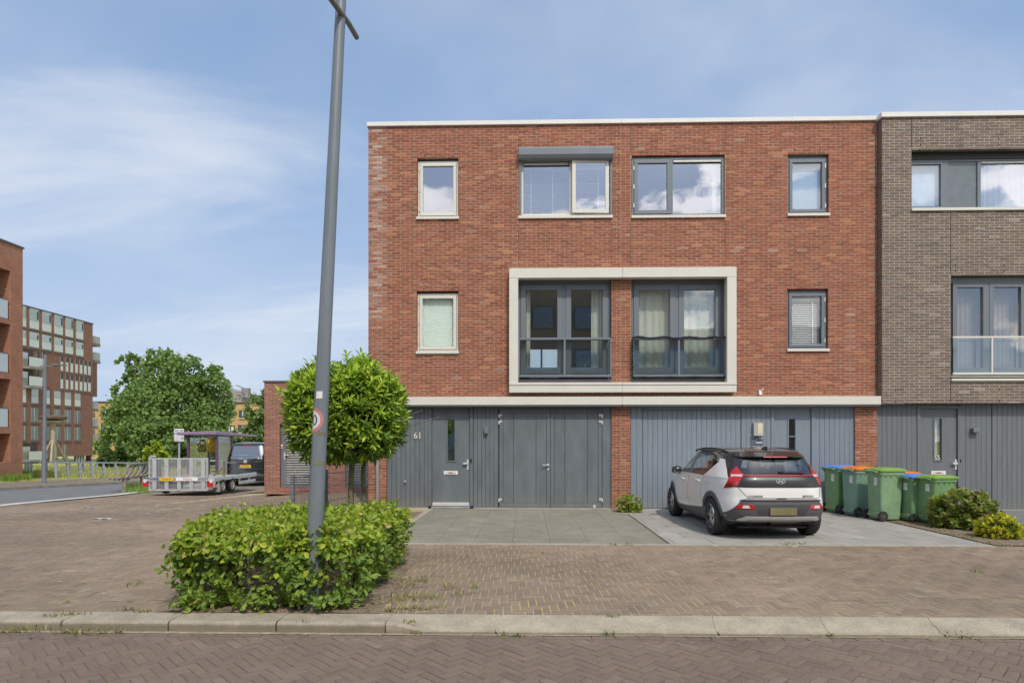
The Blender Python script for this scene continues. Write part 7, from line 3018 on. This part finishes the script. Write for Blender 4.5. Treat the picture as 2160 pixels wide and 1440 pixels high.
# ------------------------------------------------------------------ bench, railings, bus stop, nest pole
def build_bench():
    M_W = mat('weathered_bench', (.27, .235, .195), .8, var=.25, scale=8)
    a, b = gnd(263, 1036), gnd(301, 1030)
    bn = thing('bench', 'weathered grey bench with a slatted back beside the trailer', 'bench', a)
    d = (b - a)
    d.z = 0
    d.normalize()
    nrm = Vector((-d.y, d.x, 0))
    if nrm.x > 0:
        nrm = -nrm
    L = (b - a).length
    up = Vector((0, 0, 1))
    for k, p in enumerate((a, b)):
        MB().bar(p + up * -.05, p + up * .50, .15, .13).build('leg', M_W, bn, bevel=.01)
    e0, e1 = a - d * .15, b + d * 1.1
    seat = [MB().bar(e0 + nrm * o + up * z, e1 + nrm * o + up * (z + .02), .09, .04).build('slat', M_W, bn) for o, z in ((.05, .50), (.20, .49), (.36, .48), (.52, .48))]
    MB().bar(e0 - nrm * .22 + up * 1.03, e1 - nrm * .22 + up * 1.06, .09, .05).build('back_rail', M_W, bn)
    for t in (0, .17, .34, .51, .68, .85, 1.0):
        p = e0.lerp(e1, t)
        MB().tube([p + up * .50 + nrm * .18, p + up * .55 + nrm * .02, p + up * .72 - nrm * .10, p + up * 1.03 - nrm * .22], [.035, .04, .04, .03], 6).build('back_rib', M_W, bn)
    for t in (.2, .8):
        p = e0.lerp(e1, t)
        MB().bar(p + nrm * -.02 + up * .44, p + nrm * .56 + up * .44, .06, .06).build('bearer', M_W, bn)


def rail_line(name, label, us, vt, vb, depths, lean, rails, material, w=.09, group=None):
    """A railing through points given by photo column, top row, bottom row and depth."""
    feet = [atd(u, vb_, d) for u, vb_, d in zip(us, vb, depths)]
    tops = [atd(u - lean, vt_, d) for u, vt_, d in zip(us, vt, depths)]
    r = thing(name, label, 'railing', feet[0], group=group)
    for p, q in zip(feet, tops):
        MB().bar(p - Vector((0, 0, .1)), q, w * 1.25, w * .7).build('post', material, r)
    for t in rails:
        mb = MB()
        for i in range(len(feet) - 1):
            mb.bar(feet[i].lerp(tops[i], t), feet[i + 1].lerp(tops[i + 1], t), w * (.85 if t == 1 else .45), w * (.85 if t == 1 else .45))
        mb.build('rail', material, r)
    return r


def build_railings():
    M_R = mat('railing_grey', (.42, .46, .52), .45, .4, var=.08)
    n = 9
    us = [120 + (322 - 120) * i / (n - 1) for i in range(n)]
    dep = [34 + 8.5 * (i / (n - 1)) for i in range(n)]
    rail_line('bridge_railing', 'leaning grey steel railing along the far pavement in front of the meadow', us, [974.5 + .2 * i for i in range(n)], [1014 - 8.5 * i / (n - 1) for i in range(n)], dep, 3.5, (1.0, .68, .38, .05), M_R, .10, 'steel railings of the bridge')
    us = [54, 60, 66, 98, 146, 175, 205]
    rail_line('bridge_railing', 'shorter grey steel railing farther back across the bridge', us, [974, 974, 974, 974, 975, 975.5, 976], [1003, 1003, 1002, 1003, 1004, 1003.5, 1003], [43, 43.5, 44, 44, 45, 46, 47], 0, (1.0, .66, .33, .06), M_R, .10, 'steel railings of the bridge')
    us = [412, 432, 441, 470, 480, 492]
    rail_line('bridge_railing', 'pale blue railing seen under the roof of the bus shelter', us, [970, 970, 971, 971, 972, 972], [1001] * 6, [40, 41, 42, 43, 44, 45], 2, (1.0, .62, .1), mat('railing_blue', (.50, .60, .64), .45, .3), .11, 'steel railings of the bridge')
    g = atd(312, 1012, 33)
    bx = thing('utility_cabinet', 'dark green utility cabinet behind the left end of the trailer', 'cabinet', (g.x, g.y, float(ground_z(g.x, g.y))))
    gz = float(ground_z(g.x, g.y))
    MB().prism([(-.35, -.1), (.5, -.1), (.5, 1.22), (.15, 1.22), (-.35, .9)], lambda a, b: (g.x + a, g.y, gz + b), lambda a, b: (g.x + a, g.y + .4, gz + b)).build('body', mat('cabinet_green', (.03, .07, .055), .5), bx, bevel=.02)
    part('door', mat('cabinet_green2', (.035, .08, .06), .5), bx, (g.x - .25, g.x + .4, g.y - .02, g.y - .001, gz + .1, gz + .85))


def build_bus_stop():
    M_P = mat('purple_frame', (.125, .055, .125), .4, var=.05)
    M_PR = mat('purple_roof', (.30, .21, .32), .45, var=.08)
    D = 33.0
    b = atd(457, 1012, D)
    gz = float(ground_z(b.x, b.y))
    sh = thing('bus_shelter', 'purple framed bus shelter with glass walls behind the trailer', 'shelter', (b.x, b.y, gz))
    c1, c2, c3 = atd(372, 917, D - .3), atd(455, 916.5, D - .6), atd(543, 921, D + 4.2)
    c4 = c1 + (c3 - c2)
    th = Vector((0, 0, .30))
    mb = MB()
    t1, t2, t3, t4 = atd(372, 911, D - .3), atd(455, 908.5, D - .6), atd(543, 917.5, D + 4.2), None
    t4 = t1 + (t3 - t2)
    mb.add([c1, c2, c3, c4, t1, t2, t3, t4], [(3, 2, 1, 0), (4, 5, 6, 7), (0, 1, 5, 4), (1, 2, 6, 5), (2, 3, 7, 6), (3, 0, 4, 7)])
    mb.build('roof', M_PR, sh, bevel=.03)
    posts = [atd(397.5, 1010, D), atd(457.5, 1010, D - .3), atd(487, 1010, D + 3.6), atd(440, 1006, D + 3.4)]
    for p in posts:
        MB().bar((p.x, p.y, float(ground_z(p.x, p.y)) - .1), (p.x, p.y, c1.z + .02), .11).build('post', M_P, sh)
    gl = glass('shelter_glass', .05, (.95, .98, .97))
    for a, b2, nm, m_ in ((posts[0], posts[3], 'glass_wall', gl), (posts[3], posts[2], 'glass_wall', gl)):
        MB().bar((a.x, a.y, gz + 1.4), (b2.x, b2.y, gz + 1.4), .02, 1.9).build(nm, m_, sh)
    # end wall with printed dashes
    p, q = posts[1], posts[2]
    dd = (Vector((q.x - p.x, q.y - p.y, 0))).normalized()
    wall = MB().bar((p.x + dd.x * .1, p.y + dd.y * .1, gz + 1.35), (q.x, q.y, gz + 1.35), .03, 2.1).build('end_wall', glass('dashed_glass', .06, (.80, .84, .83)), sh)
    ds = MB()
    Lw = math.hypot(q.x - p.x, q.y - p.y)
    sN = Vector((dd.y, -dd.x, 0)) * .02
    for i in range(18):
        z = gz + .5 + i * .105
        for k in range(11):
            s = .25 + k * (Lw - .4) / 11 + (.12 if i % 2 else 0)
            a_ = Vector((p.x, p.y, z)) + dd * s + sN
            b_ = a_ + dd * (Lw / 15)
            ds.bar(a_, b_, .006, .06)
    ds.build('printed_dashes', mat('pale_print', (.55, .56, .54), .6), wall, kind='stuff')
    yp0, yp1 = atd(439.5, 953, D + 3.2), atd(456.5, 926, D + 3.2)
    part('poster', mat('yellow_poster', (.62, .40, .02), .6, var=.45, scale=6), sh, (yp0.x, yp1.x, yp0.y - .03, yp0.y, yp0.z, yp1.z))
    part('bench_seat', mat('bench_zinc', (.4, .4, .4), .5, .4), sh, (posts[0].x + .3, posts[1].x - .2, posts[0].y + 1.6, posts[0].y + 2.0, gz + .42, gz + .48))
    # stop sign with the line board
    g = atd(378, 1010, 35.5)
    gz2 = float(ground_z(g.x, g.y))
    st = thing('bus_stop_sign', 'white bus stop board on a grey pole left of the purple shelter', 'sign', (g.x, g.y, gz2))
    t = atd(378, 904, 35.5)
    MB().tube([(g.x, g.y, gz2 - .1), (g.x, g.y, t.z)], .055, 10).build('pole', M_R_ if False else M_ZINC, st, smooth=True)
    a, c = atd(367.5, 931.5, 35.4), atd(389, 904, 35.4)
    bd = part('board', mat('stop_white', (.66, .66, .72), .5), st, (a.x, c.x, a.y - .06, a.y, a.z, c.z), bevel=.03)
    W, H = c.x - a.x, c.z - a.z
    y = a.y - .063
    ink = mat('stop_ink', (.04, .04, .06), .5)
    part('print_bar', ink, bd, (a.x + W * .08, a.x + W * .52, y - .002, y, c.z - H * .16, c.z - H * .12), (a.x + W * .72, a.x + W * .9, y - .002, y, c.z - H * .17, c.z - H * .10))
    part('blue_mark', mat('stop_blue', (.05, .07, .35), .5), bd, (a.x + W * .04, a.x + W * .42, y - .002, y, c.z - H * .40, c.z - H * .34), (a.x + W * .78, a.x + W * .96, y - .002, y, a.z + H * .22, a.z + H * .30))
    part('red_mark', mat('stop_red', (.5, .06, .12), .5), bd, (a.x + W * .10, a.x + W * .38, y - .002, y, a.z + H * .10, a.z + H * .13), (a.x + W * .88, a.x + W * .97, y - .002, y, a.z + H * .30, a.z + H * .33))


def build_nest_pole():
    D = 86.0
    f = atd(112, 972, D)
    gz = float(ground_z(f.x, f.y))
    o = thing('stork_nest_pole', 'wooden pole with braces and a round nest platform in the meadow', 'nest pole', (f.x, f.y, gz))
    wd = mat('pale_timber', (.36, .32, .24), .85, var=.2, scale=2)
    t = atd(112, 884, D)
    MB().tube([(f.x, f.y, gz - .1), (t.x, t.y, t.z)], .30, 10).build('pole', wd, o, smooth=True)
    j = atd(112, 922, D)
    for u, dy in ((85, 0), (124, -1.5), (108, 3)):
        q = atd(u, 974, D)
        MB().bar((q.x, q.y + dy, float(ground_z(q.x, q.y))), (j.x, j.y, j.z), .22).build('brace', wd, o)
    MB().lathe([(0, -.25), (1.1, -.1), (1.65, .1), (1.7, .35), (1.2, .55), (0, .5)], (t.x, t.y, t.z), 'z', 18).build('nest', mat('twig_nest', (.14, .10, .075), .95, var=.4, scale=5, fine=.4, bscale=12), o)
    part('platform', wd, o, (t.x - 1.2, t.x + 1.2, t.y - 1.2, t.y + 1.2, t.z - .32, t.z - .26))


build_bins()
build_lamp()
build_far_lamp()
build_shed()
build_fence()
build_bench()
build_railings()
build_bus_stop()
build_nest_pole()
# ------------------------------------------------------------------ buildings at the back left
def face_x(u, X):
    """y of the point seen in column u on the plane x = X."""
    a, b, c = ray(u, HOR)
    t = X / a
    return b * t


def zrow(v, u, X):
    a, b, c = ray(u, v)
    t = X / a
    return EYE + c * t


def build_near_block():
    X = -29.6
    y1 = face_x(48, X)
    zt = zrow(525, 48, X)
    y0 = 8.0
    b = thing('apartment_building', 'red brick apartment block with recessed balconies and frosted glass at the left edge', 'building', (X, y1, -.7), group='apartment buildings across the water')
    m = brick_texture_mat('block_brick', (.40, .165, .095), (.33, .135, .08), (.28, .20, .14), white=.45, msize=.012)
    yb = face_x(22.5, X)                     # near edge of the corner pier
    # levels from the photograph: floor line of each loggia and its ceiling
    lv = [(674, 571), (787, 684), (902, 800), (974, 914)]
    lv = [(zrow(a, 20, X), zrow(c, 20, X)) for a, c in lv]
    dep = 2.2
    part('wall', m, b, (X - 14, X, yb, y1, -1.2, zt))
    z_prev = zt
    mb = MB()
    for (zf, zc) in lv:
        mb.box(X - 14, X, y0, yb - .001, zc, z_prev)
        z_prev = zf
    mb.box(X - 14, X, y0, yb - .001, -1.2, z_prev)
    mb.box(X - 14, X - dep, y0, yb - .001, -1.2, zt - .02)
    mb.build('spandrel_wall', m, b)
    fg = mat('frosted_glass', (.50, .565, .565), .25, var=.06, scale=1.5, coat=.4)
    for i, (zf, zc) in enumerate(lv):
        h = (.62 if i < 3 else .0) * (zc - zf)
        lp = part('loggia', mat('loggia_dark', (.12, .06, .045), .85), b, (X - dep + .002, X - dep + .02, yb - 5.2, yb - 3.4, zf, zc))
        part('balcony_door', mat('pale_door', (.45, .50, .46), .3), lp, (X - dep + .02, X - dep + .06, yb - 3.2, yb - 1.35, zf, zf + 2.2))
        if h:
            ba = part('balustrade', fg, b, (X - .10, X - .06, yb - 5.2, yb - .12, zf + .05, zf + h * .64))
            part('rail', mat('balustrade_edge', (.12, .11, .10), .5), ba, (X - .12, X - .03, yb - 5.2, yb - .06, zf - .04, zf + .045))
            part('rail', mat('balustrade_edge', (.12, .11, .10), .5), ba, (X - .11, X - .04, yb - 5.2, yb - .10, zf + h * .64, zf + h * .66))
    part('coping', mat('dark_coping', (.10, .095, .09), .6), b, (X - 14.1, X + .06, y0, y1 + .06, zt, zt + .10))
    # things on the balcony rails
    for i, (zf, zc) in enumerate(lv[:2]):
        h = .62 * (zc - zf)
        pp = Vector((X - .5, yb - .7, zf + h * .66 - .35))
        p = thing('balcony_chair', ('dark folded chair behind the upper frosted balcony rail', 'dark folded chair behind the middle frosted balcony rail')[i], 'chair', pp)
        MB().box(pp.x - .2, pp.x + .2, pp.y - .25, pp.y + .25, pp.z + .30, pp.z + .36).build('seat', M_BLACK, p)
        MB().box(pp.x - .2, pp.x - .16, pp.y - .25, pp.y + .25, pp.z + .37, pp.z + .62).build('backrest', M_BLACK, p)
        for (dx, dy) in ((-.18, -.22), (.18, -.22), (-.18, .22), (.18, .22)):
            MB().box(pp.x + dx - .02, pp.x + dx + .02, pp.y + dy - .02, pp.y + dy + .02, zf, pp.z + .299).build('leg', M_BLACK, p)


def build_tall_block():
    X = -72.0
    yn, yf = face_x(46, X), face_x(195.5, X)
    zt = zrow(684, 195.5, X)
    b = thing('apartment_building', 'tall brown brick apartment tower with pale glass panels behind the nest pole', 'building', (X, yf, -2), group='apartment buildings across the water')
    m = brick_texture_mat('tower_brick', (.25, .118, .082), (.215, .10, .072), (.19, .125, .095), white=.30, msize=.01)
    part('wall', m, b, (X - 16, X, yn - 22, yf, zrow(960, 195, X), zt))
    part('base_wall', m, b, (X - 15.8, X - .1, yn - 22, yf - 9, -3, zrow(960, 195, X) - .01))
    part('coping', mat('dark_coping', (.10, .095, .09), .6), b, (X - 16.1, X + .1, yn - 22, yf + .1, zt, zt + .18))
    pale = mat('pale_glass_panel', (.55, .60, .56), .25, var=.06, scale=.3, coat=.4)
    sky_ = mat('mirror_glass', (.42, .47, .42), .08, .35, var=.25, scale=.12, coat=.6)
    grn = mat('green_glass', (.13, .17, .13), .06, .3, var=.35, scale=.2, coat=.6)
    fr = mat('pale_frame', (.40, .40, .37), .5)
    dk = mat('dark_pane', (.035, .03, .03), .1)
    ledge = mat('window_ledge', (.15, .12, .105), .8)

    def win(u0, u1, vt, vb, split, kind='pale', flap=True, vfix=None):
        """Rows are measured in column 172 and follow the perspective of the face."""
        y0, y1 = face_x(u0, X), face_x(u1, X)
        z1, z0 = zrow(vt, 172, X), zrow(vb, 172, X)
        up, lo = {'pale': (sky_, pale), 'green': (grn, grn), 'slit': (dk, pale)}[kind]
        w = part('window', fr, b, (X - .02, X + .03, y0 - .05, y1 + .05, z0 - .03, z1 + .03))
        zs = z0 + (z1 - z0) * split
        part('pane', up, w, (X + .031, X + .06, y0, y1, zs + .04, z1))
        if split > 0:
            part('panel', lo, w, (X + .033, X + .07, y0, y1, z0, zs - .02))
        if flap and kind == 'pale':
            part('vent_flap', dk, w, (X + .061, X + .08, y1 - (y1 - y0) * .22, y1 - .1, zs + (z1 - zs) * .15, zs + (z1 - zs) * .75))
        elif kind == 'green':
            part('transom', fr, w, (X + .061, X + .085, y0 + (y1 - y0) * .35, y0 + (y1 - y0) * .35 + .12, z0, z1))
        part('sill', ledge, w, (X - .0, X + .12, y0 - .15, y1 + .15, z0 - .30, z0 - .06))

    cols = [(48, 54.5), (62.5, 81.5), (89, 107.5), (114.5, 132), (138, 153.5), (160.5, 175)]
    cols2 = [(48, 54), (66, 80), (91, 104), (114.5, 127), (137, 149), (158, 169)]
    for c in cols:
        win(*c, 675.5, 716, .37, 'pale')
        win(*c, 723, 751, .50, 'pale')
    for (va, vb) in ((758.5, 788), (794, 823.5)):
        for u in (128, 139, 149, 159, 168.5, 177.5, 186, ):
            win(u, u + 4.3, va, vb, .62, 'slit', False)
        for u in (78, 90):
            win(u, u + 4.5, va - 2, vb, .55, 'slit', False)
    for c in cols2:
        win(*c, 830.5, 857.5, .50, 'pale', False)
        win(*c, 867, 892.5, .0, 'green', False)
        win(*c, 902, 927.5, .0, 'green', False)
    for c in ((95, 101), (114, 121), (132, 141)):
        win(*c, 938, 963, .0, 'green', False)
    # loggias with glass rails at the left end
    for (va, vb) in ((757, 790), (793, 826), (934, 965)):
        y0, y1 = face_x(46, X), face_x(70 if va < 900 else 79, X)
        z1, z0 = zrow(va, 172, X), zrow(vb, 172, X)
        l = part('loggia', mat('loggia_dark2', (.075, .055, .05), .8), b, (X - .02, X + .02, y0, y1, z0, z1))
        part('balcony_slab', mat('slab_grey', (.26, .24, .22), .8), l, (X + .02, X + 1.2, y0, y1 + .2, z0 - .35, z0))
        part('rail_glass', pale, l, (X + 1.1, X + 1.2, y0, y1 + .2, z0 + .02, z0 + (z1 - z0) * .52))
        part('balcony_door', sky_, l, (X + .021, X + .06, y0, y0 + (y1 - y0) * .5, z0, z0 + (z1 - z0) * .8))
    # the box that steps out at the far end, and the balconies hung there
    part('side_box', m, b, (X - 10, X - .6, yf + .01, face_x(205, X - .6), zrow(835, 195, X), zrow(757, 195, X)))
    for u in (191,):
        pass
    for (v0, v1, un, k) in ((728, 714, 212, 1), (764, 748, 212, 1), (867, 853, 208, 0), (904, 889, 208, 0), (937, 922, 208, 0)):
        z0, zr = zrow(v0, 200, X), zrow(v1, 200, X)
        s = part('balcony', mat('slab_olive', (.20, .18, .13), .8), b, (X - 5, X - .4, yf + .02, face_x(un, X - .4), z0, z0 + .45))
        part('rail_glass', mat('balcony_glass', (.30, .33, .32), .15, coat=.5), s, (X - .46, X - .40, yf + .1, face_x(un, X - .4) - .1, z0 + .46, zr + .5))
    # entrance
    y0, y1 = face_x(160, X), face_x(181, X)
    e = part('entrance', mat('entrance_glass', (.05, .06, .055), .1, coat=.5), b, (X - .3, X - .22, y0, y1, -3, zrow(938, 172, X)))
    for k in range(4):
        yy = y0 + (y1 - y0) * (k + .5) / 4
        part('mullion', fr, e, (X - .2, X - .12, yy, yy + .2, -3, zrow(938, 172, X)))
    w = atd(225, 960, 108)
    wl = thing('garden_wall', 'low red brick wall at the foot of the apartment tower', 'wall', (w.x, w.y, -2))
    a, c = atd(181, 961, 106), atd(239, 961, 112)
    part('wall', m, wl, (a.x, c.x, a.y, a.y + .4, -2.6, a.z))
    part('coping', ledge, wl, (a.x - .1, c.x + .1, a.y - .08, a.y + .48, a.z, a.z + .12))


def build_ochre_blocks():
    m = brick_texture_mat('ochre_brick', (.50, .32, .13), (.43, .27, .11), (.40, .32, .2), bw=.6, bh=.2, msize=.03)
    fr = mat('dark_frame', (.05, .052, .055), .5)
    gl = mat('ochre_glass', (.10, .13, .15), .08, .2, var=.3, scale=.2, coat=.5)
    pal = mat('white_panel', (.60, .60, .57), .5)
    D = 138.0

    def block(label, u0, u1, vt, wins, depth=D, roofv=None):
        a, c = atd(u0, vt, depth), atd(u1, vt, depth)
        b = thing('apartment_building', label, 'building', (a.x, a.y, -2.1), group='apartment buildings across the water')
        part('wall', m, b, (a.x, c.x, a.y, a.y + 12, -3, a.z))
        part('coping', fr, b, (a.x - .2, c.x + .2, a.y - .2, a.y + 12.2, a.z, a.z + .3))
        for (x0, x1, v0, v1, k) in wins:
            p, q = atd(x0, v1, depth), atd(x1, v0, depth)
            w = MB().ring(p.x, q.x, p.z, q.z, .22, a.y - .12, a.y + .02).build('window', fr, b)
            part('pane', gl if k == 0 else pal, w, (p.x + .22, q.x - .22, a.y - .06, a.y - .01, p.z + .22, q.z - .22))
            if x1 - x0 > 10:
                xm = p.x + (q.x - p.x) * .42
                part('mullion', pal if k == 0 else fr, w, (xm - .1, xm + .1, a.y - .14, a.y - .065, p.z + .22, q.z - .22))
            part('sill', pal, w, (p.x - .1, q.x + .1, a.y - .3, a.y - .121, p.z - .12, p.z + .04))
        return b
    block('ochre brick apartment block between the brown tower and the large tree', 190, 262, 849, [(214, 237, 864, 880, 0), (214, 237, 892, 909, 0), (214, 237, 921, 936, 0), (195, 200, 870, 882, 1), (195, 200, 906, 916, 1), (183, 200, 949, 960, 0), (250, 256, 866, 880, 0)])
    block('ochre brick apartment block right of the large tree', 470, 558, 851, [(505, 524, 865, 882, 0), (484, 494, 866, 884, 0), (503, 526, 896, 912, 0), (480, 496, 897, 912, 1), (528, 538, 866, 882, 0), (505, 524, 926, 940, 0), (545, 556, 866, 882, 0)])
    # grey roof with a plant room behind
    a, c = atd(474, 818, 160), atd(514, 849, 160)
    h = thing('far_house', 'grey pitched roof with a small chimney behind the ochre block', 'house', (a.x, a.y, -2.1))
    ap = atd(478, 818, 160)
    e = atd(516, 829, 160)
    mb = MB()
    mb.prism([(a.x - 6, -3), (c.x, -3), (e.x, e.z), (ap.x, ap.z), (a.x - 6, ap.z - 3)], lambda x, z: (x, a.y, z), lambda x, z: (x, a.y + 10, z))
    mb.build('gable', mat('far_grey', (.30, .27, .26), .8), h)
    q = atd(516, 826, 159)
    part('chimney', mat('far_grey2', (.24, .24, .25), .7), h, (q.x - .9, q.x + .9, q.y, q.y + 1.6, q.z - 1.5, q.z + 1.0))
    l0, l1 = atd(513, 818, 158), atd(498, 812, 158)
    MB().bar(l0, l1, .25).bar(l0, l0 - Vector((0, 0, 1.3)), .3).build('roof_lamp', mat('far_grey2', (.24, .24, .25), .7), h)


build_near_block()
build_tall_block()
build_ochre_blocks()
